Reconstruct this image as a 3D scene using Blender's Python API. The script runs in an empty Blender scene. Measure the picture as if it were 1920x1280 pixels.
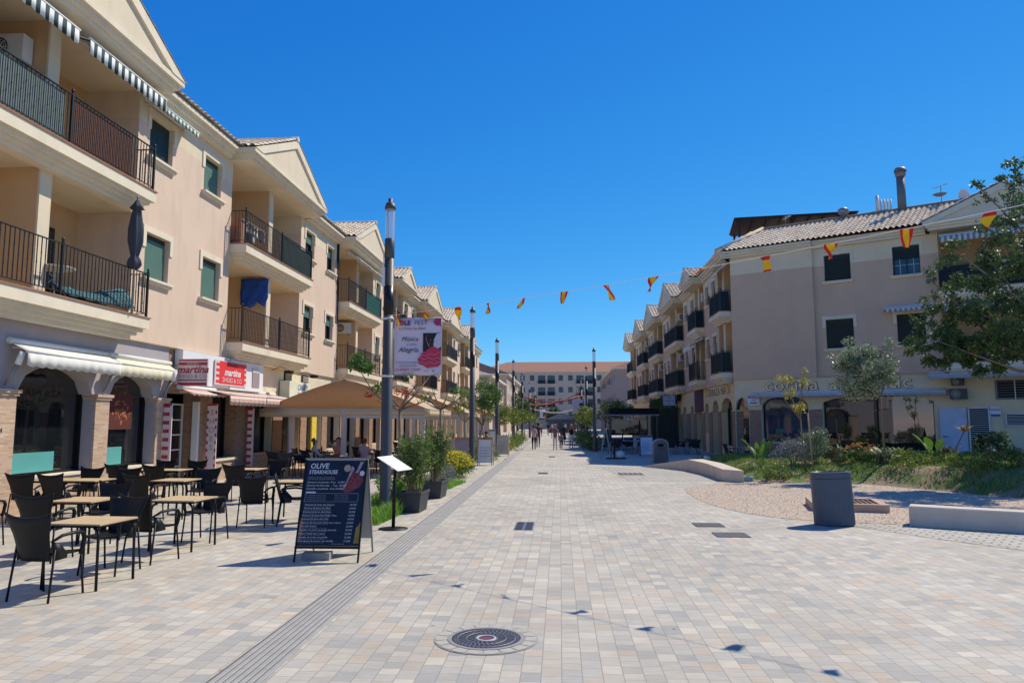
import bpy, math, random
from mathutils import Vector, Matrix, noise
random.seed(7)
R = math.radians
# ------------------------------------------------------------------ camera, sky, sun, exposure
FPX, W0, H0 = 1387.0, 1920, 1280
CAMH = 1.9
YAW, PITCH = R(3.691), R(6.172)
scene = bpy.context.scene
cd = bpy.data.cameras.new("camera"); cam = bpy.data.objects.new("camera", cd)
scene.collection.objects.link(cam)
cd.sensor_width = 36.0; cd.lens = 36.0 * FPX / W0; cd.clip_end = 3000; cd.clip_start = .05
cam.location = (0, 0, CAMH); cam.rotation_euler = (R(90) + PITCH, 0, YAW)
scene.camera = cam
SUN_AZ, SUN_EL = R(49.6), R(49.5)       # clockwise from the street direction
world = bpy.data.worlds.new("World"); scene.world = world; world.use_nodes = True
nt = world.node_tree; nt.nodes.clear()
sky = nt.nodes.new('ShaderNodeTexSky'); sky.sky_type = 'NISHITA'; sky.sun_disc = False
sky.sun_elevation = SUN_EL; sky.sun_rotation = SUN_AZ
sky.altitude = 0; sky.air_density = 0.7; sky.dust_density = 0.0; sky.ozone_density = 4.0
bg = nt.nodes.new('ShaderNodeBackground'); bg.inputs['Strength'].default_value = 0.1
wo = nt.nodes.new('ShaderNodeOutputWorld')
sp_ = nt.nodes.new('ShaderNodeSeparateColor'); cb_ = nt.nodes.new('ShaderNodeCombineColor'); nt.links.new(sky.outputs[0], sp_.inputs[0])
for i_, (g_, k_) in enumerate(((1.85, .0205), (.93, .122), (.48, .373))):     # the camera's rendering of a clear deep blue sky
    pw = nt.nodes.new('ShaderNodeMath'); pw.operation = 'POWER'; pw.inputs[1].default_value = g_; nt.links.new(sp_.outputs[i_], pw.inputs[0])
    mu_ = nt.nodes.new('ShaderNodeMath'); mu_.operation = 'MULTIPLY'; mu_.inputs[1].default_value = k_ * 10 / 1.231; nt.links.new(pw.outputs[0], mu_.inputs[0]); nt.links.new(mu_.outputs[0], cb_.inputs[i_])
nt.links.new(cb_.outputs[0], bg.inputs['Color']); nt.links.new(bg.outputs[0], wo.inputs['Surface'])
sd = bpy.data.lights.new("sun", 'SUN'); sd.energy = 3.9; sd.angle = R(.5); sd.color = (1, .92, .76)
sun = bpy.data.objects.new("sun", sd); scene.collection.objects.link(sun)
sdir = Vector((math.sin(SUN_AZ) * math.cos(SUN_EL), math.cos(SUN_AZ) * math.cos(SUN_EL), math.sin(SUN_EL)))
sun.rotation_euler = sdir.to_track_quat('Z', 'Y').to_euler(); sun.location = sdir * 60
vs = scene.view_settings; vs.view_transform = 'Standard'; vs.look = 'None'; vs.exposure = 0.3; vs.gamma = 1
scene.cycles.max_bounces = 6; scene.cycles.diffuse_bounces = 3; scene.cycles.glossy_bounces = 3; scene.cycles.transmission_bounces = 6
scene.cycles.transparent_max_bounces = 12
C = bpy.data.collections.new("place"); scene.collection.children.link(C)

# pixel of the photograph (1920x1280) -> point in the place
_f = Vector((-math.sin(YAW) * math.cos(PITCH), math.cos(YAW) * math.cos(PITCH), math.sin(PITCH)))
_r = Vector((math.cos(YAW), math.sin(YAW), 0)); _u = _r.cross(_f)
def ray(x, y): return _f + _r * ((x - 960) / FPX) - _u * ((y - 640) / FPX)
def G(x, y, z=0):
    d = ray(x, y); return Vector((0, 0, CAMH)) + d * ((z - CAMH) / d.z)
def AY(x, y, Y):
    d = ray(x, y); return Vector((0, 0, CAMH)) + d * (Y / d.y)

# ------------------------------------------------------------------ materials
def lin(c):
    return tuple((v / 12.92 if v <= .04045 else ((v + .055) / 1.055) ** 2.4) for v in c)
_M = {}
def mat(name, col, rough=.75, metal=0, var=.12, vs=2.5, bump=0, bs=60, spec=.4, srgb=False, trans=0, stain=0, alpha=1):
    if name in _M: return _M[name]
    if srgb: col = lin(col)
    m = bpy.data.materials.new(name); m.use_nodes = True; n = m.node_tree; b = n.nodes['Principled BSDF']
    b.inputs['Roughness'].default_value = rough; b.inputs['Metallic'].default_value = metal
    b.inputs['Specular IOR Level'].default_value = spec
    if trans: b.inputs['Transmission Weight'].default_value = trans
    if alpha < 1: b.inputs['Alpha'].default_value = alpha
    tc = n.nodes.new('ShaderNodeTexCoord')
    no = n.nodes.new('ShaderNodeTexNoise'); no.inputs['Scale'].default_value = vs; no.inputs['Detail'].default_value = 6; no.inputs['Roughness'].default_value = .65
    n.links.new(tc.outputs['Object'], no.inputs['Vector'])
    mr = n.nodes.new('ShaderNodeMapRange'); mr.inputs['From Min'].default_value = .25; mr.inputs['From Max'].default_value = .75
    mr.inputs['To Min'].default_value = 1 - var; mr.inputs['To Max'].default_value = 1 + var
    n.links.new(no.outputs['Fac'], mr.inputs['Value'])
    vm = n.nodes.new('ShaderNodeVectorMath'); vm.operation = 'SCALE'; vm.inputs[0].default_value = col[:3]
    n.links.new(mr.outputs[0], vm.inputs['Scale']); src = vm.outputs[0]
    if stain:   # vertical weather streaks
        mp = n.nodes.new('ShaderNodeMapping'); mp.inputs['Scale'].default_value = (1.3, 1.3, .3)
        n.links.new(tc.outputs['Object'], mp.inputs[0])
        n2 = n.nodes.new('ShaderNodeTexNoise'); n2.inputs['Scale'].default_value = 1.6; n2.inputs['Detail'].default_value = 9
        n.links.new(mp.outputs[0], n2.inputs['Vector'])
        m2 = n.nodes.new('ShaderNodeMapRange'); m2.inputs['From Min'].default_value = .5; m2.inputs['From Max'].default_value = .8
        m2.inputs['To Min'].default_value = 1; m2.inputs['To Max'].default_value = 1 - stain
        n.links.new(n2.outputs['Fac'], m2.inputs['Value'])
        v2 = n.nodes.new('ShaderNodeVectorMath'); v2.operation = 'SCALE'; n.links.new(src, v2.inputs[0]); n.links.new(m2.outputs[0], v2.inputs['Scale']); src = v2.outputs[0]
    n.links.new(src, b.inputs['Base Color'])
    if bump:
        nb = n.nodes.new('ShaderNodeTexNoise'); nb.inputs['Scale'].default_value = bs; nb.inputs['Detail'].default_value = 4
        n.links.new(tc.outputs['Object'], nb.inputs['Vector'])
        bp = n.nodes.new('ShaderNodeBump'); bp.inputs['Strength'].default_value = bump; bp.inputs['Distance'].default_value = .02
        n.links.new(nb.outputs['Fac'], bp.inputs['Height']); n.links.new(bp.outputs[0], b.inputs['Normal'])
    _M[name] = m; return m
def leafmat(name, c1, c2, vs=1.5, rough=.5, tr=.3):
    if name in _M: return _M[name]
    m = bpy.data.materials.new(name); m.use_nodes = True; n = m.node_tree; b = n.nodes['Principled BSDF']; out = n.nodes['Material Output']
    b.inputs['Roughness'].default_value = rough; b.inputs['Specular IOR Level'].default_value = .35
    tc = n.nodes.new('ShaderNodeTexCoord'); no = n.nodes.new('ShaderNodeTexWhiteNoise'); no.noise_dimensions = '3D'
    sn = n.nodes.new('ShaderNodeVectorMath'); sn.operation = 'SNAP'; sn.inputs[1].default_value = (.06, .06, .06)
    n.links.new(tc.outputs['Object'], sn.inputs[0]); n.links.new(sn.outputs[0], no.inputs['Vector'])
    n1 = n.nodes.new('ShaderNodeTexNoise'); n1.inputs['Scale'].default_value = vs; n.links.new(tc.outputs['Object'], n1.inputs['Vector'])
    ad = n.nodes.new('ShaderNodeMath'); ad.operation = 'MULTIPLY_ADD'; ad.inputs[1].default_value = .5; n.links.new(no.outputs['Value'], ad.inputs[0])
    mu = n.nodes.new('ShaderNodeMath'); mu.operation = 'MULTIPLY'; mu.inputs[1].default_value = .6; n.links.new(n1.outputs['Fac'], mu.inputs[0]); n.links.new(mu.outputs[0], ad.inputs[2])
    mx = n.nodes.new('ShaderNodeMix'); mx.data_type = 'RGBA'; mx.inputs[6].default_value = (*c1, 1); mx.inputs[7].default_value = (*c2, 1)
    n.links.new(ad.outputs[0], mx.inputs[0]); n.links.new(mx.outputs[2], b.inputs['Base Color'])
    t = n.nodes.new('ShaderNodeBsdfTranslucent'); n.links.new(mx.outputs[2], t.inputs['Color'])
    ms = n.nodes.new('ShaderNodeMixShader'); ms.inputs[0].default_value = tr
    n.links.new(b.outputs[0], ms.inputs[1]); n.links.new(t.outputs[0], ms.inputs[2]); n.links.new(ms.outputs[0], out.inputs['Surface'])
    _M[name] = m; return m
def brickmat(name, cols, mortar, bw, rh, rot=(0, 0, 0), msize=.008, cloud=.1, rough=.8, bump=.3, squash=1, sqf=2, off=.5, axes='XY', bias=0, dirt=0):
    """brick pattern with a random stop of cols for each brick; axes picks the plane of the pattern"""
    if name in _M: return _M[name]
    m = bpy.data.materials.new(name); m.use_nodes = True; n = m.node_tree; b = n.nodes['Principled BSDF']
    b.inputs['Roughness'].default_value = rough; b.inputs['Specular IOR Level'].default_value = .3
    tc = n.nodes.new('ShaderNodeTexCoord'); sx = n.nodes.new('ShaderNodeSeparateXYZ'); cx = n.nodes.new('ShaderNodeCombineXYZ')
    n.links.new(tc.outputs['Object'], sx.inputs[0])
    for i, a in enumerate(axes):
        if a == 'D':   # any horizontal direction: x + y
            s_ = n.nodes.new('ShaderNodeMath'); s_.operation = 'ADD'; n.links.new(sx.outputs[0], s_.inputs[0]); n.links.new(sx.outputs[1], s_.inputs[1]); n.links.new(s_.outputs[0], cx.inputs[i])
        else: n.links.new(sx.outputs['XYZ'.index(a)], cx.inputs[i])
    mp = n.nodes.new('ShaderNodeMapping'); mp.inputs['Rotation'].default_value = rot; n.links.new(cx.outputs[0], mp.inputs[0])
    br = n.nodes.new('ShaderNodeTexBrick'); br.inputs['Color1'].default_value = (0, 0, 0, 1); br.inputs['Color2'].default_value = (1, 1, 1, 1)
    br.inputs['Mortar'].default_value = (.5, .5, .5, 1)
    br.inputs['Scale'].default_value = 1; br.inputs['Mortar Size'].default_value = msize; br.inputs['Mortar Smooth'].default_value = .15
    br.inputs['Brick Width'].default_value = bw; br.inputs['Row Height'].default_value = rh; br.inputs['Bias'].default_value = bias
    br.offset = off; br.squash = squash; br.squash_frequency = sqf
    n.links.new(mp.outputs[0], br.inputs['Vector'])
    cr = n.nodes.new('ShaderNodeValToRGB'); cr.color_ramp.interpolation = 'LINEAR'
    el = cr.color_ramp.elements
    while len(el) < len(cols): el.new(.5)
    for i, c in enumerate(cols): el[i].position = i / (len(cols) - 1); el[i].color = (*c, 1)
    n.links.new(br.outputs['Color'], cr.inputs[0])
    no = n.nodes.new('ShaderNodeTexNoise'); no.inputs['Scale'].default_value = 9; no.inputs['Detail'].default_value = 7; no.inputs['Roughness'].default_value = .7
    mp2 = n.nodes.new('ShaderNodeMapping'); mp2.inputs['Scale'].default_value = (.8, 4.0, 1); n.links.new(tc.outputs['Object'], mp2.inputs[0]); n.links.new(mp2.outputs[0], no.inputs['Vector'])
    nl = n.nodes.new('ShaderNodeTexNoise'); nl.inputs['Scale'].default_value = .35; nl.inputs['Detail'].default_value = 4; n.links.new(tc.outputs['Object'], nl.inputs['Vector'])
    ad = n.nodes.new('ShaderNodeMath'); ad.operation = 'ADD'; n.links.new(no.outputs['Fac'], ad.inputs[0]); n.links.new(nl.outputs['Fac'], ad.inputs[1])
    mr = n.nodes.new('ShaderNodeMapRange'); mr.inputs['From Min'].default_value = .7; mr.inputs['From Max'].default_value = 1.3; mr.inputs['To Min'].default_value = 1 - cloud; mr.inputs['To Max'].default_value = 1 + cloud
    n.links.new(ad.outputs[0], mr.inputs['Value'])
    vm = n.nodes.new('ShaderNodeVectorMath'); vm.operation = 'SCALE'; n.links.new(cr.outputs[0], vm.inputs[0]); n.links.new(mr.outputs[0], vm.inputs['Scale'])
    if dirt:      # worn patches and small dark spots
        nd = n.nodes.new('ShaderNodeTexNoise'); nd.inputs['Scale'].default_value = .9; nd.inputs['Detail'].default_value = 9; nd.inputs['Roughness'].default_value = .7; n.links.new(tc.outputs['Object'], nd.inputs['Vector'])
        md = n.nodes.new('ShaderNodeMapRange'); md.inputs['From Min'].default_value = .42; md.inputs['From Max'].default_value = .7; md.inputs['To Min'].default_value = 1.03; md.inputs['To Max'].default_value = 1 - dirt; n.links.new(nd.outputs['Fac'], md.inputs['Value'])
        vo = n.nodes.new('ShaderNodeTexVoronoi'); vo.inputs['Scale'].default_value = 1.3; n.links.new(tc.outputs['Object'], vo.inputs['Vector'])
        mv = n.nodes.new('ShaderNodeMapRange'); mv.inputs['From Min'].default_value = .02; mv.inputs['From Max'].default_value = .035; mv.inputs['To Min'].default_value = .55; mv.inputs['To Max'].default_value = 1; n.links.new(vo.outputs['Distance'], mv.inputs['Value'])
        mm = n.nodes.new('ShaderNodeMath'); mm.operation = 'MULTIPLY'; n.links.new(md.outputs[0], mm.inputs[0]); n.links.new(mv.outputs[0], mm.inputs[1])
        v3 = n.nodes.new('ShaderNodeVectorMath'); v3.operation = 'SCALE'; n.links.new(vm.outputs[0], v3.inputs[0]); n.links.new(mm.outputs[0], v3.inputs['Scale']); vm = v3
    mx = n.nodes.new('ShaderNodeMix'); mx.data_type = 'RGBA'; mx.inputs[7].default_value = (*mortar, 1)
    n.links.new(vm.outputs[0], mx.inputs[6]); n.links.new(br.outputs['Fac'], mx.inputs[0]); n.links.new(mx.outputs[2], b.inputs['Base Color'])
    inv = n.nodes.new('ShaderNodeMath'); inv.operation = 'SUBTRACT'; inv.inputs[0].default_value = 1; n.links.new(br.outputs['Fac'], inv.inputs[1])
    bp = n.nodes.new('ShaderNodeBump'); bp.inputs['Strength'].default_value = bump; bp.inputs['Distance'].default_value = .01
    n.links.new(inv.outputs[0], bp.inputs['Height']); n.links.new(bp.outputs[0], b.inputs['Normal'])
    _M[name] = m; return m
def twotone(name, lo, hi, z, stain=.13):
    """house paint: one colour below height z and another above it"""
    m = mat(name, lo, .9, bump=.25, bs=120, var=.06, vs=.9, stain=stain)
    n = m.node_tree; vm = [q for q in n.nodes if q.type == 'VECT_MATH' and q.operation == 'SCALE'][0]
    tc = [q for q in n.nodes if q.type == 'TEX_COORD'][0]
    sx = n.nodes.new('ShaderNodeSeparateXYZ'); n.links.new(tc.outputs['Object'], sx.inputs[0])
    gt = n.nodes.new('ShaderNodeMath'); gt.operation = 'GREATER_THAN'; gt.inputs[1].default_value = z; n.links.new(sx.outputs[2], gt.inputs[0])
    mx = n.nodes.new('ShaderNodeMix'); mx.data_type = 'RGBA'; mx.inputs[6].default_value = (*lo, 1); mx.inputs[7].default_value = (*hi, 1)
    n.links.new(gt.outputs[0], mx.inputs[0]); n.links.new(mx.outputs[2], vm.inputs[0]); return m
def stripemat(name, c1, c2, width, axis='Y', check=0, rough=.85):
    if name in _M: return _M[name]
    m = mat(name, c1, rough, var=.05); n = m.node_tree; vm = [q for q in n.nodes if q.type == 'VECT_MATH'][0]
    tc = [q for q in n.nodes if q.type == 'TEX_COORD'][0]; sx = n.nodes.new('ShaderNodeSeparateXYZ'); n.links.new(tc.outputs['Object'], sx.inputs[0])
    def frac(out, w):
        a = n.nodes.new('ShaderNodeMath'); a.operation = 'MULTIPLY'; a.inputs[1].default_value = 1 / w; n.links.new(out, a.inputs[0])
        f = n.nodes.new('ShaderNodeMath'); f.operation = 'FRACT'; n.links.new(a.outputs[0], f.inputs[0])
        g = n.nodes.new('ShaderNodeMath'); g.operation = 'GREATER_THAN'; g.inputs[1].default_value = .5; n.links.new(f.outputs[0], g.inputs[0]); return g.outputs[0]
    o = frac(sx.outputs['XYZ'.index(axis)], width)
    if check:
        o2 = frac(sx.outputs[2], check); a = n.nodes.new('ShaderNodeMath'); a.operation = 'ADD'; n.links.new(o, a.inputs[0]); n.links.new(o2, a.inputs[1])
        b_ = n.nodes.new('ShaderNodeMath'); b_.operation = 'MULTIPLY'; b_.inputs[1].default_value = .5; n.links.new(a.outputs[0], b_.inputs[0]); o = b_.outputs[0]
    mx = n.nodes.new('ShaderNodeMix'); mx.data_type = 'RGBA'; mx.inputs[6].default_value = (*c1, 1); mx.inputs[7].default_value = (*c2, 1)
    n.links.new(o, mx.inputs[0]); n.links.new(mx.outputs[2], vm.inputs[0]); return m

CREAM = (.74, .62, .44); BEIGE = (.72, .54, .40)
m_cream = mat('cream_plaster', CREAM, .9, bump=.2, bs=120, var=.06, vs=.8, stain=.1)
m_trim = mat('cream_trim', (.77, .67, .50), .85, bump=.1, bs=120, var=.07, vs=1.2, stain=.12)
m_wall = twotone('painted_wall', BEIGE, CREAM, 9.86)
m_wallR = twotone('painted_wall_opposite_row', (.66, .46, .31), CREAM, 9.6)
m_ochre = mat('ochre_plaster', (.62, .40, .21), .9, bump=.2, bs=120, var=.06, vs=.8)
m_lilac = mat('grey_lilac_paint', (.40, .36, .37), .9, bump=.2, bs=100, var=.05, stain=.06)
m_brick = brickmat('thin_brick', [(.42, .25, .15), (.58, .40, .27), (.50, .31, .19), (.64, .47, .33)], (.5, .42, .33), .24, .045, axes='DZ', msize=.006, cloud=.18)
m_brickd = brickmat('brown_brick', [(.25, .13, .08), (.38, .22, .14), (.31, .17, .10)], (.34, .26, .2), .24, .055, axes='DZ', msize=.006, cloud=.15)
m_iron = mat('black_iron', (.015, .015, .017), .5, var=.2)
m_green = mat('green_shutter', (.10, .20, .155), .6, var=.08)
m_dgreen = mat('dark_green_frame', (.012, .03, .028), .5)
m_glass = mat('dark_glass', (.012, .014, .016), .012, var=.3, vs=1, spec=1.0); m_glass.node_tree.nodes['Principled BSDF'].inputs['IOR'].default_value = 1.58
m_glassb = mat('blue_glass', (.03, .05, .08), .02, var=.3, vs=1, spec=.7)
m_terr = mat('terracotta_edge', (.36, .17, .10), .8, var=.15)
m_white = mat('white_paint', (.76, .76, .74), .6, var=.05)
m_offw = mat('white_plastic', (.68, .67, .63), .5, var=.05)
m_post = mat('dark_grey_steel', (.075, .075, .078), .5, metal=.15, var=.12, vs=3)
m_black = mat('black_plastic', (.006, .007, .009), .5, spec=.3, var=.15, bump=.1, bs=400)
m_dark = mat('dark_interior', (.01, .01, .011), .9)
m_grey = mat('grey_metal', (.25, .25, .26), .5, metal=.3, var=.1)
m_conc = mat('pale_concrete', (.64, .54, .43), .9, var=.09, vs=3, bump=.3, bs=80, stain=.12)
m_wood = mat('pale_wood_top', (.56, .40, .22), .6, var=.12, vs=6)
m_red = mat('red_paint', (.55, .02, .03), .6, var=.08)
m_bark = mat('bark', (.23, .17, .12), .95, var=.3, vs=12, bump=.6, bs=40)
m_soil = mat('soil', (.20, .14, .09), 1, var=.3, vs=4, bump=.6, bs=30)

def tilemat(name, cols):
    if name in _M: return _M[name]
    m = bpy.data.materials.new(name); m.use_nodes = True; n = m.node_tree; b = n.nodes['Principled BSDF']; b.inputs['Roughness'].default_value = 1; b.inputs['Specular IOR Level'].default_value = .1
    tc = n.nodes.new('ShaderNodeTexCoord'); sn = n.nodes.new('ShaderNodeVectorMath'); sn.operation = 'SNAP'; sn.inputs[1].default_value = (.26, .26, .26)
    wn = n.nodes.new('ShaderNodeTexWhiteNoise'); n.links.new(tc.outputs['Object'], sn.inputs[0]); n.links.new(sn.outputs[0], wn.inputs['Vector'])
    no = n.nodes.new('ShaderNodeTexNoise'); no.inputs['Scale'].default_value = 3; no.inputs['Detail'].default_value = 6; n.links.new(tc.outputs['Object'], no.inputs['Vector'])
    a = n.nodes.new('ShaderNodeMath'); a.operation = 'MULTIPLY_ADD'; a.inputs[1].default_value = .55; n.links.new(wn.outputs['Value'], a.inputs[0])
    mm = n.nodes.new('ShaderNodeMath'); mm.operation = 'MULTIPLY'; mm.inputs[1].default_value = .5; n.links.new(no.outputs['Fac'], mm.inputs[0]); n.links.new(mm.outputs[0], a.inputs[2])
    cr = n.nodes.new('ShaderNodeValToRGB'); el = cr.color_ramp.elements
    while len(el) < len(cols): el.new(.5)
    for i, c in enumerate(cols): el[i].position = i / (len(cols) - 1); el[i].color = (*c, 1)
    n.links.new(a.outputs[0], cr.inputs[0]); n.links.new(cr.outputs[0], b.inputs['Base Color']); _M[name] = m; return m
m_tile = tilemat('clay_roof_tile', [(.34, .24, .17), (.60, .48, .35), (.74, .62, .47), (.80, .71, .57)])
m_tiler = tilemat('red_clay_roof_tile', [(.30, .15, .10), (.42, .22, .15), (.38, .19, .12)])

# ------------------------------------------------------------------ mesh builder
class MB:
    def __init__(s, S=1): s.v = []; s.f = []; s.m = []; s.S = S; s.sm = []
    def face(s, pts, m=0, smooth=False):
        b = len(s.v); s.v += [tuple(p) for p in pts]; s.f.append(tuple(range(b, b + len(pts)))); s.m.append(m); s.sm.append(smooth)
    def box(s, x0, x1, y0, y1, z0, z1, m=0, rz=0, c=None):
        if x0 > x1: x0, x1 = x1, x0
        if y0 > y1: y0, y1 = y1, y0
        if z0 > z1: z0, z1 = z1, z0
        P = [(x, y, z) for z in (z0, z1) for y in (y0, y1) for x in (x0, x1)]
        if rz:
            cx, cy = c or ((x0 + x1) / 2, (y0 + y1) / 2); k, q = math.cos(rz), math.sin(rz)
            P = [(cx + (x - cx) * k - (y - cy) * q, cy + (x - cx) * q + (y - cy) * k, z) for x, y, z in P]
        b = len(s.v); s.v += P
        for f in ((0, 2, 3, 1), (4, 5, 7, 6), (0, 1, 5, 4), (2, 6, 7, 3), (0, 4, 6, 2), (1, 3, 7, 5)):
            s.f.append(tuple(b + i for i in f)); s.m.append(m); s.sm.append(False)
    def bar(s, a, b, w, h=None, m=0, up=(0, 0, 1)):
        """a straight bar of rectangular section from a to b"""
        a, b = Vector(a), Vector(b); h = h or w; d = (b - a).normalized(); up = Vector(up)
        if abs(d.dot(up)) > .98: up = Vector((0, 1, 0))
        x = d.cross(up).normalized() * w / 2; y = x.cross(d).normalized() * h / 2
        k = len(s.v); s.v += [tuple(p) for p in (a - x - y, a + x - y, a + x + y, a - x + y, b - x - y, b + x - y, b + x + y, b - x + y)]
        for f in ((3, 2, 1, 0), (4, 5, 6, 7), (0, 1, 5, 4), (1, 2, 6, 5), (2, 3, 7, 6), (3, 0, 4, 7)):
            s.f.append(tuple(k + i for i in f)); s.m.append(m); s.sm.append(False)
    def tube(s, path, r, seg=8, m=0, cap=True, smooth=True, flat=1):
        path = [Vector(p) for p in path]; n = len(path); rr = r if isinstance(r, (list, tuple)) else [r] * n
        k = len(s.v); up = None
        for i, p in enumerate(path):
            d = (path[min(i + 1, n - 1)] - path[max(i - 1, 0)])
            if d.length < 1e-9: d = Vector((0, 0, 1))
            d.normalize()
            if up is None: up = Vector((0, 0, 1)) if abs(d.z) < .9 else Vector((0, 1, 0))
            x = d.cross(up)
            if x.length < 1e-4: x = d.cross(Vector((1, .3, 0)))
            x.normalize(); y = x.cross(d).normalized(); up = y
            for j in range(seg):
                a = 2 * math.pi * j / seg; s.v.append(tuple(p + x * (math.cos(a) * rr[i]) + y * (math.sin(a) * rr[i] * flat)))
        for i in range(n - 1):
            for j in range(seg):
                a, b = k + i * seg + j, k + i * seg + (j + 1) % seg
                s.f.append((a, b, b + seg, a + seg)); s.m.append(m); s.sm.append(smooth)
        if cap:
            s.f.append(tuple(k + j for j in range(seg))[::-1]); s.m.append(m); s.sm.append(False)
            s.f.append(tuple(k + (n - 1) * seg + j for j in range(seg))); s.m.append(m); s.sm.append(False)
    def lathe(s, prof, c=(0, 0, 0), seg=20, m=0, smooth=True, cap=True, sx=1, sy=1):
        k = len(s.v)
        for r, z in prof:
            for j in range(seg):
                a = 2 * math.pi * j / seg; s.v.append((c[0] + math.cos(a) * r * sx, c[1] + math.sin(a) * r * sy, c[2] + z))
        for i in range(len(prof) - 1):
            for j in range(seg):
                a, b = k + i * seg + j, k + i * seg + (j + 1) % seg
                s.f.append((a, b, b + seg, a + seg)); s.m.append(m); s.sm.append(smooth)
        if cap:
            s.f.append(tuple(k + j for j in range(seg))[::-1]); s.m.append(m); s.sm.append(False)
            s.f.append(tuple(k + (len(prof) - 1) * seg + j for j in range(seg))); s.m.append(m); s.sm.append(False)
    def prism(s, pts, d, m=0):
        """closed polygon (3-D points, counter-clockwise seen against d) pushed along vector d"""
        pts = [Vector(p) for p in pts]; d = Vector(d); n = len(pts); k = len(s.v)
        s.v += [tuple(p) for p in pts] + [tuple(p + d) for p in pts]
        s.f.append(tuple(k + i for i in range(n))[::-1]); s.f.append(tuple(k + n + i for i in range(n))); s.m += [m, m]; s.sm += [False, False]
        for i in range(n):
            j = (i + 1) % n; s.f.append((k + i, k + j, k + n + j, k + n + i)); s.m.append(m); s.sm.append(False)
    def sheet(s, grid, th=0, m=0, smooth=True):
        """grid of points [[..],[..]]; th>0 gives it a thickness"""
        nr, nc = len(grid), len(grid[0]); G_ = [[Vector(p) for p in row] for row in grid]; k = len(s.v)
        for row in G_: s.v += [tuple(p) for p in row]
        for i in range(nr - 1):
            for j in range(nc - 1):
                a = k + i * nc + j; s.f.append((a, a + 1, a + nc + 1, a + nc)); s.m.append(m); s.sm.append(smooth)
        if th:
            k2 = len(s.v)
            for i in range(nr):
                for j in range(nc):
                    du = G_[i][min(j + 1, nc - 1)] - G_[i][max(j - 1, 0)]; dv = G_[min(i + 1, nr - 1)][j] - G_[max(i - 1, 0)][j]
                    nn = du.cross(dv); nn = nn.normalized() if nn.length > 1e-9 else Vector((0, 0, 1)); s.v.append(tuple(G_[i][j] - nn * th))
            for i in range(nr - 1):
                for j in range(nc - 1):
                    a = k2 + i * nc + j; s.f.append((a, a + nc, a + nc + 1, a + 1)); s.m.append(m); s.sm.append(smooth)
            rim = [(0, j) for j in range(nc)] + [(i, nc - 1) for i in range(1, nr)] + [(nr - 1, j) for j in range(nc - 2, -1, -1)] + [(i, 0) for i in range(nr - 2, 0, -1)]
            for q in range(len(rim)):
                i0, j0 = rim[q]; i1, j1 = rim[(q + 1) % len(rim)]; a, b = i0 * nc + j0, i1 * nc + j1
                s.f.append((k + b, k + a, k2 + a, k2 + b)); s.m.append(m); s.sm.append(False)
    def leaf(s, p, size, asp=.5, m=0, up=0, dirn=None):
        d = Vector((random.gauss(0, 1), random.gauss(0, 1), random.gauss(0, 1) + up)) if dirn is None else Vector(dirn)
        d.normalize(); q = d.cross(Vector((random.gauss(0, 1), random.gauss(0, 1), random.gauss(0, 1)))).normalized() * size * asp * .5
        p = Vector(p); d = d * size
        k = len(s.v); s.v += [tuple(p), tuple(p + d * .5 + q), tuple(p + d), tuple(p + d * .5 - q)]
        s.f.append((k, k + 1, k + 2, k + 3)); s.m.append(m); s.sm.append(False)
    def build(s, name, mats, parent=None, loc=None, rz=0):
        me = bpy.data.meshes.new(name); V = s.v; F = s.f
        if s.S < 0: V = [(-x, y, z) for x, y, z in V]; F = [f[::-1] for f in F]
        me.from_pydata(V, [], F)
        if not isinstance(mats, (list, tuple)): mats = [mats]
        for q in mats: me.materials.append(q)
        me.polygons.foreach_set('material_index', s.m); me.polygons.foreach_set('use_smooth', s.sm); me.update()
        o = bpy.data.objects.new(name, me); C.objects.link(o)
        if parent: o.parent = parent
        if loc is not None: o.location = loc
        o.rotation_euler = (0, 0, rz)
        return o
def tag(o, label, cat, group=None, kind=None):
    if label: o['label'] = label
    if cat: o['category'] = cat
    if group: o['group'] = group
    if kind: o['kind'] = kind
    return o
def thing(name, label, cat, loc=(0, 0, 0), rz=0, group=None):
    o = bpy.data.objects.new(name, None); C.objects.link(o); o.location = loc; o.rotation_euler = (0, 0, rz); o.empty_display_size = .1
    return tag(o, label, cat, group)
def struct(name, mb, mats, kind='structure', **k):
    o = mb.build(name, mats, **k); o['kind'] = kind; return o
_kids = {}
def dup(root, loc, rz=None, label=None, group=None, scale=None):
    r = root.copy(); C.objects.link(r); r.location = loc
    if rz is not None: r.rotation_euler = (0, 0, rz)
    if label: r['label'] = label
    if group: r['group'] = group
    if scale: r.scale = scale
    for ch in kids(root):
        c = ch.copy(); C.objects.link(c); c.parent = r; _kids.setdefault(r.name, []).append(c)
        for g in kids(ch):
            d = g.copy(); C.objects.link(d); d.parent = c; _kids.setdefault(c.name, []).append(d)
    return r
def kids(o):
    if o.name not in _kids: _kids[o.name] = [c for c in C.objects if c.parent == o]
    return _kids[o.name]
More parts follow.
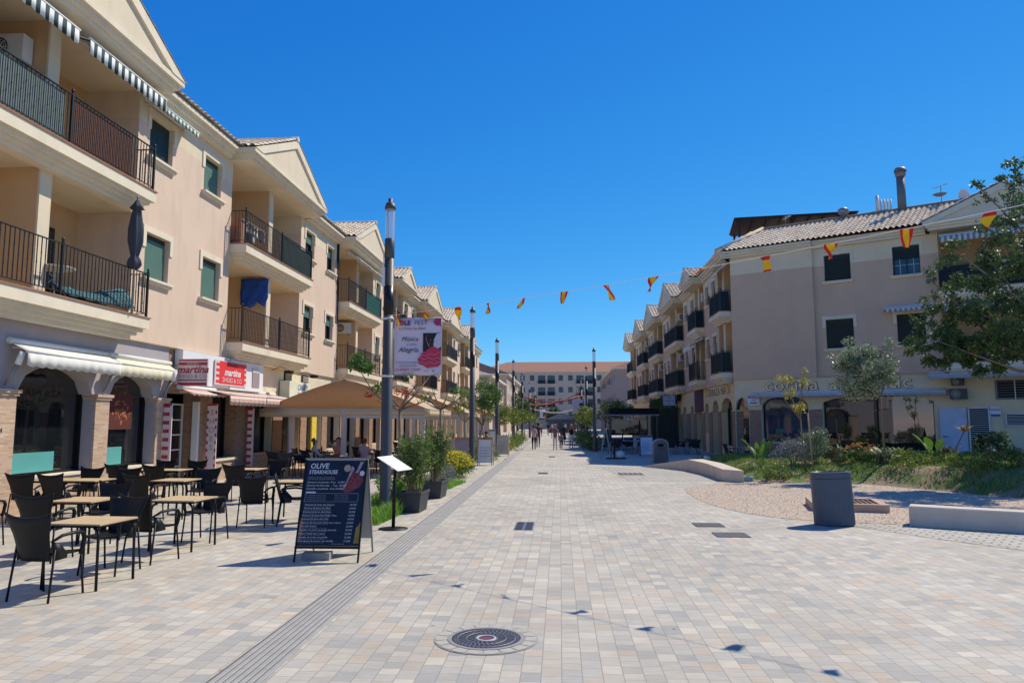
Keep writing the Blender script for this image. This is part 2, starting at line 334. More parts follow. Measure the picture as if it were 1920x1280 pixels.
def text(s, size, m, parent, loc, right=(1, 0, 0), up=(0, 0, 1), shear=0, ext=.002, bold=0, align='CENTER', name='lettering', sx=1, alone=False):
    cu = bpy.data.curves.new('t', 'FONT'); cu.body = s; cu.size = size; cu.shear = shear; cu.extrude = ext; cu.offset = bold; cu.align_x = align; cu.align_y = 'CENTER'
    cu.resolution_u = 2
    t = bpy.data.objects.new('t', cu); me = bpy.data.meshes.new_from_object(t); bpy.data.objects.remove(t); bpy.data.curves.remove(cu)
    right, up = Vector(right).normalized(), Vector(up).normalized(); n = right.cross(up)
    M = Matrix((right * sx, up, n)).transposed().to_4x4(); M.translation = Vector(loc); me.transform(M)
    me.materials.clear(); me.materials.append(m); me.name = name
    o = bpy.data.objects.new(name, me); C.objects.link(o)
    if parent: o.parent = parent
    return o
# ------------------------------------------------------------------ ground
PAV = [(.33, .325, .30), (.54, .47, .37), (.44, .415, .36), (.62, .55, .43), (.37, .36, .325), (.53, .42, .30), (.46, .43, .365), (.57, .50, .39), (.35, .345, .315)]
PAV = [tuple(.80 * v + .20 * m for v, m in zip(c, (.465, .43, .365))) for c in PAV]
m_pave = brickmat('paving', PAV, (.27, .255, .22), .20, .155, rot=(0, 0, R(90)), msize=.0035, cloud=.16, rough=.8, bump=.3, squash=.72, sqf=3, off=.37, dirt=.13)
g = MB(); n = 40
ys = [-15, 0, 10, 20, 40, 70, 110, 170, 260, 420, 700, 1200]
xs = [-600, -150, -40, -12, 0, 10, 30, 60, 150, 600]
for i in range(len(ys) - 1):
    for j in range(len(xs) - 1): g.face([(xs[j], ys[i], 0), (xs[j + 1], ys[i], 0), (xs[j + 1], ys[i + 1], 0), (xs[j], ys[i + 1], 0)])
struct('paving', g, m_pave)

# ribbed grey guide strip
m_rib = mat('grey_ribbed_tile', (.35, .335, .305), .85, var=.15, vs=5)
g = MB()
sx0, sx1 = -2.6, -2.2
def stripx(y): return -.006 * (y - 5)
Y0, Y1 = 3.0, 96.0; yy = Y0
while yy < Y1:
    L = .398 if yy < 40 else 4
    a, b = stripx(yy), stripx(yy + L)
    g.face([(sx0 + a, yy, .004), (sx1 + a, yy, .004), (sx1 + b, yy + L, .004), (sx0 + b, yy + L, .004)], 1 if yy < 40 else 0)
    if yy < 40:
        for k in range(7):
            x = sx0 + .028 + k * .0565
            g.face([(x + a, yy + .001, .0095), (x + .033 + a, yy + .001, .0095), (x + .033 + b, yy + L - .001, .0095), (x + b, yy + L - .001, .0095)])
            g.face([(x - .006 + a, yy, .0045), (x + a, yy, .0095), (x + b, yy + L, .0095), (x - .006 + b, yy + L, .0045)])
            g.face([(x + .033 + a, yy, .0095), (x + .039 + a, yy, .0045), (x + .039 + b, yy + L, .0045), (x + .033 + b, yy + L, .0095)])
    yy += L + .001
struct('ribbed_strip', g, [m_rib, mat('dark_groove', (.13, .125, .115), .95)])  # base between the ribs is darker than their tops

# gravel bed
m_grav = mat('gravel', (.55, .43, .31), 1, var=.4, vs=110, bump=.5, bs=220)
n_ = m_grav.node_tree
g = MB()
gr = [(3.55, 21.9), (3.38, 20.4), (3.36, 18.6), (3.5, 17.2), (3.85, 16.0), (4.35, 15.2), (5.1, 14.75), (6.2, 14.45), (8, 13.9), (12, 12.5), (18, 11), (22, 14), (22, 22), (12, 24), (9, 26), (6.2, 26.5), (5.3, 24.8), (4.6, 23.2)]
g.face([(x, y, .006) for x, y in gr]); struct('gravel', g, m_grav)
st = MB()
import bisect
def inpoly(x, y, P):
    c = False; j = len(P) - 1
    for i in range(len(P)):
        if (P[i][1] > y) != (P[j][1] > y) and x < (P[j][0] - P[i][0]) * (y - P[i][1]) / (P[j][1] - P[i][1]) + P[i][0]: c = not c
        j = i
    return c
rs = random.Random(3)
k = 0
while k < 24000:
    x, y = rs.uniform(3.3, 12), rs.uniform(12.8, 26)
    if not inpoly(x, y, gr): continue
    k += 1; s = rs.uniform(.008, .019); a = rs.random() * 6
    P = [(x + math.cos(a + t) * s * q, y + math.sin(a + t) * s * q, .006) for t, q in ((0, 1), (1.6, .8), (3.1, 1.1), (4.6, .8))]
    top = (x, y, .006 + s * .65)
    for i in range(4): st.face([P[i], P[(i + 1) % 4], top], rs.randint(0, 2))
struct('gravel_stones', st, [mat('stone_tan', (.60, .49, .37), .9), mat('stone_pink', (.42, .31, .23), .9), mat('stone_grey', (.72, .64, .52), .9)], kind='stuff')

# grass-jointed cobble patches
m_cob = brickmat('jointed_cobbles', [(.42, .40, .35), (.52, .48, .42), (.47, .44, .39)], (.27, .25, .17), .24, .17, rot=(0, 0, R(35)), msize=.02, cloud=.18, bump=.6, dirt=.2)
g = MB(); g.face([(x, y, .004) for x, y in [(5.0, 14.65), (5.6, 13.7), (6.2, 12.6), (7.2, 11.2), (9.5, 9.5), (14, 9), (14, 13), (8, 13.6), (6.3, 14.4)]]); struct('cobbles', g, m_cob)
g = MB(); g.face([(x, y, .004) for x, y in [(1.75, 31.2), (2.15, 24.6), (3.3, 24.2), (4.6, 24.3), (5.2, 24.6), (5.0, 27), (4.7, 29.5), (3.5, 31.7), (2.6, 31.9)]]); struct('cobbles', g, m_cob)

# grassy earth bank
def bank_z(x, y):
    # distance inside the bank outline
    fx = -((y - 24.6) if x < 9.3 else (y - 24.6) + (x - 9.3) * 1.9)
    front = 23.4 if x < 9.3 else max(23.4 - (x - 9.3) * 2.0, 17 - (x - 12.6) * .6)
    d = y - front + (.5 * noise.noise((x * .5, y * .3, 0)))
    back = 37.2 - (x - 6) * .55 - y
    left = (x - 5.6) * 1.2
    t = max(0, min(1, d / 2.9)) ; t2 = max(0, min(1, back / 2.0)); t3 = max(0, min(1, left / 2.2))
    hgt = .42 + .26 * max(0, min(1, (x - 8) / 4.5))
    sm = lambda q: q * q * (3 - 2 * q)
    return hgt * sm(t) * sm(t2) * sm(t3) + (.07 * noise.noise((x * 1.1, y * 1.1, 4)) + .03 * noise.noise((x * 4, y * 4, 1))) * min(1, 3 * t * t2 * t3)
m_bank = bpy.data.materials.new('grassy_earth'); m_bank.use_nodes = True; nn = m_bank.node_tree; bb = nn.nodes['Principled BSDF']; bb.inputs['Roughness'].default_value = 1
tc = nn.nodes.new('ShaderNodeTexCoord'); no = nn.nodes.new('ShaderNodeTexNoise'); no.inputs['Scale'].default_value = 1.1; no.inputs['Detail'].default_value = 8; nn.links.new(tc.outputs['Object'], no.inputs['Vector'])
cr = nn.nodes.new('ShaderNodeValToRGB'); el = cr.color_ramp.elements; el[0].position = .44; el[0].color = (.11, .17, .04, 1); el[1].position = .57; el[1].color = (.32, .23, .14, 1)
nn.links.new(no.outputs['Fac'], cr.inputs[0]); nn.links.new(cr.outputs[0], bb.inputs['Base Color'])
nb = nn.nodes.new('ShaderNodeTexNoise'); nb.inputs['Scale'].default_value = 14; nb.inputs['Detail'].default_value = 8; nn.links.new(tc.outputs['Object'], nb.inputs['Vector'])
bp = nn.nodes.new('ShaderNodeBump'); bp.inputs['Strength'].default_value = .9; bp.inputs['Distance'].default_value = .08; nn.links.new(nb.outputs[0], bp.inputs['Height']); nn.links.new(bp.outputs[0], bb.inputs['Normal'])
g = MB(); NX, NY = 110, 120; grid = []
for j in range(NY + 1):
    y = 14 + (37.5 - 14) * j / NY; row = []
    for i in range(NX + 1):
        x = 5.4 + (24 - 5.4) * i / NX; z = bank_z(x, y); row.append((x, y, z - (.03 if z < .015 else 0)))
    grid.append(row)
g.sheet(grid); struct('earth_bank', g, m_bank)
gb = MB(); k = 0; rs = random.Random(5)
while k < 34000:
    x, y = rs.uniform(5.6, 17), rs.uniform(15.5, 37); z = bank_z(x, y)
    if z < .05: continue
    if noise.noise((x * .9, y * .9, 8)) + .45 * noise.noise((x * 3, y * 3, 2)) > .16 and rs.random() < .9: continue
    k += 1; h_ = rs.uniform(.04, .13); a = rs.random() * 6.28; w = .012 + h_ * .08
    gb.face([(x - math.cos(a) * w, y - math.sin(a) * w, z - .01), (x + math.cos(a) * w, y + math.sin(a) * w, z - .01), (x + rs.gauss(0, .03), y + rs.gauss(0, .03), z + h_)], 0 if rs.random() < .6 else 1)
m_gr1 = leafmat('grass_blades', (.10, .21, .03), (.25, .38, .07)); m_gr2 = leafmat('grass_dry', (.16, .23, .05), (.36, .35, .12))
tag(gb.build('grass', [m_gr1, m_gr2]), 'patchy green grass growing over the earth bank', 'grass', kind='stuff')

# ------------------------------------------------------------------ terraced row of flats
def wallholes(mb, u0, u1, z0, z1, holes, w=0, dep=.2, m=0, mr=None):
    mr = m if mr is None else mr
    us = sorted({u0, u1, *[h[0] for h in holes], *[h[1] for h in holes]}); zs = sorted({z0, z1, *[h[2] for h in holes], *[h[3] for h in holes]})
    for i in range(len(us) - 1):
        for j in range(len(zs) - 1):
            cu, cz = (us[i] + us[i + 1]) / 2, (zs[j] + zs[j + 1]) / 2
            if any(h[0] < cu < h[1] and h[2] < cz < h[3] for h in holes): continue
            mb.face([(w, us[i], zs[j]), (w, us[i + 1], zs[j]), (w, us[i + 1], zs[j + 1]), (w, us[i], zs[j + 1])], m)
    for a, b, c, d in [h[:4] for h in holes]:
        mb.face([(w, a, c), (w - dep, a, c), (w - dep, b, c), (w, b, c)][::-1], mr); mb.face([(w, a, d), (w, b, d), (w - dep, b, d), (w - dep, a, d)][::-1], mr)
        mb.face([(w, a, c), (w, a, d), (w - dep, a, d), (w - dep, a, c)][::-1], mr); mb.face([(w, b, c), (w - dep, b, c), (w - dep, b, d), (w, b, d)][::-1], mr)
def archwall(mb, u0, u1, z0, z1, ops, w=0, dep=.3, m=0, mr=None):
    """wall with openings (a, b, sill, spring, top): arched when top > spring"""
    mr = m if mr is None else mr; ops = sorted(ops); cur = u0
    q = lambda a, b, c, d: mb.face([(w, a, c), (w, b, c), (w, b, d), (w, a, d)], m) if b > a and d > c else None
    for a, b, sl, sp, tp in ops:
        q(cur, a, z0, z1); q(a, b, z0, sl); N = 10 if tp > sp else 1; pts = []
        for i in range(N + 1):
            u = a + (b - a) * i / N; t = 2 * i / N - 1; pts.append((u, sp + (tp - sp) * math.sqrt(max(0, 1 - t * t)) if tp > sp else sp))
        for i in range(N):
            (ua, za), (ub, zb) = pts[i], pts[i + 1]
            mb.face([(w, ua, za), (w, ub, zb), (w, ub, z1), (w, ua, z1)], m); mb.face([(w, ua, za), (w - dep, ua, za), (w - dep, ub, zb), (w, ub, zb)], mr)
        mb.face([(w, a, sl), (w, a, sp), (w - dep, a, sp), (w - dep, a, sl)][::-1], mr); mb.face([(w, b, sl), (w - dep, b, sl), (w - dep, b, sp), (w, b, sp)][::-1], mr)
        mb.face([(w, a, sl), (w, b, sl), (w - dep, b, sl), (w - dep, a, sl)], mr); cur = b
    q(cur, u1, z0, z1)
def tiles(mb, p0, across, up, width, length, m=0, sp=.25, row=.42, r=.075):
    p0, A, U = Vector(p0), Vector(across).normalized(), Vector(up).normalized(); N = A.cross(U)
    if N.z < 0: N = -N
    n = max(1, round(width / sp)); sp = width / n; nr = max(1, round(length / row)); row = length / nr
    prof = [(0, 0), (.12, 0), (.22, .6), (.42, 1), (.62, .95), (.8, .55), (.9, 0)]
    prev = None
    for k in range(nr):
        pts = []
        for e, lift in ((0, .035), (1, .0)):
            line = []
            for i in range(n):
                for a, h in prof: line.append(p0 + A * ((i + a) * sp) + U * ((k + e) * row) + N * (h * r + lift))
            line.append(p0 + A * width + U * ((k + e) * row) + N * lift); pts.append(line)
        b = len(mb.v); L = len(pts[0]); mb.v += [tuple(q) for q in pts[0]] + [tuple(q) for q in pts[1]]
        if prev is not None:      # close the step between two courses
            for i in range(L - 1): mb.f.append((prev + i, prev + i + 1, b + i + 1, b + i)); mb.m.append(m); mb.sm.append(False)
        prev = b + L
        flip = A.cross(U).z < 0
        for i in range(L - 1):
            f = (b + i, b + i + 1, b + L + i + 1, b + L + i); mb.f.append(f[::-1] if flip else f); mb.m.append(m); mb.sm.append(False)
def railing(S, a, b, w, z, parent, ht=1.12, mid=True, knots=True, side=True, sp=.125):
    mb = MB(S); top = z + ht
    def run(p, q):
        p, q = Vector(p), Vector(q); L = (q - p).length; n = max(2, round(L / sp))
        mb.bar(p + Vector((0, 0, ht)), q + Vector((0, 0, ht)), .045, .02); mb.bar(p + Vector((0, 0, .1)), q + Vector((0, 0, .1)), .03, .015)
        for i in range(1, n):
            c = p.lerp(q, i / n); mb.bar(c + Vector((0, 0, .1)), c + Vector((0, 0, ht)), .016)
            if knots:
                for h in ((.38, .8) if i % 2 else (.58,)):
                    x, y, zz = c.x, c.y, c.z + h; s = .022; k = len(mb.v)
                    mb.v += [(x, y, zz - s * 1.6), (x + s, y, zz), (x, y + s, zz), (x - s, y, zz), (x, y - s, zz), (x, y, zz + s * 1.6)]
                    for f in ((0, 2, 1), (0, 3, 2), (0, 4, 3), (0, 1, 4), (5, 1, 2), (5, 2, 3), (5, 3, 4), (5, 4, 1)): mb.f.append(tuple(k + t for t in f)); mb.m.append(0); mb.sm.append(False)
    run((w, a, z), (w, b, z))
    if side: run((.02, a, z), (w, a, z)); run((.02, b, z), (w, b, z))
    for u in ([a, b] + ([(a + b) / 2] if mid else [])):
        mb.bar((w, u, z), (w, u, z + ht + .06), .05); mb.lathe([(.005, 0), (.035, .03), (.03, .06), (.002, .1)], (w, u, z + ht + .06), 6)
    return mb.build('railing', m_iron, parent)
def slab(S, a, b, z, parent, w=.57, name='balcony'):
    mb = MB(S); mb.box(-.02, w, a, b, z - .27, z); mb.box(-.02, w - .1, a + .1, b - .1, z - .36, z - .268); mb.box(-.02, w - .2, a + .2, b - .2, z - .45, z - .358); mb.box(-.02, w - .3, a + .3, b - .3, z - .55, z - .448)
    mb.box(-.02, w + .03, a - .03, b + .03, z, z + .03, 1)
    return mb.build(name, [m_trim, m_terr], parent)
def shutter_window(S, a, b, z0, z1, parent, closed=1.0, light=True, w=0, dep=.16, surround=True, pane=None, sm=None, bars=False):
    mb = MB(S); f = .05; zz = w - dep
    for q in ((a, a + f, z0, z1), (b - f, b, z0, z1), (a + f, b - f, z0, z0 + f), (a + f, b - f, z1 - .14, z1)): mb.box(zz - .05, zz + .02, q[0], q[1], q[2], q[3])
    mb.box(zz - .04, zz + .01, (a + b) / 2 - .025, (a + b) / 2 + .025, z0 + f, z1 - .14)
    wn = mb.build('window', m_dgreen, parent)
    p = MB(S); p.box(zz - .06, zz - .052, a, b, z0, z1); p.build('pane', pane or m_glass, wn)
    if bars:
        g_ = MB(S)
        for t in (.25, .75): g_.box(zz - .05, zz - .03, a + (b - a) * t - .01, a + (b - a) * t + .01, z0 + f, z1 - .14)
        g_.box(zz - .05, zz - .03, a, b, (z0 + z1) / 2 - .2, (z0 + z1) / 2 - .18); g_.build('glazing_bars', m_offw, wn)
    if closed > 0:
        s = MB(S); zb = z1 - .14 - (z1 - .14 - z0 - f) * closed; z = z1 - .14
        while z > zb + .02: s.bar((zz + .035, a + f, z - .025), (zz + .035, b - f, z - .025), .012, .040); s.box(zz + .022, zz + .027, a + f, b - f, z - .05, z); z -= .05
        s.build('shutter', sm or (m_green if light else m_dgreen), wn)
    sl = MB(S); sl.box(w - .1, w + .14, a - .12, b + .12, z0 - .07, z0 - .005); sl.box(w - .1, w + .09, a - .09, b + .09, z0 - .14, z0 - .068); sl.build('sill', m_trim, wn)
    if surround:
        t = MB(S); t.box(w - .02, w + .035, a - .15, b + .15, z1 + .001, z1 + .17); t.box(w - .02, w + .035, a - .15, a - .001, z1 - .42, z1 + .001); t.box(w - .02, w + .035, b + .001, b + .15, z1 - .42, z1 + .001); t.build('surround', m_trim, wn)
    return wn
Z1, Z2, ZE = 4.5, 7.8, 10.6
def gable(S, c, h, parent, wf=.95, apex=12.62, fh=None):
    a, b = c - h - .45, c + h + .45; fh = fh or (h + .45)
    t = MB(S); t.box(-.012, wf - .2, a + .2, b - .2, ZE, ZE + .12); t.box(-.012, wf - .1, a + .1, b - .1, ZE + .118, ZE + .24); t.box(-.012, wf, a, b, ZE + .238, ZE + .37)
    cn = t.build('cornice', m_trim, parent); z0 = ZE + .37
    t = MB(S); w = wf - .05; t.prism([(w, a + .05, z0), (w, b - .05, z0), (w, c, apex - .12)], (-.2, 0, 0)); k = .82
    gb_ = t.build('gable', m_cream, parent)
    # raking trim round a sunken triangular field
    t = MB(S)
    for s_ in (-1, 1):
        e = c + s_ * (h + .45); t.prism([(w + .001, e, z0 + .0), (w + .001, c, apex), (w + .001, c, apex - .30), (w + .001, e - s_ * .62, z0)] if s_ > 0 else [(w + .001, e, z0), (w + .001, e - s_ * .62, z0), (w + .001, c, apex - .30), (w + .001, c, apex)], (.07, 0, 0))
    t.build('raking_trim', m_trim, gb_)
    r = MB(S); L = math.hypot(h + .45, apex - z0)
    for s_ in (-1, 1):
        e = c + s_ * (h + .5); tiles(r, (wf + .04, e, z0 + .0), (-1, 0, 0), (0, -s_ * (h + .5), apex - z0 + .04), 5.6, L + .08)
    r.tube([(wf + .05 - i * .4, c, apex + .06) for i in range(15)], .11, 8)
    r.build('roof', m_tile, parent)
def flats_row(S, x0, rz, label, gables, gapdefs, u0, u1, wallmat, name='apartment_building', wf=.95, screens={}, closed=None, half=3.3, seed=1):
    rs = random.Random(seed); root = thing(name, label, 'building', (x0, 0, 0), rz)
    W = MB(S)
    W.box(-9, -1.62, u0, u1, 0, ZE + .3, 4)                                    # added dark box filling the house behind the loggias, blocks light
    edges = [u0] + [e for c, h in gables for e in (c - h, c + h)] + [u1]
    for i in range(0, len(edges), 2):
        a, b = edges[i], edges[i + 1]
        if b - a < .3: continue
        holes = gapdefs.get(i // 2, [])
        wallholes(W, a, b, 4.0, ZE + .05, [hh[:4] for hh in holes], 0, .2, 0)
        W.face([(0, a, 4.0), (-1.5, a, 4.0), (-1.5, a, ZE), (0, a, ZE)], 0); W.face([(0, b, 4.0), (0, b, ZE), (-1.5, b, ZE), (-1.5, b, 4.0)], 0)
        W.face([(0, a, 4.0), (0, b, 4.0), (-1.5, b, 4.0), (-1.5, a, 4.0)][::-1], 2)
        W.box(-1.5, -.28, a + .02, b - .02, 4.02, ZE, 4)
    for c, h in gables:
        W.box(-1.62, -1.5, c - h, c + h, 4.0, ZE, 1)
        for z in (Z1, Z2): W.box(-1.5, -.02, c - h, c + h, z - .5, z + .005, 2)
        W.box(-1.5, -.02, c - h, c + h, ZE, ZE + .3, 2)
        [(W.box(-1.5, -.02, c - .17, c + .17, q0, q1, 1), W.box(-.02, .03, c - .18, c + .18, q0, q1, 2)) for q0, q1 in ((Z1, Z2 - .5), (Z2, ZE))]
        W.box(-.02, 0, c - h, c + h, 4.0, Z1 - .1, 0)
    W.box(-1.62, -.1, u0, u1, 3.98, 4.0, 2)
    W.build('wall', [wallmat, m_ochre, m_cream, m_trim, m_dark], root)
    for i in range(0, len(edges), 2):
        a, b = edges[i], edges[i + 1]; a += (.45 if i else 0); b -= (.45 if i + 2 < len(edges) else 0)
        if b - a < .1: continue
        co = MB(S); co.box(-.2, .2, a, b, ZE, ZE + .12); co.box(-.2, .31, a, b, ZE + .118, ZE + .24); co.box(-.2, .42, a, b, ZE + .238, ZE + .36)
        co.build('cornice', m_trim, root)
    us = u0 + (3.24 if S < 0 else 0); rf = MB(S); tiles(rf, (.48, us, ZE + .38), (0, 1, 0), (-4.6, 0, 2.02), u1 - us, 5.02); rf.face([(.4, u0, ZE + .36), (-4.2, u0, ZE + 2.38), (-9, u0, ZE + .3)][::-1], 1) if S > 0 else None; rf.face([(.4, u1, ZE + .36), (-4.2, u1, ZE + 2.38), (-9, u1, ZE + .3)], 1)
    rf.box(-9, -4.1, u0, u1, ZE + .3, ZE + .5, 1)
    rf.build('roof', [m_tile, m_cream], root)
    for gi, (c, h) in enumerate(gables):
        if gi == 0 and S < 0:
            t = MB(S); t.box(-.012, .5, c - h - .4, c + h + .3, ZE, ZE + .12); t.box(-.012, .62, c - h - .45, c + h + .4, ZE + .118, ZE + .24); t.box(-.012, .72, c - h - .5, c + h + .45, ZE + .238, ZE + .37); t.build('cornice', m_trim, root); continue
        gable(S, c, h, root, wf=wf, apex=ZE + .37 + (h + .45) * .44)
    for gi, (c, h) in enumerate(gables):
        far = c > 62
        for fi, z in enumerate((Z1, Z2)):
            bl = slab(S, c - h, c + h, z, root)
            railing(S, c - h + .05, c + h - .05, .5, z + .03, bl, knots=not far, sp=.125 if not far else .2)
            for (ua, ub, mm) in screens.get((gi, fi), []):
                sc = MB(S); sc.box(.455, .47, ua, ub, z + .1, z + 1.1)
                if ub > c + h - .2 and S > 0: sc.box(.05, .46, ub - .01, ub, z + .1, z + 1.1)
                if ua < c - h + .2 and S < 0: sc.box(.05, .46, ua, ua + .01, z + .1, z + 1.1)
                sc.build('screen', mm, bl)
            for s_ in (-1, 1):                                                # balcony doors on the loggia's back wall
                d = MB(S); cc = c + s_ * h * .5; d.box(-1.5, -1.46, cc - .75, cc + .75, z + .02, z + 2.15)
                dd = d.build('balcony_door', m_dgreen, root); p = MB(S); p.box(-1.46, -1.452, cc - .67, cc - .04, z + .1, z + 2.07); p.box(-1.46, -1.452, cc + .04, cc + .67, z + .1, z + 2.07); p.build('pane', m_glass, dd)
    for i, hl in gapdefs.items():
        for hh in hl:
            a, b, z0, z1 = hh[:4]; cl = hh[4] if len(hh) > 4 else rs.choice((1, 1, .6, .35)); shutter_window(S, a, b, z0, z1, root, cl, light=(hh[5] if len(hh) > 5 else True))
    return root
def gapwins(a, b, two=True):
    L = b - a
    if L < 3.2: cs = [(a + L * .5, 1.0)]
    elif L < 4.6: cs = [(a + L * .28, 1.0), (a + L * .74, 1.0)]
    else: cs = [(a + L * .21, 1.15), (a + L * .75, 1.12)]
    return [(c - w / 2, c + w / 2, z, z + 1.2) for c, w in cs for z in (5.72, 9.0)]

# ---------------- left row
TH = R(.29)
GL = [(14.78, 3.3), (26.9, 3.3), (38.9, 3.3), (48.3, 2.0), (58.4, 3.3), (70.0, 3.3), (82.5, 3.3)]
gd = {0: [], 7: gapwins(85.8, 97)}
for i in range(6): gd[i + 1] = gapwins(GL[i][0] + GL[i][1], GL[i + 1][0] - GL[i + 1][1])
gd[1] = [(18.62, 19.8, 9.03, 10.18, 1, False), (21.65, 22.8, 9.03, 10.18, 1, True), (18.66, 19.86, 5.72, 6.95, 1, True), (21.75, 22.95, 5.70, 6.98, 1, True)]
m_teal = mat('teal_netting', (.03, .20, .18), .8, var=.2, vs=8); m_reed = mat('brown_reed_screen', (.13, .055, .035), .9, var=.2, vs=20)
m_gscr = mat('grey_green_screen', (.13, .17, .16), .7, var=.15, vs=3); m_nscr = mat('navy_netting', (.018, .028, .036), .8, var=.3, vs=10); m_dscr = mat('dark_green_netting', (.02, .045, .038), .8, var=.25, vs=8)
scrL = {(0, 1): [(11.6, 14.6, m_gscr), (14.9, 17.1, m_reed)], (1, 1): [(27.1, 30.1, m_dscr)], (2, 1): [(39.1, 42.1, m_teal)],
        (3, 1): [(46.4, 50.2, m_nscr)], (4, 1): [(55.2, 61.6, m_nscr)], (4, 0): [(58.5, 61.6, m_nscr)], (5, 1): [(66.8, 73.2, m_nscr)], (5, 0): [(66.8, 73.2, m_nscr)], (3, 0): [(46.4, 50.2, m_dscr)], (6, 1): [(79.3, 85.7, m_nscr)]}
LROW = flats_row(1, -11.1, -TH, 'long sunlit beige terrace of flats with gabled balcony bays on the left', GL, gd, 4, 97, m_wall, screens=scrL)
def LP(w, u, z):   # point in front of the left row
    k, q = math.cos(-TH), math.sin(-TH); return Vector((-11.1 + w * k - u * q, w * q + u * k, z))

# ground floor of the left row
W = MB(); A = []
archwall(W, 4, 20.3, 0, 3.99, [(9.6, 12.9, .75, 2.45, 3.1), (14.48, 17.02, .75, 2.45, 3.12), (17.60, 19.68, .75, 2.45, 3.1)], w=-.1, dep=.35, m=0)
for a, b in ((8.8, 9.58), (12.92, 14.46), (17.04, 17.58), (19.70, 20.3)):
    W.box(-.4, -.04, a, b, 0, 2.42, 1); W.box(-.4, .0, a - .03, b + .03, 2.42, 2.48, 1); W.box(-.4, .03, a - .06, b + .06, 2.48, 2.55, 1)
for a, b in ((9.6, 12.9), (14.48, 17.02), (17.60, 19.68)): W.box(-.44, -.06, a - .015, b + .015, 0, .70, 1); W.box(-.44, -.02, a + .02, b - .02, .70, .752, 4)
# recessed shoe shop: piers, stall riser, ceiling
for a, b in ((22.35, 23.15), (25.0, 25.9)): W.box(-.7, -.15, a, b, 0, 2.75, 2)
W.box(-.72, -.16, 23.1, 25.05, 0, .62, 1); W.box(-.74, -.1, 23.1, 25.05, .62, .70, 3)
W.box(-1.4, -.12, 20.3, 26.0, 2.75, 3.98, 2)
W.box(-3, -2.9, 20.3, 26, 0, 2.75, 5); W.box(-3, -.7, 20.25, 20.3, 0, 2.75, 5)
u = 26.0
ops = []; piers = [(25.95, 26.1)]
ops.append((26.15, 27.9, .75, 2.45, 3.0)); piers.append((27.95, 28.9))
v = 28.95
while v < 95:
    ops.append((v, v + 1.95, .02 if (int(v) % 2) else .6, 2.45, 3.05)); piers.append((v + 2.0, v + 2.75)); v += 2.8
archwall(W, 26.0, 97, 0, 3.99, ops, w=-.1, dep=.35, m=3)
for a, b in piers: W.box(-.4, -.05, a, b, 0, 2.42, 2); W.box(-.4, .0, a - .03, b + .03, 2.42, 2.52, 2)
for o_ in ops: W.box(-.43, -.07, o_[0] - .01, o_[1] + .01, 0, o_[2] - .03, 1)
W.build('ground_floor_wall', [m_lilac, m_brick, m_brickd, m_cream, m_trim, m_dark], LROW)
def shopwin(a, b, z0, zt, zs=None, parent=LROW, S=1, w=-.4, name='shop_window', fm=None, gm=None, mull=0):
    mb = MB(S); t = .06
    mb.box(w - .02, w + .04, a, a + t, z0, zt); mb.box(w - .02, w + .04, b - t, b, z0, zt); mb.box(w - .02, w + .04, a + t, b - t, z0, z0 + t)
    for i in range(mull): c = a + (b - a) * (i + 1) / (mull + 1); mb.box(w - .02, w + .04, c - t / 2, c + t / 2, z0 + t, zt)
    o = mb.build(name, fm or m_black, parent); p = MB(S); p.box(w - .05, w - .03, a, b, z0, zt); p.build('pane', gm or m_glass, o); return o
shopwin(9.6, 12.9, .75, 3.1); sw1 = shopwin(14.48, 17.02, .75, 3.12); sw2 = shopwin(17.60, 19.68, .75, 3.1)
for o_ in ops: shopwin(o_[0], o_[1], o_[2], o_[4], mull=1 if o_[2] < .5 else 0)
shopwin(23.15, 25.0, .70, 2.75, w=-.62)
m_turq = mat('turquoise_board', (.10, .36, .34), .6, var=.05)
for a, b, zt, sw in ((14.56, 16.05, 1.24, sw1), (17.70, 18.6, 1.26, sw2)):
    p = MB(); p.prism([(-.30, a, .82), (-.30, b, .82), (-.30, b, zt), (-.30, a, zt)], (-.02, 0, 0)); p.build('counter_panel', m_turq, sw)
# coloured poster of plain ornament in the second arch
p = MB(); pm = mat('poster_orange', (.40, .13, .05), .7, var=.5, vs=14); p.box(-.385, -.37, 18.1, 19.1, 1.7, 2.6); po = p.build('poster', mat('poster_dark_red', (.10, .02, .015), .7, var=.4, vs=20), sw2)
p = MB(); rs = random.Random(2)
for k in range(46):
    t = rs.random() * 6.28; rr = rs.uniform(.05, .38); p.lathe([(rs.uniform(.015, .05), 0), (.001, .004)], (0, 0, 0), 6, cap=False)
    n0 = len(p.v) - 12
    for i in range(n0, len(p.v)): x, y, z = p.v[i]; p.v[i] = (-.366, 18.6 + rr * math.cos(t) + x, 2.13 + rr * .85 * math.sin(t) + y)
p.build('poster_pattern', pm, po)
# glazed shop door with white bars
d = MB()
d.box(-.75, -.68, 20.45, 22.3, 0, 2.45); dr = d.build('shop_door', m_glass, LROW)
d = MB()
for uu in (20.47, 21.35, 22.26): d.box(-.68, -.64, uu - .03, uu + .03, 0, 2.45)
for zz in (.05, .55, 1.05, 1.5, 1.95, 2.42): d.box(-.676, -.645, 20.5, 22.3, zz - .02, zz + .02)
d.build('door_bars', m_offw, dr)
d = MB(); d.box(-.3, -.12, 22.18, 22.3, 0, 2.5); d.build('door_frame', m_offw, LROW)
text('54', .16, mat('dark_brown_paint', (.06, .04, .03), .7), LROW, (-.035, 14.05, 1.72), right=(0, 1, 0))
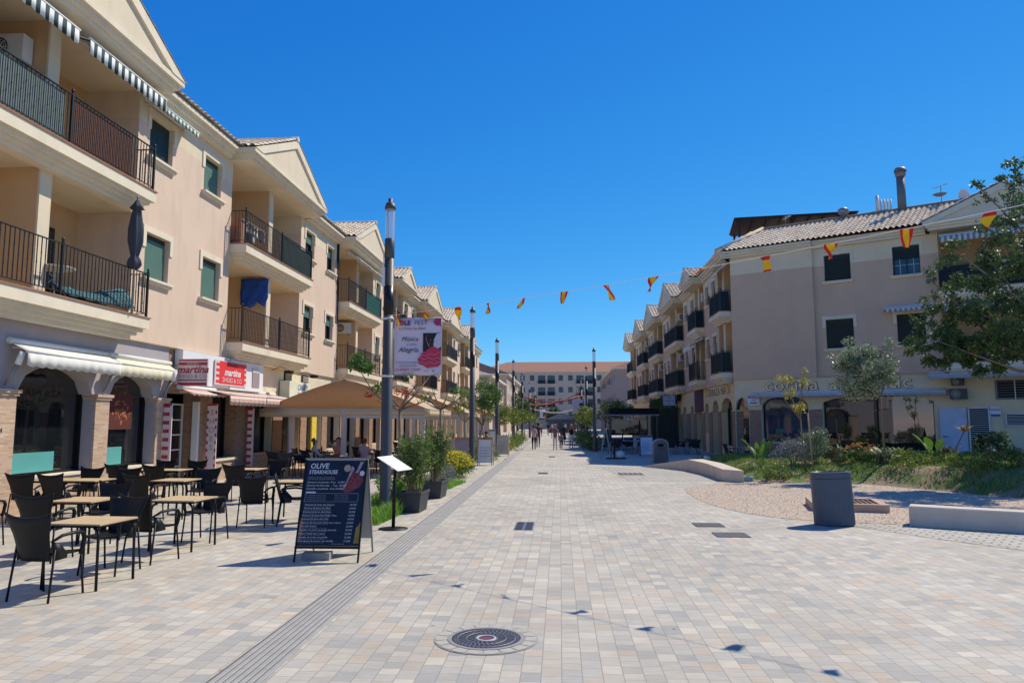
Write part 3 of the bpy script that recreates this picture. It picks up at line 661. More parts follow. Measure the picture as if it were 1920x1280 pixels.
# ---------------- right row (in its own shade)
GR = [(41.55, 1.45), (48.65, 1.5), (57.85, 3.1), (68.4, 3.0), (78.6, 3.0), (90.2, 2.9)]
gr_ = {0: [], 6: []}
for i in range(5): gr_[i + 1] = gapwins(GR[i][0] + GR[i][1], GR[i + 1][0] - GR[i + 1][1])
scrR = {}
for gi, (c, h) in enumerate(GR):
    scrR[(gi, 0)] = [(c - h + .08, c + h - .08, m_nscr if gi % 2 else m_dscr)]; scrR[(gi, 1)] = [(c - h + .08, c + h - .08, m_nscr)]
scrR[(1, 0)] = [(48.7, 50.05, m_nscr)]; scrR[(5, 1)] = [(90.2, 93, m_nscr)]
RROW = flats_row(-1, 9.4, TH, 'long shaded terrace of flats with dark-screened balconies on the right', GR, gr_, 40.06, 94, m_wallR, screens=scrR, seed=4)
def RPt(w, u, z):
    k, q = math.cos(TH), math.sin(TH); x = -w; return Vector((9.4 + x * k - u * q, x * q + u * k, z))
W = MB(-1)
rops = [(40.7, 43.5, .55, 2.55, 3.2), (44.2, 45.9, .05, 2.55, 3.15), (46.9, 48.2, 1.2, 2.5, 3.05), (49.0, 51.1, .05, 2.5, 3.1), (51.9, 53.4, .05, 2.4, 3.0), (54.9, 56.5, .05, 2.4, 3.0)]
v = 57.2
while v < 92: rops.append((v, v + 2.0, .05, 2.4, 3.0)); v += 2.75
archwall(W, 40.06, 94, 0, 3.99, rops, w=-.1, dep=.4, m=0)
pr = [40.06] + [e for o_ in rops for e in (o_[0], o_[1])] + [94]
for i in range(0, len(pr), 2):
    a, b = pr[i] + .02, pr[i + 1] - .02
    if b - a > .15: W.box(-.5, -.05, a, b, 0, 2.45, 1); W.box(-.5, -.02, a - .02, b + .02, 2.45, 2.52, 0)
W.box(-.3, -.06, 48.55, 51.5, 2.53, 3.98, 3)
m_purple = mat('dark_purple_paint', (.10, .035, .055), .8)
m_rcream = mat('yellow_cream_paint', (.78, .59, .32), .9, var=.06)
W.build('ground_floor_wall', [m_rcream, m_brickd, m_brick, m_purple], RROW)
for o_ in rops: shopwin(o_[0], o_[1], o_[2], o_[4], parent=RROW, S=-1, w=-.5, fm=m_dgreen)
lt = mat('bronze_letters', (.14, .10, .08), .45, metal=.6)
kk = text('I TERRAZA NIA 31', .62, lt, RROW, (.14, 44.4, 3.62), right=(0, -1, 0), ext=.05, bold=.006, sx=1.35)
# restaurant front hung with dark green posts
g = MB(-1); rs = random.Random(9)
for i in range(26): 
    u = 57 + i * .62; g.bar((.22, u, 0), (.22, u, 3.0), .09)
    if i % 2 == 0:
        for k in range(8): t = math.pi * k / 8; t2 = math.pi * (k + 1) / 8; g.bar((.22, u + .62 - .62 * math.cos(t), 3.0 + .45 * math.sin(t)), (.22, u + .62 - .62 * math.cos(t2), 3.0 + .45 * math.sin(t2)), .07)
g.box(.0, .25, 56.9, 73.2, 3.5, 4.15, 1)
tr = g.build('trellis', [mat('dark_bottle_green', (.012, .03, .022), .7), mat('dark_fascia', (.02, .02, .024), .6)], None)
tr.location = (9.4, 0, 0); tr.rotation_euler = (0, 0, TH); tag(tr, 'dark green arcade trellis with tall posts in front of the restaurant on the shaded side', 'trellis')
lv = MB(-1)
for i in range(2600):
    u = rs.uniform(57, 72.5); z = 3.35 + .5 * abs(math.sin((u - 57) / 1.24 * math.pi)) + rs.gauss(0, .16) - rs.random() ** 2 * .8
    lv.leaf((.26 + rs.random() * .22, u, z), .12, .6)
m_ivy = leafmat('ivy_leaves', (.02, .06, .015), (.06, .13, .03)); lv.build('climbing_plant', m_ivy, tr)

def KP0(w, u, z):
    a = math.atan2(-math.cos(R(31.6)), -math.sin(R(31.6))); return Vector((9.2 + w * math.cos(a) - u * math.sin(a), 39.9 + w * math.sin(a) + u * math.cos(a), z))
hp = MB(); pts = [RPt(.75, 39.75, 10.985), RPt(.48, 43.3, 10.985), RPt(-4.15, 43.3, 13.0), KP0(-4.2, .6, 13.02)]; A_ = (pts[1] - pts[0])
tiles(hp, pts[0] + Vector((.02, 0, 0)), A_, (4.6, .0, 2.02), A_.length, .01 + 4.9) if False else None
n_h = 14
for i in range(n_h):
    a0, a1 = i / n_h, (i + 1) / n_h; b0, b1 = pts[0].lerp(pts[1], a0), pts[0].lerp(pts[1], a1); t0, t1_ = pts[3].lerp(pts[2], a0), pts[3].lerp(pts[2], a1); m0, m1 = (b0 + b1) / 2 + Vector((-.05, -.02, .08)), (t0 + t1_) / 2 + Vector((-.05, -.02, .08))
    hp.face([b0, b0.lerp(m0, 1), m0.lerp(m1, 1), t0]); hp.face([m0, b1, t1_, m1])
hp.tube([pts[0] + Vector((0, 0, .05)), pts[3] + Vector((0, 0, .08))], .11, 8)
for f_ in (0,): hp.face([pts[0], pts[1], pts[2], pts[3]])
hipo = hp.build('hip_roof', m_tile, RROW); hipo.matrix_parent_inverse = (Matrix.Translation(RROW.location) @ Matrix.Rotation(TH, 4, 'Z')).inverted()
# ---------------- corner building facing the plaza
KRZ = math.atan2(-math.cos(R(31.6)), -math.sin(R(31.6)))
KR = thing('corner_building', 'mauve-brown corner apartment building over the aromatic kitchen shop, facing the planted bank', 'building', (9.2, 39.9, 0), KRZ)
def KP(w, u, z): return Vector((9.2 + w * math.cos(KRZ) - u * math.sin(KRZ), 39.9 + w * math.sin(KRZ) + u * math.cos(KRZ), z))
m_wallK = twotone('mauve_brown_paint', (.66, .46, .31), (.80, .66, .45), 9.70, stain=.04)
W = MB(); kw = [(4.72, 5.95, 8.88, 10.2), (7.82, 8.98, 8.82, 10.22), (4.68, 5.96, 5.5, 6.95), (7.86, 9.06, 5.5, 6.95)]
wallholes(W, 0, 4.2, 4.1, ZE + .05, [], 0); W.face([(0, 4.2, 4.1), (-.25, 4.2, 4.1), (-.25, 4.2, ZE + .05), (0, 4.2, ZE + .05)], 0)
wallholes(W, 4.2, 9.75, 4.1, ZE + .05, kw, -.22, .2, 0)
W.face([(0, 0, 4.1), (0, 0, ZE), (-1.9, 0, ZE), (-1.9, 0, 4.1)], 0); W.face([(0, 0, 4.1), (-2, 0, 4.1), (-2, 20, 4.1), (0, 20, 4.1)], 2)
W.box(-1.5, -.5, .3, 9.7, 4.15, ZE, 3)
W.box(-9, -1.5, 1.2, 26, 0, ZE + .3, 3)
kc, kh = 12.35, 2.62
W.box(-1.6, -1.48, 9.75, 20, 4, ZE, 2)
W.box(-1.5, 0, 9.72, 9.76, 4.1, ZE, 0); W.box(-1.5, -.02, kc - kh, kc + kh, Z1 - .5, Z1 + .004, 1); W.box(-1.5, -.02, kc - kh, kc + kh, Z2 - .5, Z2 + .004, 1); W.box(-1.5, -.0, kc - kh, kc + kh, ZE, ZE + .3, 1)
W.box(-.02, .005, 9.76, kc + kh, 4.1, Z1 - .2, 0)
wallholes(W, kc + kh, 26, 4.1, ZE + .05, [(16.2, 17.4, 5.6, 6.9), (16.2, 17.4, 8.9, 10.1), (20, 21.2, 5.6, 6.9), (20, 21.2, 8.9, 10.1)], 0, .2, 0); W.box(-1.5, -.3, kc + kh, 26, 4, ZE, 3)
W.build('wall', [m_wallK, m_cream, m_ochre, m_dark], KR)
W = MB()
archwall(W, .0, 26, 0, 4.1, [(.02, .72, .05, 2.55, 3.15), (1.4, 3.7, .85, 2.75, 3.18), (4.4, 9.2, .55, 2.85, 3.12), (10.55, 11.3, .06, 2.5, 2.5), (11.0 + .6, 13.9, 2.85, 3.72, 3.72), (16, 19, .5, 2.8, 2.8)], w=-.1, dep=.35, m=0)
W.box(-.4, -.045, .76, 1.36, 0, 2.5, 1); W.box(-.4, -.045, 3.74, 4.36, 0, 2.5, 1); W.box(-.4, -.02, .74, 1.38, 2.5, 2.56, 0); W.box(-.4, -.02, 3.72, 4.38, 2.5, 2.56, 0)
W.box(-.44, -.05, 1.4, 3.7, 0, .8, 1); W.box(-.44, -.05, 4.4, 9.2, 0, .5, 1); W.box(-.46, -.01, 1.38, 3.72, .8, .86, 2); W.box(-.46, -.01, 4.38, 9.22, .5, .56, 2)
W.box(-.4, -.06, 9.3, 26, 0, .35, 1)
W.build('ground_floor_wall', [mat('cream_shop_paint', (.78, .63, .40), .9, var=.06), m_brickd, m_trim], KR)
shopwin(.02, .72, .05, 3.15, parent=KR); shopwin(1.4, 3.7, .85, 3.18, parent=KR, gm=m_glassb); shopwin(4.4, 9.2, .55, 3.12, parent=KR, mull=1, gm=m_glass); shopwin(16, 19, .5, 2.8, parent=KR)
# tables and chairs seen dimly behind the shop glass, and pale strips of the display
for a, b, z0, zt in ((4.6, 4.9, .7, 2.2), (5.5, 5.8, .7, 2.0)): pass
co = MB()
for a, b, w0 in ((-.3, 4.25, 0), (4.25, kc - kh - .45, -.22)):
    co = MB()
    co.box(-.6, w0 + .2, a, b, ZE, ZE + .12); co.box(-.6, w0 + .31, a - (.1 if a < 0 else 0), b, ZE + .118, ZE + .24); co.box(-.6, w0 + .42, a - (.2 if a < 0 else 0), b, ZE + .238, ZE + .36); co.build('cornice', m_trim, KR)
co = MB(); co.box(-.6, .4, kc + kh + .45, 26, ZE, ZE + .36); co.build('cornice', m_trim, KR)
rf = MB(); tiles(rf, (.46, -.2, ZE + .37), (0, 1, 0), (-4.7, 0, 2.0), 26, 5.1); rf.tube([(-4.2, i * .45 + .6, ZE + 2.42) for i in range(57)], .12, 8, 1)
rf.face([(.4, -.2, ZE + .36), (-4.25, .6, ZE + 2.38), (-9, .6, ZE + .3), (-4, -.2, ZE + .3)], 1)
rf.box(-9, -4.2, .6, 26, ZE + .3, ZE + 1.9, 1); rf.build('roof', [m_tile, mat('brown_mortar', (.30, .2, .15), .9)], KR)
gable(1, kc, kh, KR, wf=.9, apex=12.25)
for z in (Z1, Z2):
    bl = slab(1, kc - kh, kc + kh, z, KR); railing(1, kc - kh + .05, kc + kh - .05, .5, z + .03, bl)
    sc = MB(); sc.box(.455, .47, kc - kh + .06, kc + kh - .1, z + .08, z + 1.1); sc.box(.05, .46, kc - kh + .06, kc - kh + .07, z + .08, z + 1.1); sc.build('screen', m_nscr, bl)
    shutter_window(1, kc - 1.4, kc + 1.3, z + .05, z + 2.2, KR, .25, light=False, w=-1.45, surround=False, bars=True, pane=m_glassb)
for hh, cl, br_ in zip(kw, (1, .38, 1, 1), (0, 1, 0, 0)):
    shutter_window(1, *hh, KR, cl, light=False, w=-.22, bars=bool(br_), pane=m_glassb if br_ else None, sm=mat('black_green_shutter', (.012, .022, .02), .6))
for a in (16.2, 20):
    for z in (5.6, 8.9): shutter_window(1, a, a + 1.2, z, z + (1.3 if z < 6 else 1.2), KR, 1, light=False)
# shop name in raised gold letters over a wider dark copy
ml = mat('gold_letters', (.95, .72, .42), .35, metal=0, var=.3, vs=6); mls = mat('dark_letter_edge', (.05, .035, .03), .6)
for s_, u_ in (('cocina', 2.92), ('aromatic', 6.55)):
    text(s_, .92, mls, KR, (-.075, u_, 3.74), right=(0, 1, 0), ext=.02, bold=.018, sx=1.12)
    text(s_, .92, ml, KR, (-.045, u_, 3.74), right=(0, 1, 0), ext=.006, bold=.002, sx=1.12)
# louvred gate, grille vents
def louvre(parent, a, b, z0, z1, w, m, pitch=.09, name='louvre'):
    mb = MB(); mb.box(w, w + .05, a, a + .05, z0, z1); mb.box(w, w + .05, b - .05, b, z0, z1); mb.box(w, w + .05, a, b, z1 - .05, z1 + .001); mb.box(w, w + .05, a, b, z0, z0 + .05); z = z0 + .08
    while z < z1 - .07: mb.bar((w + .025, a + .04, z), (w + .025, b - .04, z), .035, .02); z += pitch
    mb.box(w - .03, w - .01, a, b, z0, z1, 1); return mb.build(name, [m, m_dark], parent)
louvre(KR, 10.52, 11.33, .06, 2.52, -.06, m_white, name='louvred_gate'); louvre(KR, 11.62, 13.88, 2.86, 3.72, -.12, m_grey, .11, 'window_grille'); louvre(KR, 11.9, 13.2, 1.7, 2.25, -.07, m_offw, .06, 'vent_grille')
for u_ in (12.3, 13.1): 
    b_ = MB(); b_.box(-.05, -.03, u_, u_ + .04, 2.86, 3.72); b_.build('window_bar', m_offw, KR)
d = MB(); d.box(.02, .06, 9.42, 10.4, .08, 2.5); wd = d.build('white_door', mat('blue_white_door', (.52, .58, .68), .5), KR); d = MB(); d.box(.06, .1, 9.52, 9.56, 1.2, 1.27); d.box(.09, .11, 9.52, 9.72, 1.22, 1.245); d.build('handle', m_black, wd)
d = MB(); d.box(-.02, .02, 10.4, 10.46, 0, 2.56); d.build('door_frame', m_offw, KR)

# things on the roof
g = MB(); g.lathe([(.21, 0), (.21, 2.05)], seg=18); g.lathe([(.21, 2.0), (.27, 2.08), (.28, 2.28)], seg=8, m=1); g.lathe([(.33, 2.29), (.33, 2.33), (.24, 2.5), (.22, 2.5)], seg=8, m=0); g.lathe([(.26, -.3), (.34, -.3), (.26, .06)], seg=18, m=0)
tag(g.build('chimney_pipe', [mat('dull_steel_pipe', (.16, .16, .165), .6, metal=.2), mat('rusted_collar', (.24, .19, .16), .8)], loc=KP(-4.1, 7.9, 12.75)), 'tall dark metal flue pipe with a cap on the tiled roof of the corner building', 'chimney')
def vent(loc, s, label):
    g = MB(); g.lathe([(.18 * s, 0), (.18 * s, .45 * s), (.34 * s, .5 * s), (.36 * s, .72 * s), (.22 * s, .86 * s)], seg=14); tag(g.build('roof_vent', m_grey, loc=loc), label, 'vent')
vent(KP(-4.2, 5.0, 12.9), .8, 'squat grey vent cowl on the ridge left of the tall flue pipe')
def aerial(loc, h, label, dish=False):
    g = MB(); g.tube([(0, 0, 0), (0, 0, h)], .02, 6); g.tube([(-.45, 0, h - .05), (.45, 0, h - .05)], .012, 5)
    for i in range(6): x = -.4 + i * .16; g.tube([(x, -.2 + .015 * i, h - .05), (x, .2 - .015 * i, h - .05)], .008, 4)
    if dish: g.lathe([(.01, 0), (.2, .03), (.34, .12)], (0, .1, h * .45), 14, cap=False)
    tag(g.build('aerial', m_grey, loc=loc, rz=random.random() * 3), label, 'aerial')
aerial(KP(-4.2, 1.9, 12.7), .9, 'thin television aerial at the left end of the corner building ridge')
aerial(KP(-4.2, 9.7, 12.9), 1.1, 'television aerial on the ridge right of the tall flue pipe', True)
aerial(KP(-4.2, 13.3, 12.9), 1.9, 'tallest roof aerial, behind the gable and the tree')
for i, u_ in enumerate((10.6, 12.0)):
    g = MB(); g.tube([(0, 0, -.3), (0, 0, .3)], .03, 6)
    pr_ = [(.02, 0), (.25, .04), (.42, .13)]; k = len(g.v); g.lathe(pr_, (0, 0, 0), 18, cap=False)
    for q in range(k, len(g.v)): x, y, z = g.v[q]; g.v[q] = (x, -z, y + .35)
    tag(g.build('satellite_dish', m_offw, loc=KP(-4.3, u_, 12.85), rz=.4), ['satellite dish on the ridge nearer the tall flue pipe', 'satellite dish on the ridge nearer the gable peak'][i], 'dish')
g = MB()
for i in range(4): g.lathe([(.06, 0), (.06, .9)], (i * .17, 0, 0), 8)
g.lathe([(.1, 0), (.1, 1.2)], (-.05, .3, 0), 8); tag(g.build('vent_pipes', m_offw, loc=KP(-4.4, 6.85, 12.9)), 'cluster of pale vent pipes on the ridge between the cowl and the tall flue', 'pipes')
# dark timber roof of a terrace behind the ridge
g = MB(); c0 = KP(-7.5, 1.4, 0)
g.box(-3.2, 3.6, -2, 2, 0, .1); g.box(-3.3, 3.7, -2.1, 2.1, .1, .16, 1)
for i in range(9): g.box(-3 + i * .8, -2.9 + i * .8, -2.1, 2.1, -.1, 0)
for x in (-3, 0, 3.3):
    for y in (-1.8, 1.8): g.box(x - .06, x + .06, y - .06, y + .06, -2.6, 0)
tag(g.build('terrace_canopy', [mat('dark_brown_timber', (.05, .025, .02), .7), mat('dark_roofing', (.05, .035, .035), .8)], loc=AY(1475, 424, 46), rz=-.15), 'dark brown timber roof of a terrace rising behind the tiled ridge', 'canopy')

# ---------------- buildings further down the street
def simple_block(name, label, loc, rz, L, D, H, wall, rows, cols, winw, winh, roofh, z0=3.8, fh=3.0, blank_front=False, balc=False, roofm=None, S=1, x0w=1.2, hip=1.5):
    root = thing(name, label, 'building', loc, rz); W = MB(S); holes = []; 
    for r_ in range(rows):
        for c_ in range(cols):
            u = x0w + (L - 2 * x0w) * (c_ + .5) / cols; z = z0 + r_ * fh + .9; ww, hh = (winw, winh)
            if balc and c_ % 4 in (2, 3): ww, hh, z = 1.9, 2.2, z0 + r_ * fh + .05
            holes.append((u - ww / 2, u + ww / 2, z, z + hh, c_ % 4 in (2, 3)))
    wallholes(W, 0, L, 0, H, [h_[:4] for h_ in holes], 0, .3)
    W.box(-D, -.35, 0.001, L - .001, 0, H, 1); W.face([(0, 0, 0), (0, 0, H), (-D, 0, H), (-D, 0, 0)], 0); W.face([(0, L, 0), (-D, L, 0), (-D, L, H), (0, L, H)], 0)
    pass
    W.build('wall', [wall, m_dark], root)
    for a, b, c_, d_, bal in holes:
        w_ = MB(S); w_.box(-.3, -.24, a, b, c_, d_); w_.box(-.24, -.22, a, b, c_, c_ + .06, 1); w_.box(-.24, -.22, (a + b) / 2 - .03, (a + b) / 2 + .03, c_, d_, 1); wn = w_.build('window', [m_glassb, m_dgreen], root)
        if bal:
            q = MB(S); q.box(-.05, .35, a - .05, b + .05, c_ - .12, c_); q.box(.3, .33, a, b, c_, c_ + .95, 1); q.build('balcony', [m_trim, m_nscr], root)
    rf = MB(S); o = .5; z = H
    rf.box(-D - o, o, -o, L + o, z, z + .25, 1)
    P = [(o, -o), (o, L + o), (-D - o, L + o), (-D - o, -o)]; r1, r2 = (-D / 2, hip), (-D / 2, L - hip)
    zz = z + .25
    rf.face([(*P[0], zz), (*P[1], zz), (*r2, zz + roofh), (*r1, zz + roofh)]); rf.face([(*P[1], zz), (*P[2], zz), (*r2, zz + roofh)]); rf.face([(*P[2], zz), (*P[3], zz), (*r1, zz + roofh), (*r2, zz + roofh)]); rf.face([(*P[3], zz), (*P[0], zz), (*r1, zz + roofh)])
    rf.build('roof', [roofm or m_tiler, m_trim], root); return root
m_far = mat('far_cream_paint', (.56, .44, .34), .9, var=.06); m_farp = mat('far_pink_paint', (.60, .47, .36), .9, var=.06, vs=.3); m_farg = mat('far_grey_beige_paint', (.40, .31, .27), .9, var=.05)
simple_block('apartment_block', 'wide five-storey block with red tiled roof closing the end of the street', (-22, 192, 0), R(-90), 52, 14, 14.6, m_farp, 4, 20, 1.2, 1.4, 3.0, z0=2.4, fh=3.05, balc=True, hip=8)
simple_block("apartment_building", "beige side-street building with a tiled roof beyond the shaded terrace on the right", (8.6, 114, 0), 0, 44, 14, 9.9, m_farg, 3, 11, .9, 1.3, 2.6, z0=.9, fh=3.1, hip=3, S=-1)
b2 = simple_block('apartment_building', 'lower cream building with tiled roof beyond the sunlit terrace on the left', (-9.9, 104, 0), 0, 26, 10, 8.2, m_far, 2, 8, .9, 1.4, 1.6, z0=2.4, fh=2.9, roofm=m_tile)
b3 = simple_block('apartment_building', 'cream gabled building behind the far left lamp posts, next to the end block', (-9.6, 134, 0), 0, 40, 14, 10.3, m_far, 3, 12, .9, 1.4, 2.8, z0=1.9, fh=2.9, hip=1)
# ------------------------------------------------------------------ things fixed to the left facade
def awning(row, u0, u1, w0, w1, z0, z1, val, m, mval, label, group=None, scal=.28, side=True, arms=True, parent_rz=None, S=1, box=True, name='awning'):
    """cloth from the roller at (w0, z0) out to the bar at (w1, z1), valance of height val"""
    P, rz = row; um = (u0 + u1) / 2; loc = P(w0, um, z1); t = thing(name, label, 'awning', loc, rz, group); L = (u1 - u0) / 2; dw, dz = w1 - w0, z0 - z1
    c = MB(S); n = max(2, int(2 * L / .25)); c.sheet([[(dw * v + (0), -L + 2 * L * i / n, dz * (1 - v)) for i in range(n + 1)] for v in (0, .33, .66, 1)], .008); c.build('cloth', m, t)
    v = MB(S); N = max(4, int(2 * L / scal)) * 4; g = []
    for k in (0, 1):
        g.append([(dw + .008 + (.012 * math.sin(i * 1.3) if k else 0), -L + 2 * L * i / N, (-val - .035 * abs(math.sin(math.pi * i / 4)) + .03) * k) for i in range(N + 1)])
    v.sheet(g, .006); 
    v.build('valance', mval, t)
    b = MB(S)
    if box: b.tube([(.03, -L - .05, dz + .03), (.03, L + .05, dz + .03)], .065, 10)
    b.tube([(dw, -L - .02, 0), (dw, L + .02, 0)], .028, 8)
    b.build('roller', m_offw, t)
    if arms:
        for s_ in (-1, 1):
            a = MB(S); a.tube([(0, s_ * (L - .1), dz - .1), (dw * .5, s_ * (L - .35), dz * .4), (dw, s_ * (L - .15), -.03)], .018, 6); a.build('arm', m_offw, t)
    return t
LR = (LP, -TH); RR = (RPt, TH); KRr = (KP, KRZ)
m_awg = stripemat('green_white_stripes', (.72, .72, .70), (.02, .05, .05), .26); m_awg2 = stripemat('pale_green_stripes', (.70, .72, .66), (.10, .20, .14), .2)
m_cw = mat('white_canvas', (.70, .68, .62), .9, var=.06, vs=3); m_cc = mat('cream_canvas', (.72, .66, .48), .9, var=.06, vs=3)
m_rs = stripemat('red_white_stripes', (.70, .62, .55), (.50, .13, .08), .14); m_gh = stripemat('red_gingham', (.74, .66, .58), (.55, .22, .13), .11, check=.11)
m_grs = stripemat('grey_white_stripes', (.60, .60, .60), (.22, .23, .26), .22)
awning(LR, 11.6, 14.5, .28, .75, 10.45, 10.28, .34, m_awg, m_awg, 'dark green and white striped awning rolled up at the top left corner', group='striped balcony awnings')
awning(LR, 14.85, 18.0, .28, .75, 10.45, 10.28, .34, m_awg, m_awg, 'dark green and white striped awning over the brown-screened top balcony', group='striped balcony awnings')
awning(LR, 18.15, 20.35, .05, .45, 10.42, 10.32, .16, m_awg2, m_awg2, 'pale green striped awning rolled up over the top window beside the first balcony', arms=True)
awning(LR, 14.15, 17.3, -.05, .36, 3.5, 3.3, .30, m_cw, m_cw, 'white scalloped awning rolled out above the larger arched shop window')
awning(LR, 17.45, 20.2, -.05, .2, 3.5, 3.32, .30, m_cc, m_cc, 'cream scalloped awning above the narrower arched shop window')
awning(LR, 20.45, 22.55, .15, .55, 2.85, 2.7, .06, m_rs, m_rs, 'short red and white striped awning over the glazed shoe shop door')
awning(LR, 22.0, 24.75, -.05, .95, 2.9, 2.72, .32, m_gh, m_gh, 'red gingham awning over the shoe shop window')
awning(LR, 24.8, 27.9, -.05, .95, 2.9, 2.72, .32, m_gh, m_gh, 'red gingham awning right of the shoe shop, nearest the tan pavilion')
awning(LR, 36.3, 41.8, .25, .7, 10.4, 10.2, .08, m_cw, m_awg, 'rolled awning under the third gable soffit behind the tall lamp post', arms=False)
awning(KRr, .95, 9.75, -.1, .3, 3.34, 3.27, .17, m_cw, mat('grey_canvas', (.42, .42, .45), .9), 'long pale grey awning over the aromatic kitchen shop windows', arms=False)
awning(KRr, 7.4, 9.4, -.18, .35, 7.28, 7.18, .16, m_grs, m_grs, 'small grey striped awning over the lower window beside the bay of the corner building')
awning(KRr, 9.15, 17, -.1, .95, 4.1, 3.98, .2, m_cw, mat('grey_canvas', (.42, .42, .45), .9), 'pale awning over the louvred gate and grille, under the big tree', arms=False)
awning(KRr, 9.9, 14.9, .1, .8, 10.4, 10.25, .32, m_grs, m_grs, 'grey striped awning under the gable of the corner building', arms=False)
awning(KRr, 9.9, 14.9, .1, .7, 7.25, 7.15, .34, m_grs, m_grs, 'grey striped awning over the lower balcony behind the big tree', arms=False)
awning(RR, 40.4, 43.1, .1, .6, 10.4, 10.0, .12, m_cw, m_cw, 'white awning half out under the shaded eave, first balcony past the corner', S=-1)
awning(RR, 47.3, 49.9, .1, .9, 7.1, 6.7, .3, m_cw, m_cw, 'pale awning let down over the second lower balcony past the corner, in shade', S=-1)

def acunit(P, w, u, z, rz, label, s=1, group='air conditioning units', cm=None):
    t = thing('air_conditioner', label, 'air conditioner', P(w, u, z), rz, group)
    b = MB(); b.box(-.42 * s, .42 * s, 0, .3 * s, 0, .58 * s); b.build('casing', cm or m_offw, t)
    f = MB(); k = 0
    for i in range(24):
        a = 2 * math.pi * i / 24; a2 = 2 * math.pi * (i + 1) / 24; r_ = .22 * s; f.face([(-.12 * s, -.006, .29 * s), (-.12 * s + r_ * math.cos(a), -.006, .29 * s + r_ * math.sin(a)), (-.12 * s + r_ * math.cos(a2), -.006, .29 * s + r_ * math.sin(a2))])
    f.build('fan', mat('dark_fan', (.05, .05, .055), .6), t)
    g = MB()
    for rr in (.07, .12, .17, .22): g.tube([(-.12 * s + rr * s * math.cos(i * math.pi / 8), -.015, .29 * s + rr * s * math.sin(i * math.pi / 8)) for i in range(17)], .006, 4, cap=False)
    for i in range(4): g.tube([(-.12 * s - .22 * s * math.cos(i * math.pi / 4), -.015, .29 * s - .22 * s * math.sin(i * math.pi / 4)), (-.12 * s + .22 * s * math.cos(i * math.pi / 4), -.015, .29 * s + .22 * s * math.sin(i * math.pi / 4))], .006, 4)
    g.build('fan_guard', m_offw, t)
    h = MB(); h.bar((-.3 * s, -.02, -.02), (-.3 * s, .34 * s, -.02), .03); h.bar((.3 * s, -.02, -.02), (.3 * s, .34 * s, -.02), .03); h.build('bracket', m_grey, t)
acunit(LP, -.75, 14.28, 9.55, -TH, 'air conditioning unit on the top left balcony at the frame edge')
acunit(LP, -.62, 38.4, 6.55, -TH, 'air conditioning unit on the lower balcony left of the tall lamp post')
for c_, z_, lab in ((48.4, 9.6, 'on the top balcony of the second bay past the corner, shaded side'), (57.6, 9.6, 'on the top balcony of the wide third bay, shaded side'), (57.6, 6.5, 'on the lower balcony of the wide third bay, shaded side'), (68.2, 6.5, 'on the lower balcony of the fourth bay, shaded side'), (78.4, 9.7, 'on the top balcony of the fifth bay, shaded side')):
    acunit(RPt, -.45, c_ - .5, z_, TH, 'air conditioning unit ' + lab)
acunit(KP, .28, 10.22, 2.9, KRZ + R(90), 'dark air conditioning unit above the white door of the shop', .8, cm=m_post); acunit(KP, .28, 10.22, 3.5, KRZ + R(90), 'upper dark air conditioning unit, just under the pale awning', .6, cm=m_post)

# wall lamps
def wall_lamp(u, label):
    t = thing('wall_lamp', label, 'lamp', LP(-.06, u, 2.62), -TH, 'slanted wall lamps')
    a = MB(); a.tube([(.02, 0, 0), (.22, .06, .42)], [.02, .055], 10); a.build('cone', m_grey, t); b = MB(); b.tube([(.22, .06, .42), (.30, .08, .68)], .06, 10); b.build('lamp_shade', m_white, t)
wall_lamp(14.1, 'slanted torch-shaped wall lamp left of the larger arched window'); wall_lamp(17.3, 'slanted torch-shaped wall lamp between the two arched windows'); wall_lamp(20.0, 'slanted torch-shaped wall lamp next to the shoe shop sign')
s_ = thing('wall_sign', 'white-framed pale picture board on the grey wall at the left edge', 'sign', LP(-.09, 13.3, 3.05), -TH)
b = MB(); b.box(0, .03, -.55, .5, -.02, .75); b.build('board', mat('pale_blue_print', (.35, .45, .50), .6, var=.35, vs=4), s_); b = MB()
for q in ((-.6, .55, -.07, -.02), (-.6, .55, .75, .80), (-.6, -.55, -.02, .75), (.5, .55, -.02, .75)): b.box(0, .045, *q)
b.build('frame', m_white, s_)

# shoe shop signs
m_signp = mat('pale_pink_sign', (.72, .60, .58), .5, var=.03); m_dred = mat('crimson_print', (.45, .03, .06), .5, var=.05); m_bred = mat('bright_red_print', (.75, .04, .04), .5, var=.05); m_gp = mat('grey_print', (.30, .27, .28), .6)
S_ = thing('projecting_sign', 'projecting shoe shop sign with crimson stripes hung out from the wall', 'sign', LP(-.14, 20.5, 2.9), -TH)
b = MB(); b.box(.24, 1.12, -.04, .04, 0, .78); b.build('board', m_signp, S_)
b = MB(); zz = [(.03, .10), (.16, .19), (.72, .76), (.60, .68)]
for a_, c_ in zz: b.box(.26, 1.10, -.048, -.041, a_, c_); b.build('stripes', m_dred, S_) if a_ == .60 else None
text('ZAPATERIA', .07, m_signp, S_, (.68, -.053, .64)); text('martina', .30, m_dred, S_, (.68, -.046, .47), shear=.35, bold=.007); text('SHOES & CO', .155, m_gp, S_, (.68, -.046, .28), sx=.98)
b = MB(); b.bar((-.1, 0, .2), (.26, 0, .2), .03); b.bar((-.1, 0, .6), (.26, 0, .6), .03); b.build('bracket', m_grey, S_)
S2 = thing('shop_fascia_sign', 'white fascia board with red shoe shop panel above the gingham awnings', 'sign', LP(.02, 20.6, 2.98), -TH)
b = MB(); b.box(-.1, .14, 0, 3.0, 0, .98); b.box(-.1, .16, 3.05, 5.7, -.03, .95); b.build('board', m_white, S2)
b = MB(); b.box(.16, .19, 1.9, 4.2, .08, .86); b.build('panel', m_signp, S2); b = MB(); b.box(.19, .195, 2.2, 4.05, .12, .84)
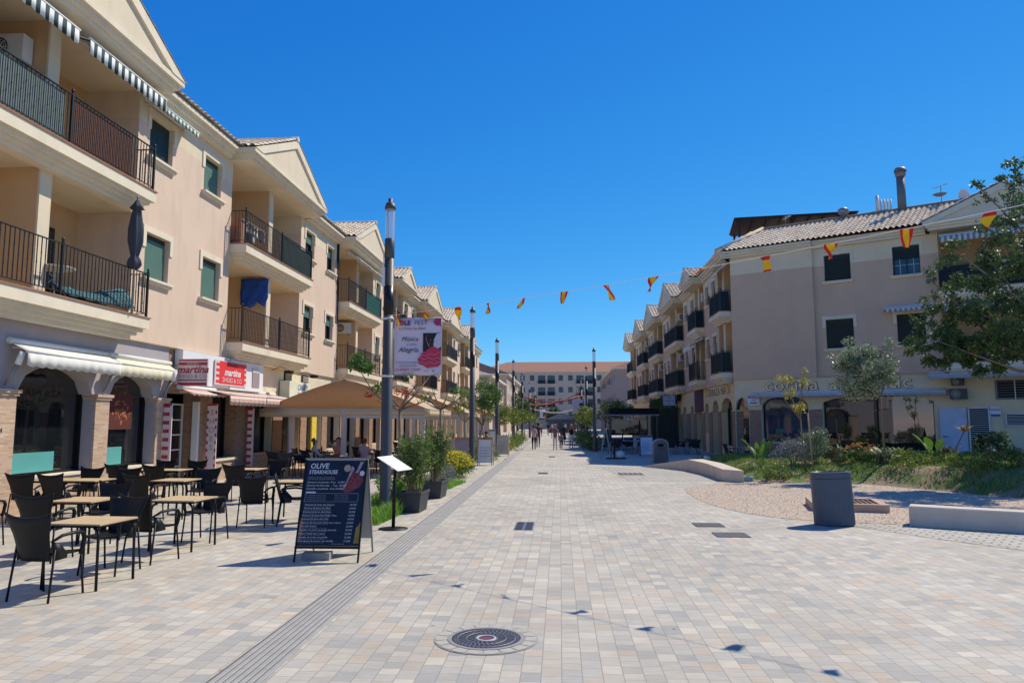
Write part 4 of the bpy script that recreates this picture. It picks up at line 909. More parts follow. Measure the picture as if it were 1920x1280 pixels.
for z_ in (.14, .32, .50, .68): b.box(.19, .196, 1.98, 2.2, z_, z_ + .09); b.box(.19, .196, 4.05, 4.18, z_ + .06, z_ + .15)
b.build('red_field', m_bred, S2)
text('ZAPATERIA', .14, m_dred, S2, (.2, 3.12, .74), right=(0, 1, 0)); text('martina', .32, m_white, S2, (.2, 3.12, .50), right=(0, 1, 0), shear=.35, bold=.008, sx=1.2); text('SHOES & CO', .22, m_signp, S2, (.2, 3.12, .25), right=(0, 1, 0), sx=1.15)
b = MB(); b.box(.165, .18, 4.75, 5.35, .12, .78); b.build('notice', mat('mauve_print', (.32, .26, .28), .6), S2); b = MB(); b.box(.18, .184, 4.75, 5.35, .64, .78); b.build('notice_heading', m_offw, S2)
def checker(w0, w1, u, z0, z1, label, word=None):
    t = thing('checkered_panel', label, 'sign', LP(0, u, 0), -TH, 'red and white checkered panels of the shoe shop'); b = MB(); b.box(w0, w1, -.02, .02, z0, z1); b.build('board', m_signp, t)
    b = MB(); z = z0 + .06; 
    while z < z1 - .1: 
        b.box(w0, w0 + .055, -.025, -.021, z, z + .1); b.box(w1 - .055, w1, -.025, -.021, z, z + .1) if word else b.box(w0 + .06, w1 - .06, -.025, -.021, z, z + .1); z += .235
    b.box(w0, w1, -.025, -.021, z1 - .06, z1); b.build('checks', m_dred, t)
    if word:
        for i, ch in enumerate(word): text(ch, .24, m_gp, t, ((w0 + w1) / 2, -.026, z1 - .28 - i * .27))
checker(-.02, .22, 20.05, .35, 2.4, 'checkered red panel on the brick pier left of the shoe shop door'); checker(-.02, .3, 22.6, .2, 2.45, 'checkered vertical panel spelling SHOES beside the shop door', 'SHOES'); checker(-.02, .2, 25.6, .35, 2.4, 'checkered red panel right of the shoe shop window')
# goods on the shelves of the shoe shop window
g = thing('shoe_display', 'shelves of dark shoes behind the shoe shop window', 'display', LP(-.9, 24.05, .72), -TH)
b = MB()
for z_ in (.1, .55, 1.0, 1.45): b.box(-.1, .18, -.8, .8, z_, z_ + .02)
b.build('shelf', m_dred, g); rs = random.Random(8)
for i in range(16):
    b = MB(); z_ = .12 + .45 * (i % 4); u_ = -.65 + .4 * (i // 4) + rs.uniform(-.05, .05); b.sheet([[(.02 + .05 * math.cos(a), u_ + x_, z_ + h_ * (0 if k in (0,) else 1)) for k, a in ((0, 0), (1, 0), (1, 3.14), (0, 3.14))] for x_, h_ in ((-.13, .09), (-.08, .11), (0, .06), (.1, .035), (.13, .02))]); b.build('shoe', [mat('shoe_black', (.03, .02, .02), .4), mat('shoe_pale', (.5, .45, .42), .5), mat('shoe_red', (.35, .05, .05), .4)][i % 3], g)
# flats sign next door
t = thing('shop_sign', 'pale yellow shop sign with blue and pink lettering half hidden behind the tan pavilion', 'sign', LP(0, 29.1, 2.75), -TH)
b = MB(); b.box(-.05, .35, -.6, 1.8, 0, .75); b.build('board', mat('pale_yellow', (.72, .72, .55), .6), t); text('CANDY', .34, mat('blue_print', (.12, .2, .5), .6), t, (.36, .9, .52), right=(0, 1, 0)); text('SHOP', .3, mat('pink_print', (.6, .15, .3), .6), t, (.36, .7, .22), right=(0, 1, 0))
for a_, w_ in ((29.4, .75), (31.4, .75)):
    t = MB(); t.box(-.02, .03, -.38, .38, 0, .62); 
    for k in range(7): t.box(.03, .05, -.34, .34, .05 + k * .08, .08 + k * .08, 1)
    tag(t.build('vent_grille', [m_dark, m_cream], loc=LP(-.08, a_, 3.25), rz=-TH), 'dark louvred vent in the cream wall ' + ('left' if a_ < 30 else 'right') + ' of the sign floodlights', 'vent')
yl = MB(); yl.box(-.02, .04, -.3, .3, 0, 2.1); tag(yl.build('poster_panel', mat('yellow_print', (.75, .55, .05), .6, var=.2, vs=8), loc=LP(.05, 32.3, .2), rz=-TH), 'yellow upright shop panel under the tan pavilion canopy', 'sign')
yl = MB(); yl.box(-.02, .04, -.3, .3, 0, 2.1); tag(yl.build('poster_panel', mat('pale_lilac_print', (.55, .55, .72), .6, var=.1, vs=8), loc=LP(.05, 29.6, .2), rz=-TH), 'pale lilac upright shop panel under the tan pavilion canopy', 'sign')

# things on the balconies
t = thing('parasol', 'closed dark grey parasol standing against the lower left balcony railing', 'parasol', LP(.62, 17.2, 4.5), -TH)
b = MB(); b.tube([(0, 0, .0), (0, 0, 2.85)], .022, 8); b.lathe([(.0, 2.85), (.03, 2.88), (.02, 2.95), (0, 2.97)], seg=8, cap=False); b.build('pole', m_grey, t)
b = MB(); N = 22; g_ = []
for z_, r_ in ((1.12, .10), (1.22, .17), (1.32, .15), (1.42, .09), (1.55, .12), (1.8, .17), (2.1, .165), (2.4, .12), (2.6, .09), (2.62, .16), (2.72, .09), (2.84, .03)):
    g_.append([(r_ * (1 + .16 * math.sin(i * 2 * math.pi / N * 6 + z_)) * math.cos(i * 2 * math.pi / N), r_ * (1 + .16 * math.sin(i * 2 * math.pi / N * 6 + z_)) * math.sin(i * 2 * math.pi / N), z_) for i in range(N + 1)])
b.sheet(g_); b.build('cloth', mat('slate_canvas', (.06, .065, .08), .85, var=.15, vs=5), t)
# teal hammock heap and white chair on the lower balcony
b = MB(); rs = random.Random(4); g_ = []
for i in range(15):
    u_ = -1.3 + 2.6 * i / 14; g_.append([(w_, u_, .05 + (.30 + .35 * max(0, (i - 7) / 7)) * (1 - ((w_ + .0) / .45) ** 2) + .03 * math.sin(i * 2.1 + w_ * 20)) for w_ in [(-.4 + .1 * k) for k in range(9)]])
b.sheet(g_, .01); tag(b.build('tarpaulin', mat('dusty_teal_cloth', (.06, .15, .17), .9, var=.3, vs=7), loc=LP(.0, 16.4, 4.53), rz=-TH), 'crumpled teal cloth heaped behind the lower left balcony railing', 'cloth')
def white_table(P, w, u, z, label):
    t = thing('balcony_table', label, 'table', P(w, u, z), -TH); b = MB(); b.lathe([(.40, 0), (.42, .012), (.42, .03), (.38, .035)], (0, 0, .70), 20); b.build('tabletop', m_offw, t)
    for s_ in (-1, 1):
        b = MB(); b.tube([(.25 * s_, -.25, 0), (-.1 * s_, .1, .7)], .014, 6); b.tube([(-.25 * s_, .25, 0), (.1 * s_, -.1, .7)], .014, 6); b.build('leg', m_offw, t)
white_table(LP, -.05, 15.3, 4.53, 'round white folding table on the lower left balcony')
def plastic_chair(P, w, u, z, rz, label):
    t = thing('plastic_chair', label, 'chair', P(w, u, z), rz); b = MB(); b.sheet([[(-.24 + .48 * i / 4, -.22 + .42 * j / 3, .42 - .02 * math.sin(i * .78)) for i in range(5)] for j in range(4)], .02); b.build('seat', m_offw, t)
    b = MB(); b.sheet([[(-.24 + .48 * i / 4, .2 + .1 * j / 3 + .03 * abs(i - 2), .42 + .42 * j / 3 - .03 * abs(i - 2)) for i in range(5)] for j in range(4)], .015); b.build('backrest', m_offw, t)
    for sx_ in (-1, 1):
        for sy_ in (-1, 1): b = MB(); b.tube([(.26 * sx_, .22 * sy_, 0), (.21 * sx_, .17 * sy_, .42)], .022, 6); b.build('leg', m_offw, t)
        b = MB(); b.tube([(.25 * sx_, -.2, .42), (.27 * sx_, -.2, .63), (.26 * sx_, .22, .65)], .02, 6); b.build('armrest', m_offw, t)
plastic_chair(LP, -.3, 12.3, 7.83, .5, 'white plastic armchair on the top left balcony, further from the post'); plastic_chair(LP, -.25, 13.3, 7.83, -2.2, 'white plastic armchair on the top left balcony, nearer the post')
# blue tarp, laundry rack
b = MB(); rs = random.Random(6); g_ = []
for i in range(9):
    g_.append([(-1.45 + 1.05 * k / 8, .03 * math.sin(k * 1.7 + i), 7.2 - (.95 + .12 * math.sin(k * 1.1) + (.18 if 3 <= k <= 4 else 0) - (.3 if k > 7 else 0)) * i / 8) for k in range(9)])
b.sheet(g_, .01); tag(b.build('tarpaulin', mat('royal_blue_tarp', (.012, .07, .32), .5, var=.25, vs=4), loc=LP(.55, 26.55, .0), rz=-TH), 'royal blue tarpaulin hung under the ceiling of the second lower balcony', 'tarpaulin')
t = thing('clothes_rack', 'folding rack of drying clothes on the second top balcony', 'clothes rack', LP(.05, 24.9, 7.83), -TH); b = MB()
for x in (-.25, .25): b.tube([(x, -.9, .9), (x, .9, .9)], .012, 5); b.tube([(x, -.8, 0), (-x, .0, .9)], .012, 5)
b.build('frame', m_offw, t); rs = random.Random(12)
for i in range(12):
    u_ = -.85 + i * .15; w_ = .22 if i % 2 else -.1; b = MB(); b.sheet([[(w_ + .02 * math.sin(j * 2 + k), u_ + .07 * (k - 1), .91 - .5 * j / 3 * rs.uniform(.7, 1)) for k in range(3)] for j in range(4)], .006)
    b.build('garment', [mat('cloth_blue', (.04, .06, .15), .9), mat('cloth_white', (.7, .7, .72), .9), mat('cloth_grey', (.2, .2, .24), .9)][i % 3], t)
b = MB(); b.box(-.2, .2, -.2, .2, 0, .9); b.box(-.15, .25, .22, .5, 0, .5, 1); tag(b.build('storage_box', [m_terr, m_dark], loc=LP(.1, 23.95, 7.83), rz=-TH), 'brown cupboard at the corner of the second top balcony', 'cupboard')
for P_, u_, lab in ((LP, 16.9, 'on the overhang edge above the white awning'), ):
    pass
# sign floodlights on arms
for u_, lab in ((27.6, 'floodlight on a bent arm under the second lower balcony, near one'), (30.4, 'floodlight on a bent arm above the yellow sign')):
    t = thing('floodlight', lab, 'lamp', LP(-.05, u_, 3.85), -TH, 'sign floodlights'); b = MB(); b.tube([(0, 0, 0), (.35, 0, .12), (.7, 0, 0)], .012, 6); b.build('arm', m_iron, t); b = MB(); b.prism([(.55, -.15, -.02), (.85, -.15, -.02), (.8, -.12, -.14), (.6, -.12, -.14)], (0, .3, 0)); b.build('lamp_head', m_black, t)

# projecting signs on the right
def proj_sign(P, u, w0, w1, z0, z1, rz, label, words, col):
    t = thing('projecting_sign', label, 'sign', P(0, u, z0), rz); b = MB(); b.box(-w1, -w0, -.04, .04, 0, z1 - z0); b.build('board', col, t); b = MB()
    for q in ((-w1 - .03, -w0 + .03, -.05, .05, -.03, 0), (-w1 - .03, -w0 + .03, -.05, .05, z1 - z0, z1 - z0 + .03), (-w1 - .03, -w1, -.05, .05, 0, z1 - z0), (-w0, -w0 + .03, -.05, .05, 0, z1 - z0)): b.box(*q)
    b.bar((-w0, 0, .2), (.05, 0, .2), .03); b.build('frame', m_dgreen, t)
    for s_, sz, dz, m_ in words: text(s_, sz, m_, t, (-(w0 + w1) / 2, -.045, dz))
m_lb = mat('pale_blue_sign', (.50, .58, .72), .5); m_nv = mat('navy_print', (.03, .04, .15), .6)
proj_sign(RPt, 56.6, .45, 1.35, 3.1, 3.85, TH, 'pale blue framed projecting sign beside the dark trellis restaurant', [('CASA', .16, .58, m_nv), ('mogollon', .2, .36, m_dred), ('bar', .14, .14, m_nv)], m_lb)
t = thing('wall_sign', 'small blue and white plate on a bracket left of the aromatic kitchen shop', 'sign', KP(.05, 1.05, 2.75), KRZ); b = MB(); b.box(0, .04, -.3, .3, 0, .5); b.build('board', m_white, t); b = MB(); b.box(.04, .045, -.28, .28, .36, .46); b.box(.04, .045, -.2, .2, .08, .14); b.build('stripe', mat('sea_blue', (.05, .12, .28), .6), t); text('~', .4, m_nv, t, (.046, 0, .25), right=(0, 1, 0))
t = thing('wall_sign', 'small white plate with a blue mark right of the louvred gate', 'sign', KP(-.06, 11.55, 2.1), KRZ); b = MB(); b.box(0, .03, -.2, .2, 0, .45); b.build('board', m_white, t); b = MB(); b.box(.03, .034, -.18, .18, .02, .12); b.box(.03, .034, -.18, .18, .3, .34); b.build('stripe', mat('sea_blue', (.05, .12, .28), .6), t)

b = MB(); rs = random.Random(5)
for k in range(4): b.tube([(.03 + .02 * k, .04 * k, 6.4), (.02 + .03 * k, .02, 5.6), (.12 + .02 * k, -.25 + .05 * k, 5.0), (.05, .1 * k, 4.2), (.04, .3, 2.2 - .3 * k), (.03, .32 + .02 * k, 0)], .016, 5)
tag(b.build('cables', m_iron, loc=LP(0, 35.15, 4.4), rz=-TH), 'loose bundle of black cables hanging down the wall left of the third balcony', 'cables')
# ------------------------------------------------------------------ lamps, banner, bunting
def clear(name, col, a):
    if name in _M: return _M[name]
    m = bpy.data.materials.new(name); m.use_nodes = True; n = m.node_tree; b = n.nodes['Principled BSDF']; b.inputs['Roughness'].default_value = .05
    b.inputs['Base Color'].default_value = (*col, 1); b.inputs['Alpha'].default_value = a; _M[name] = m; return m
m_clear = clear('clear_acrylic', (.8, .85, .9), .35)
H_L = 6.6
def lamp_post(r=.115):
    t = thing('street_lamp', 'x', 'street lamp', (0, 0, 0), 0, 'tall cylindrical street lamps')
    b = MB(); b.lathe([(r + .05, 0), (r + .05, .02), (r + .008, .03), (r, .05), (r, 3.0), (r * .92, 3.01), (r * .9, 5.3)], seg=24); b.build('pole', m_post, t)
    b = MB(); b.lathe([(r * .93, 0), (r * .93, .62)], (0, 0, 4.1), seg=24); b.build('collar', mat('near_black_sleeve', (.015, .017, .02), .35, metal=.3), t)
    b = MB(); b.lathe([(r * .78, 5.3), (r * .9, 5.31), (r * .9, 5.72), (r * .8, 5.73)], seg=24); b.build('lamp_neck', m_post, t)
    b = MB(); b.lathe([(r * .86, 5.73), (r * .86, 6.36)], seg=20, cap=False); b.build('glass_tube', m_clear, t)
    b = MB()
    for a in (.4, 2.5, 4.6): b.tube([(r * .8 * math.cos(a), r * .8 * math.sin(a), 5.72), (r * .8 * math.cos(a), r * .8 * math.sin(a), 6.38)], .007, 5)
    b.build('rod', m_grey, t)
    b = MB(); b.lathe([(r * 1.0, 6.36), (r * 1.02, 6.42), (r * .75, 6.5), (r * .4, 6.51), (r * .4, 6.6), (.01, 6.61)], seg=24); b.build('cap', m_post, t)
    return t
L0 = lamp_post(); LS = [(-3.56, 15.1, 'nearest street lamp, banner tied to its post on the left side'), (-3.56, 30.0, 'second street lamp on the left, beside the white menu boards'), (-3.52, 41.5, 'third street lamp on the left, rising out of the leafy tree'), (-3.5, 56.0, 'fourth street lamp on the left, before the yellow-green trees'), (-3.6, 71.0, 'fifth street lamp on the left, small in the distance'), (-3.6, 88.0, 'sixth street lamp on the left, small in the distance'),
      (2.2, 47.5, 'nearest street lamp on the right, at the edge of the shaded terrace'), (2.25, 63.0, 'second street lamp on the right'), (2.3, 80.0, 'third street lamp on the right, small and thin'), (2.3, 97, 'fourth street lamp on the right, farthest down the street'), (-3.6, 108, 'seventh street lamp on the left, beside the hanging far banner')]
for i, (x, y, lab) in enumerate(LS):
    if i == 0: L0.location = (x, y, 0); L0['label'] = lab
    else: dup(L0, (x, y, 0), label=lab)
b = MB(); b.box(-.03, .03, -.02, .02, -.2, .2); b.tube([(0, 0, .2), (0, 0, .45)], .01, 6); tag(b.build('wireless_box', m_offw, loc=(-3.65, 14.97, 4.9)), 'slim white antenna box strapped to the nearest street lamp', 'antenna')

m_ban = mat('lilac_banner', (.60, .54, .63), .7, var=.04); m_ink = mat('aubergine_ink', (.09, .02, .06), .6); m_ink2 = mat('grey_ink', (.18, .14, .18), .6); m_skirt = mat('crimson_skirt', (.50, .03, .08), .6, var=.15, vs=8); m_pk = mat('pink_line', (.62, .35, .42), .6); m_blk = mat('black_ink', (.012, .01, .015), .6)
def banner(name, x0, y, z0, w, h, rz, label, full=True):
    t = thing(name, label, 'banner', (x0, y, z0), rz)
    b = MB(); n = 8; b.sheet([[(w * i / n, .012 * math.sin(i * .9 + j), h * j / n) for i in range(n + 1)] for j in range(n + 1)], .004); b.build('cloth', m_ban, t)
    Y = -.022; X = lambda f: w * f; Z = lambda f: h * f
    def poly(pts, m, nm, yy=Y): b = MB(); b.prism([(X(a), yy, Z(c)) for a, c in pts], (0, -.003, 0)); return b.build(nm, m, t)
    poly([(.61, .41), (.985, .36), (.985, .73), (.61, .73)], m_blk, 'picture_ground')
    sk = [(.50, .28), (.54, .19), (.63, .17), (.70, .125), (.80, .14), (.93, .15), (.985, .19), (.985, .42), (.93, .47), (.80, .50), (.73, .46), (.66, .41), (.58, .38), (.56, .33)]
    poly(sk, m_skirt, 'skirt_print', Y - .004)
    if not full: return t
    for k, (zz, ph) in enumerate(((.36, 0), (.29, 1.4), (.215, .5))):
        b = MB(); b.tube([(X(.55 + .43 * i / 14), Y - .009, Z(zz + .018 * math.sin(i * 1.1 + ph) + .05 * (i / 14 - .5) * (1 if k == 0 else 0))) for i in range(15)], .004, 4); b.build('frill_print', m_pk, t)
    b = MB(); b.tube([(X(.70), Y - .008, Z(.69)), (X(.67), Y - .008, Z(.64)), (X(.70), Y - .008, Z(.57)), (X(.74), Y - .008, Z(.50))], [.008, .010, .015, .028], 6, flat=.3); b.tube([(X(.73), Y - .008, Z(.56)), (X(.82), Y - .008, Z(.53)), (X(.86), Y - .008, Z(.50))], .009, 6, flat=.3); b.build('dancer_print', mat('skin_print', (.62, .42, .38), .6), t)
    poly([(.73, .60), (.76, .64), (.80, .62), (.79, .58), (.75, .57)], mat('hair_print', (.10, .03, .03), .6), 'hair_print', Y - .006)
    poly([(.83, .50), (.84, .62), (.90, .72), (.985, .73), (.985, .50), (.93, .46)], mat('pale_lace_print', (.5, .5, .58), .6, var=.5, vs=30), 'fan_print', Y - .005)
    poly([(.82, .92), (.87, .99), (.985, .985), (.985, .84), (.95, .86), (.88, .86)], mat('plum_print', (.30, .03, .12), .6), 'flower_print'); poly([(.07, .94), (.12, .98), (.16, .93), (.11, .89)], mat('plum_print', (.30, .03, .12), .6), 'rose_print')
    T = lambda s, sz, fx, fz, m=m_ink2, **k: text(s, sz, m, t, (X(fx), Y - .006, Z(fz)), **k)
    T('OLE', .135, .22, .905, m_ink, bold=.004); T('FEST', .135, .56, .905, m_ink2); T("'", .09, .14, .96, m_ink)
    T('La Fiesta de Abril', .078, .38, .81); T('Música', .125, .33, .625, m_ink, shear=.3); T('y mucha', .06, .37, .535, m_ink2, shear=.3); T('Alegría', .145, .30, .44, m_ink, shear=.3)
    T('TODOS LOS CONCIERTOS', .045, .29, .22, m_ink2, sx=.9); T('Y ESPECTÁCULOS EN', .045, .29, .165, m_ink2, sx=.9); T('OLEFEST.COM', .082, .29, .095, m_dred); T('#olefestbenalmadena', .028, .30, .04, m_ink); T('A_P', .05, .68, .075, m_ink2); T('U', .06, .83, .075, m_ink, bold=.002)
    return t
pb = AY(738, 704, 14.95); pt = AY(742, 596, 14.95)
bn = banner('festival_banner', pb.x, 14.95, pb.z, .99, pt.z - pb.z, 0, 'lilac festival banner with a red-skirted dancer tied to the nearest lamp post')
b = MB(); hh = pt.z - pb.z
b.tube([(-.22, .05, hh - .02), (0, 0, hh - .01), (1.0, 0, hh - .01)], .01, 6); b.tube([(-.22, .05, .02), (0, 0, .01), (1.0, 0, .01)], .008, 6); b.build('rod', m_grey, bn)
for z_ in (hh - .0, .0): b = MB(); b.lathe([(.122, -.025), (.122, .025)], (-3.56 - pb.x, .15, z_), 20); b.build('strap', m_offw, bn)
banner('festival_banner', 2.2 - 1.15, 62.8, 2.6, .95, 1.15, 0, 'small far festival banner hung from the second lamp post on the right', False)
banner('festival_banner', -2.9, 107, 2.4, .95, 1.15, .6, 'tiny pale banner far down the street on the left', False)

# bunting across the street
PA = Vector((-3.56, 15.0, 4.08)); PB = Vector((8.6, 5.2, 4.55))
m_fr = mat('flag_red', (.62, .02, .02), .8); m_fy = mat('flag_yellow', (.85, .50, .01), .8)
def cordpt(s):   # s = distance from PA in metres
    d = PB - PA; L = d.length; t_ = s / L; p = PA + d * t_; p.z -= .55 * 4 * t_ * (1 - t_) * .42; return p
bt = thing('bunting', 'white cord of small red and yellow flags strung from the nearest lamp post', 'bunting', (0, 0, 0))
b = MB(); Lc = (PB - PA).length; b.tube([cordpt(Lc * i / 60) for i in range(61)], .0045, 5); b.build('cord', m_white, bt)
rs = random.Random(21); d_ = (PB - PA).normalized()
for i in range(17):
    s0 = .30 + i * .86; w = rs.uniform(.14, .2); hgt = rs.uniform(.18, .26); yaw = rs.uniform(-.9, .9) if i not in (1,) else 1.2; lift = [0, .2, .5, .1, .7, .2, .35, .3, 1.25, .15, .1, .3, .25, .0, .1, .3, .2][i]
    if s0 + w > Lc: break
    a = cordpt(s0); e = cordpt(s0 + w * max(.35, abs(math.cos(yaw)))); wind = Vector((math.sin(yaw) * .6 + d_.x * .3, math.cos(yaw) * .5 + d_.y * .3, 0)).normalized()
    down = (Vector((0, 0, -1)) * math.cos(lift) + wind * math.sin(lift)).normalized()
    fl = MB(); n = 8; g_ = []
    for j in range(n + 1):
        v_ = j / n; taper = 1 - .62 * v_; row = []
        for k in range(n + 1):
            u_ = k / n; c0 = a.lerp(e, .5 + (u_ - .5) * taper + .25 * v_ * math.sin(i * 2.3)); row.append(c0 + down * hgt * v_ + wind * .03 * math.sin(v_ * 5 + u_ * 4 + i))
        g_.append(row)
    k0 = len(fl.f); fl.sheet(g_)
    for q in range(n * n): fl.m[k0 + q] = 0 if (q % n) in (0, 1, n - 2, n - 1) else 1
    if i in (2, 9, 12): 
        for q in range(n * n): fl.m[k0 + q] = 0 if (q // n) in (0, 1, n - 1) else 1
    fl.build('flag', [m_fr, m_fy], bt)
# far red and white festoons
for k, (ya, yb, za, zb, lab, m_) in enumerate(((72, 74, 4.3, 4.5, 'nearer line of red paper festoons across the far street', m_red), (86, 80, 3.9, 5.2, 'second red and white festoon line crossing far down the street', mat('orange_red_paper', (.6, .1, .05), .8)), (100, 100, 3.6, 3.7, 'white festoon line low across the far street', m_white))):
    t = thing('festoon', lab, 'bunting', (0, 0, 0)); a, e = Vector((-3.5, ya, za)), Vector((2.3, yb, zb)); b = MB(); P_ = [a.lerp(e, i / 20) - Vector((0, 0, .5 * math.sin(math.pi * i / 20))) for i in range(21)]; b.tube(P_, .015, 4); b.build('cord', m_white, t); b = MB()
    for i in range(20):
        for q in (0, .33, .66): p = P_[i].lerp(P_[i + 1], q); b.face([p, p + Vector((.12, 0, 0)), p + Vector((.06, .02, -.22))])
    ff = b.build('paper_flags', m_, t); ff['kind'] = 'stuff'

# ------------------------------------------------------------------ boards, stand, bins, benches, covers
t = thing('menu_board', 'black folding steakhouse menu board standing by the grey guide strip', 'menu board', (-3.19, 10.54, 0), R(1))
m_bface = mat('dark_navy_print', (.014, .015, .026), .35, var=.5, vs=3); m_txt = mat('pale_print', (.62, .60, .62), .6); m_txt2 = mat('dim_print', (.30, .30, .34), .6)
Wb, Hb = .90, 1.37; fy, ry = -.42, .42
def tilt(x, h, side=-1, off=0):   # point on the sloped face: h along the height 0..1
    yb_ = fy if side < 0 else ry; return Vector((x, yb_ * (1 - h) + side * (.012 + off), Hb * h))
b = MB(); h0 = .155
b.sheet([[tilt(-Wb / 2 + .02, h0), tilt(Wb / 2 - .02, h0)], [tilt(-Wb / 2 + .02, .99), tilt(Wb / 2 - .02, .99)]], .012, smooth=False); b.build('front_panel', m_bface, t)
b = MB(); b.sheet([[tilt(Wb / 2 - .02, h0, 1), tilt(-Wb / 2 + .02, h0, 1)], [tilt(Wb / 2 - .02, .99, 1), tilt(-Wb / 2 + .02, .99, 1)]], .012, smooth=False); b.build('rear_panel', mat('grey_board_back', (.36, .36, .35), .7), t)
for sx_ in (-1, 1):
    for sd_ in (-1, 1):
        b = MB(); x = sx_ * (Wb / 2 - .012); b.bar(tilt(x, 0, sd_), tilt(x, 1, sd_), .028, .022, up=(1, 0, 0)); b.build('leg', m_black if sd_ < 0 else m_grey, t)
b = MB(); b.bar(tilt(-Wb / 2, .14, -1, .0), tilt(Wb / 2, .14, -1, .0), .05, .03); b.build('bottom_rail', m_black, t); b = MB(); b.bar(tilt(-Wb / 2, .995, -1), tilt(Wb / 2, .995, -1), .03); b.build('top_rail', m_grey, t)
upv = (tilt(0, 1) - tilt(0, 0)).normalized()
def bt_(s, sz, x, h, m=m_txt, **k): p = tilt(x, h, -1, .004); return text(s, sz, m, t, p, up=upv, ext=.001, align='LEFT', **k)
bt_('OLIVE', .105, -.37, .925, bold=.002, shear=.12, sx=.95); bt_('STEAKHOUSE', .078, -.38, .865, bold=.0015, shear=.12, sx=.86)
bt_('ENTRECOT DE VACUNO DE AMERICA', .022, -.38, .812, m_txt2); bt_('CON PATATAS, VERDURA Y ENSALADA', .022, -.385, .795, m_txt2)
for i, s in enumerate(('Entrecot a la plancha - 8 oz   16,95€', 'Entrecot de lomo alto   - 9 oz  18,90€', 'Solomillo a la plancha - 8 oz 24,50€')): bt_(s, .036, -.385 - i * .005, .765 - i * .032, shear=.2)
b = MB(); b.bar(tilt(-.39, .665, -1, .004), tilt(-.25, .665, -1, .004), .004, .022, up=upv); b.build('white_bar', m_txt, t)
for q in ((-.39, .655, .36, .655), (-.40, .575, .355, .575), (-.39, .655, -.40, .575), (.36, .655, .355, .575)): b = MB(); b.bar(tilt(q[0], q[1], -1, .003), tilt(q[2], q[3], -1, .003), .004); b.build('box_line', m_txt2, t)
for i in range(3): bt_('con patatas fritas y salsa de la casa', .02, -.38, .635 - i * .02, m_txt2); bt_('verdura a la brasa del dia', .02, .02, .635 - i * .02, m_txt2)
names_ = ['Entrecot de lomo alto Frances', 'Entrecot de lomo alto Blue', 'Entrecot de lomo alto Diane', 'Entrecot de lomo alto Medio Toro', 'Entrecot de lomo alto Chili', 'Entrecot de lomo alto tierra mar y tierra', 'Solomillo Rossini', 'Costillar a la miel con patata ahumada', 'Salmon Combi mar y tierra', 'Solomillo de cerdo a la parrilla', 'Hamburguesa de vacuno con cheddar']
pr_ = ['18,50€', '18,95€', '18,95€', '18,95€', '18,95€', '24,80€', '23,90€', '20,95€', '24,50€', '15,50€', '17,50€']
for i, s in enumerate(names_): 
    h_ = .545 - i * .0345; x_ = -.385 - i * .006; bt_(s, .034, x_, h_, shear=.15); bt_('con patatas, pimientos asados, verdura y salsa de la casa', .017, x_, h_ - .016, m_txt2); bt_(pr_[i], .034, .25 - i * .004, h_, shear=.1)
bt_('info y reservas', .03, .05, .175, m_txt2)
def bpoly(pts, m, nm, off=.003):
    b = MB(); P_ = [tilt(x, h, -1, off) for x, h in pts]; b.face(P_); b.face([p + Vector((0, .002, 0)) for p in P_][::-1]); return b.build(nm, m, t)
m_meat = mat('meat_print', (.20, .035, .035), .5, var=.9, vs=28); m_bone = mat('bone_print', (.36, .26, .28), .5, var=.6, vs=30)
bpoly([(.12, .69), (.17, .665), (.26, .675), (.36, .72), (.41, .775), (.39, .83), (.30, .86), (.24, .90), (.20, .85), (.16, .76)], m_meat, 'steak_print'); bpoly([(.12, .69), (.15, .70), (.20, .80), (.27, .90), (.235, .93), (.21, .86), (.17, .77)], m_bone, 'bone_print', .005)
bpoly([(.29, .86), (.35, .97), (.40, .97), (.37, .93), (.33, .86)], m_bone, 'rib_print', .005)
for cx_, ch_, rr, mm in ((.17, .905, .05, mat('tan_badge', (.42, .28, .2), .6, var=.4, vs=40)), (.385, .855, .035, m_txt)): bpoly([(cx_ + rr * math.cos(i * math.pi / 10), ch_ + rr / Hb * math.sin(i * math.pi / 10)) for i in range(20)], mm, 'badge_print', .006)
bpoly([(-.43, .20), (-.40, .20), (-.37, .27), (-.39, .33), (-.37, .36), (-.41, .42), (-.43, .36)], mat('flame_print', (.32, .10, .03), .6, var=.7, vs=25), 'flame_print'); bpoly([(.43, .18), (.35, .18), (.36, .26), (.37, .33), (.40, .35), (.42, .38), (.43, .38)], mat('mustard_print', (.30, .20, .04), .6, var=.4, vs=12), 'mustard_print')
b = MB(); b.box(-.19, .19, -.1, .1, 0, .1); tag(b.build('concrete_block', m_grey if False else mat('grey_concrete', (.30, .29, .28), .9, bump=.4), loc=(-3.38, 10.35, 0), rz=.05), 'grey concrete block weighing down the steakhouse menu board', 'block')

t = thing('menu_stand', 'white tilted menu plate on a black pole with round base', 'stand', (-2.98, 13.3, 0))
b = MB(); b.lathe([(.26, 0), (.26, .012), (.1, .02), (.03, .03)], seg=28); b.build('base', m_black, t); b = MB(); b.tube([(0, 0, .02), (.02, 0, 1.13)], .032, 10); b.build('pole', m_black, t)
b = MB(); p0 = Vector((-.29, -.1, 1.27)); e1 = Vector((.39, -.04, -.24)); e2 = Vector((.21, .24, .02)); b.sheet([[p0, p0 + e1], [p0 + e2, p0 + e2 + e1]], .015, smooth=False); b.build('plate', mat('bright_white_plate', (.85, .85, .84), .4, var=.02), t)

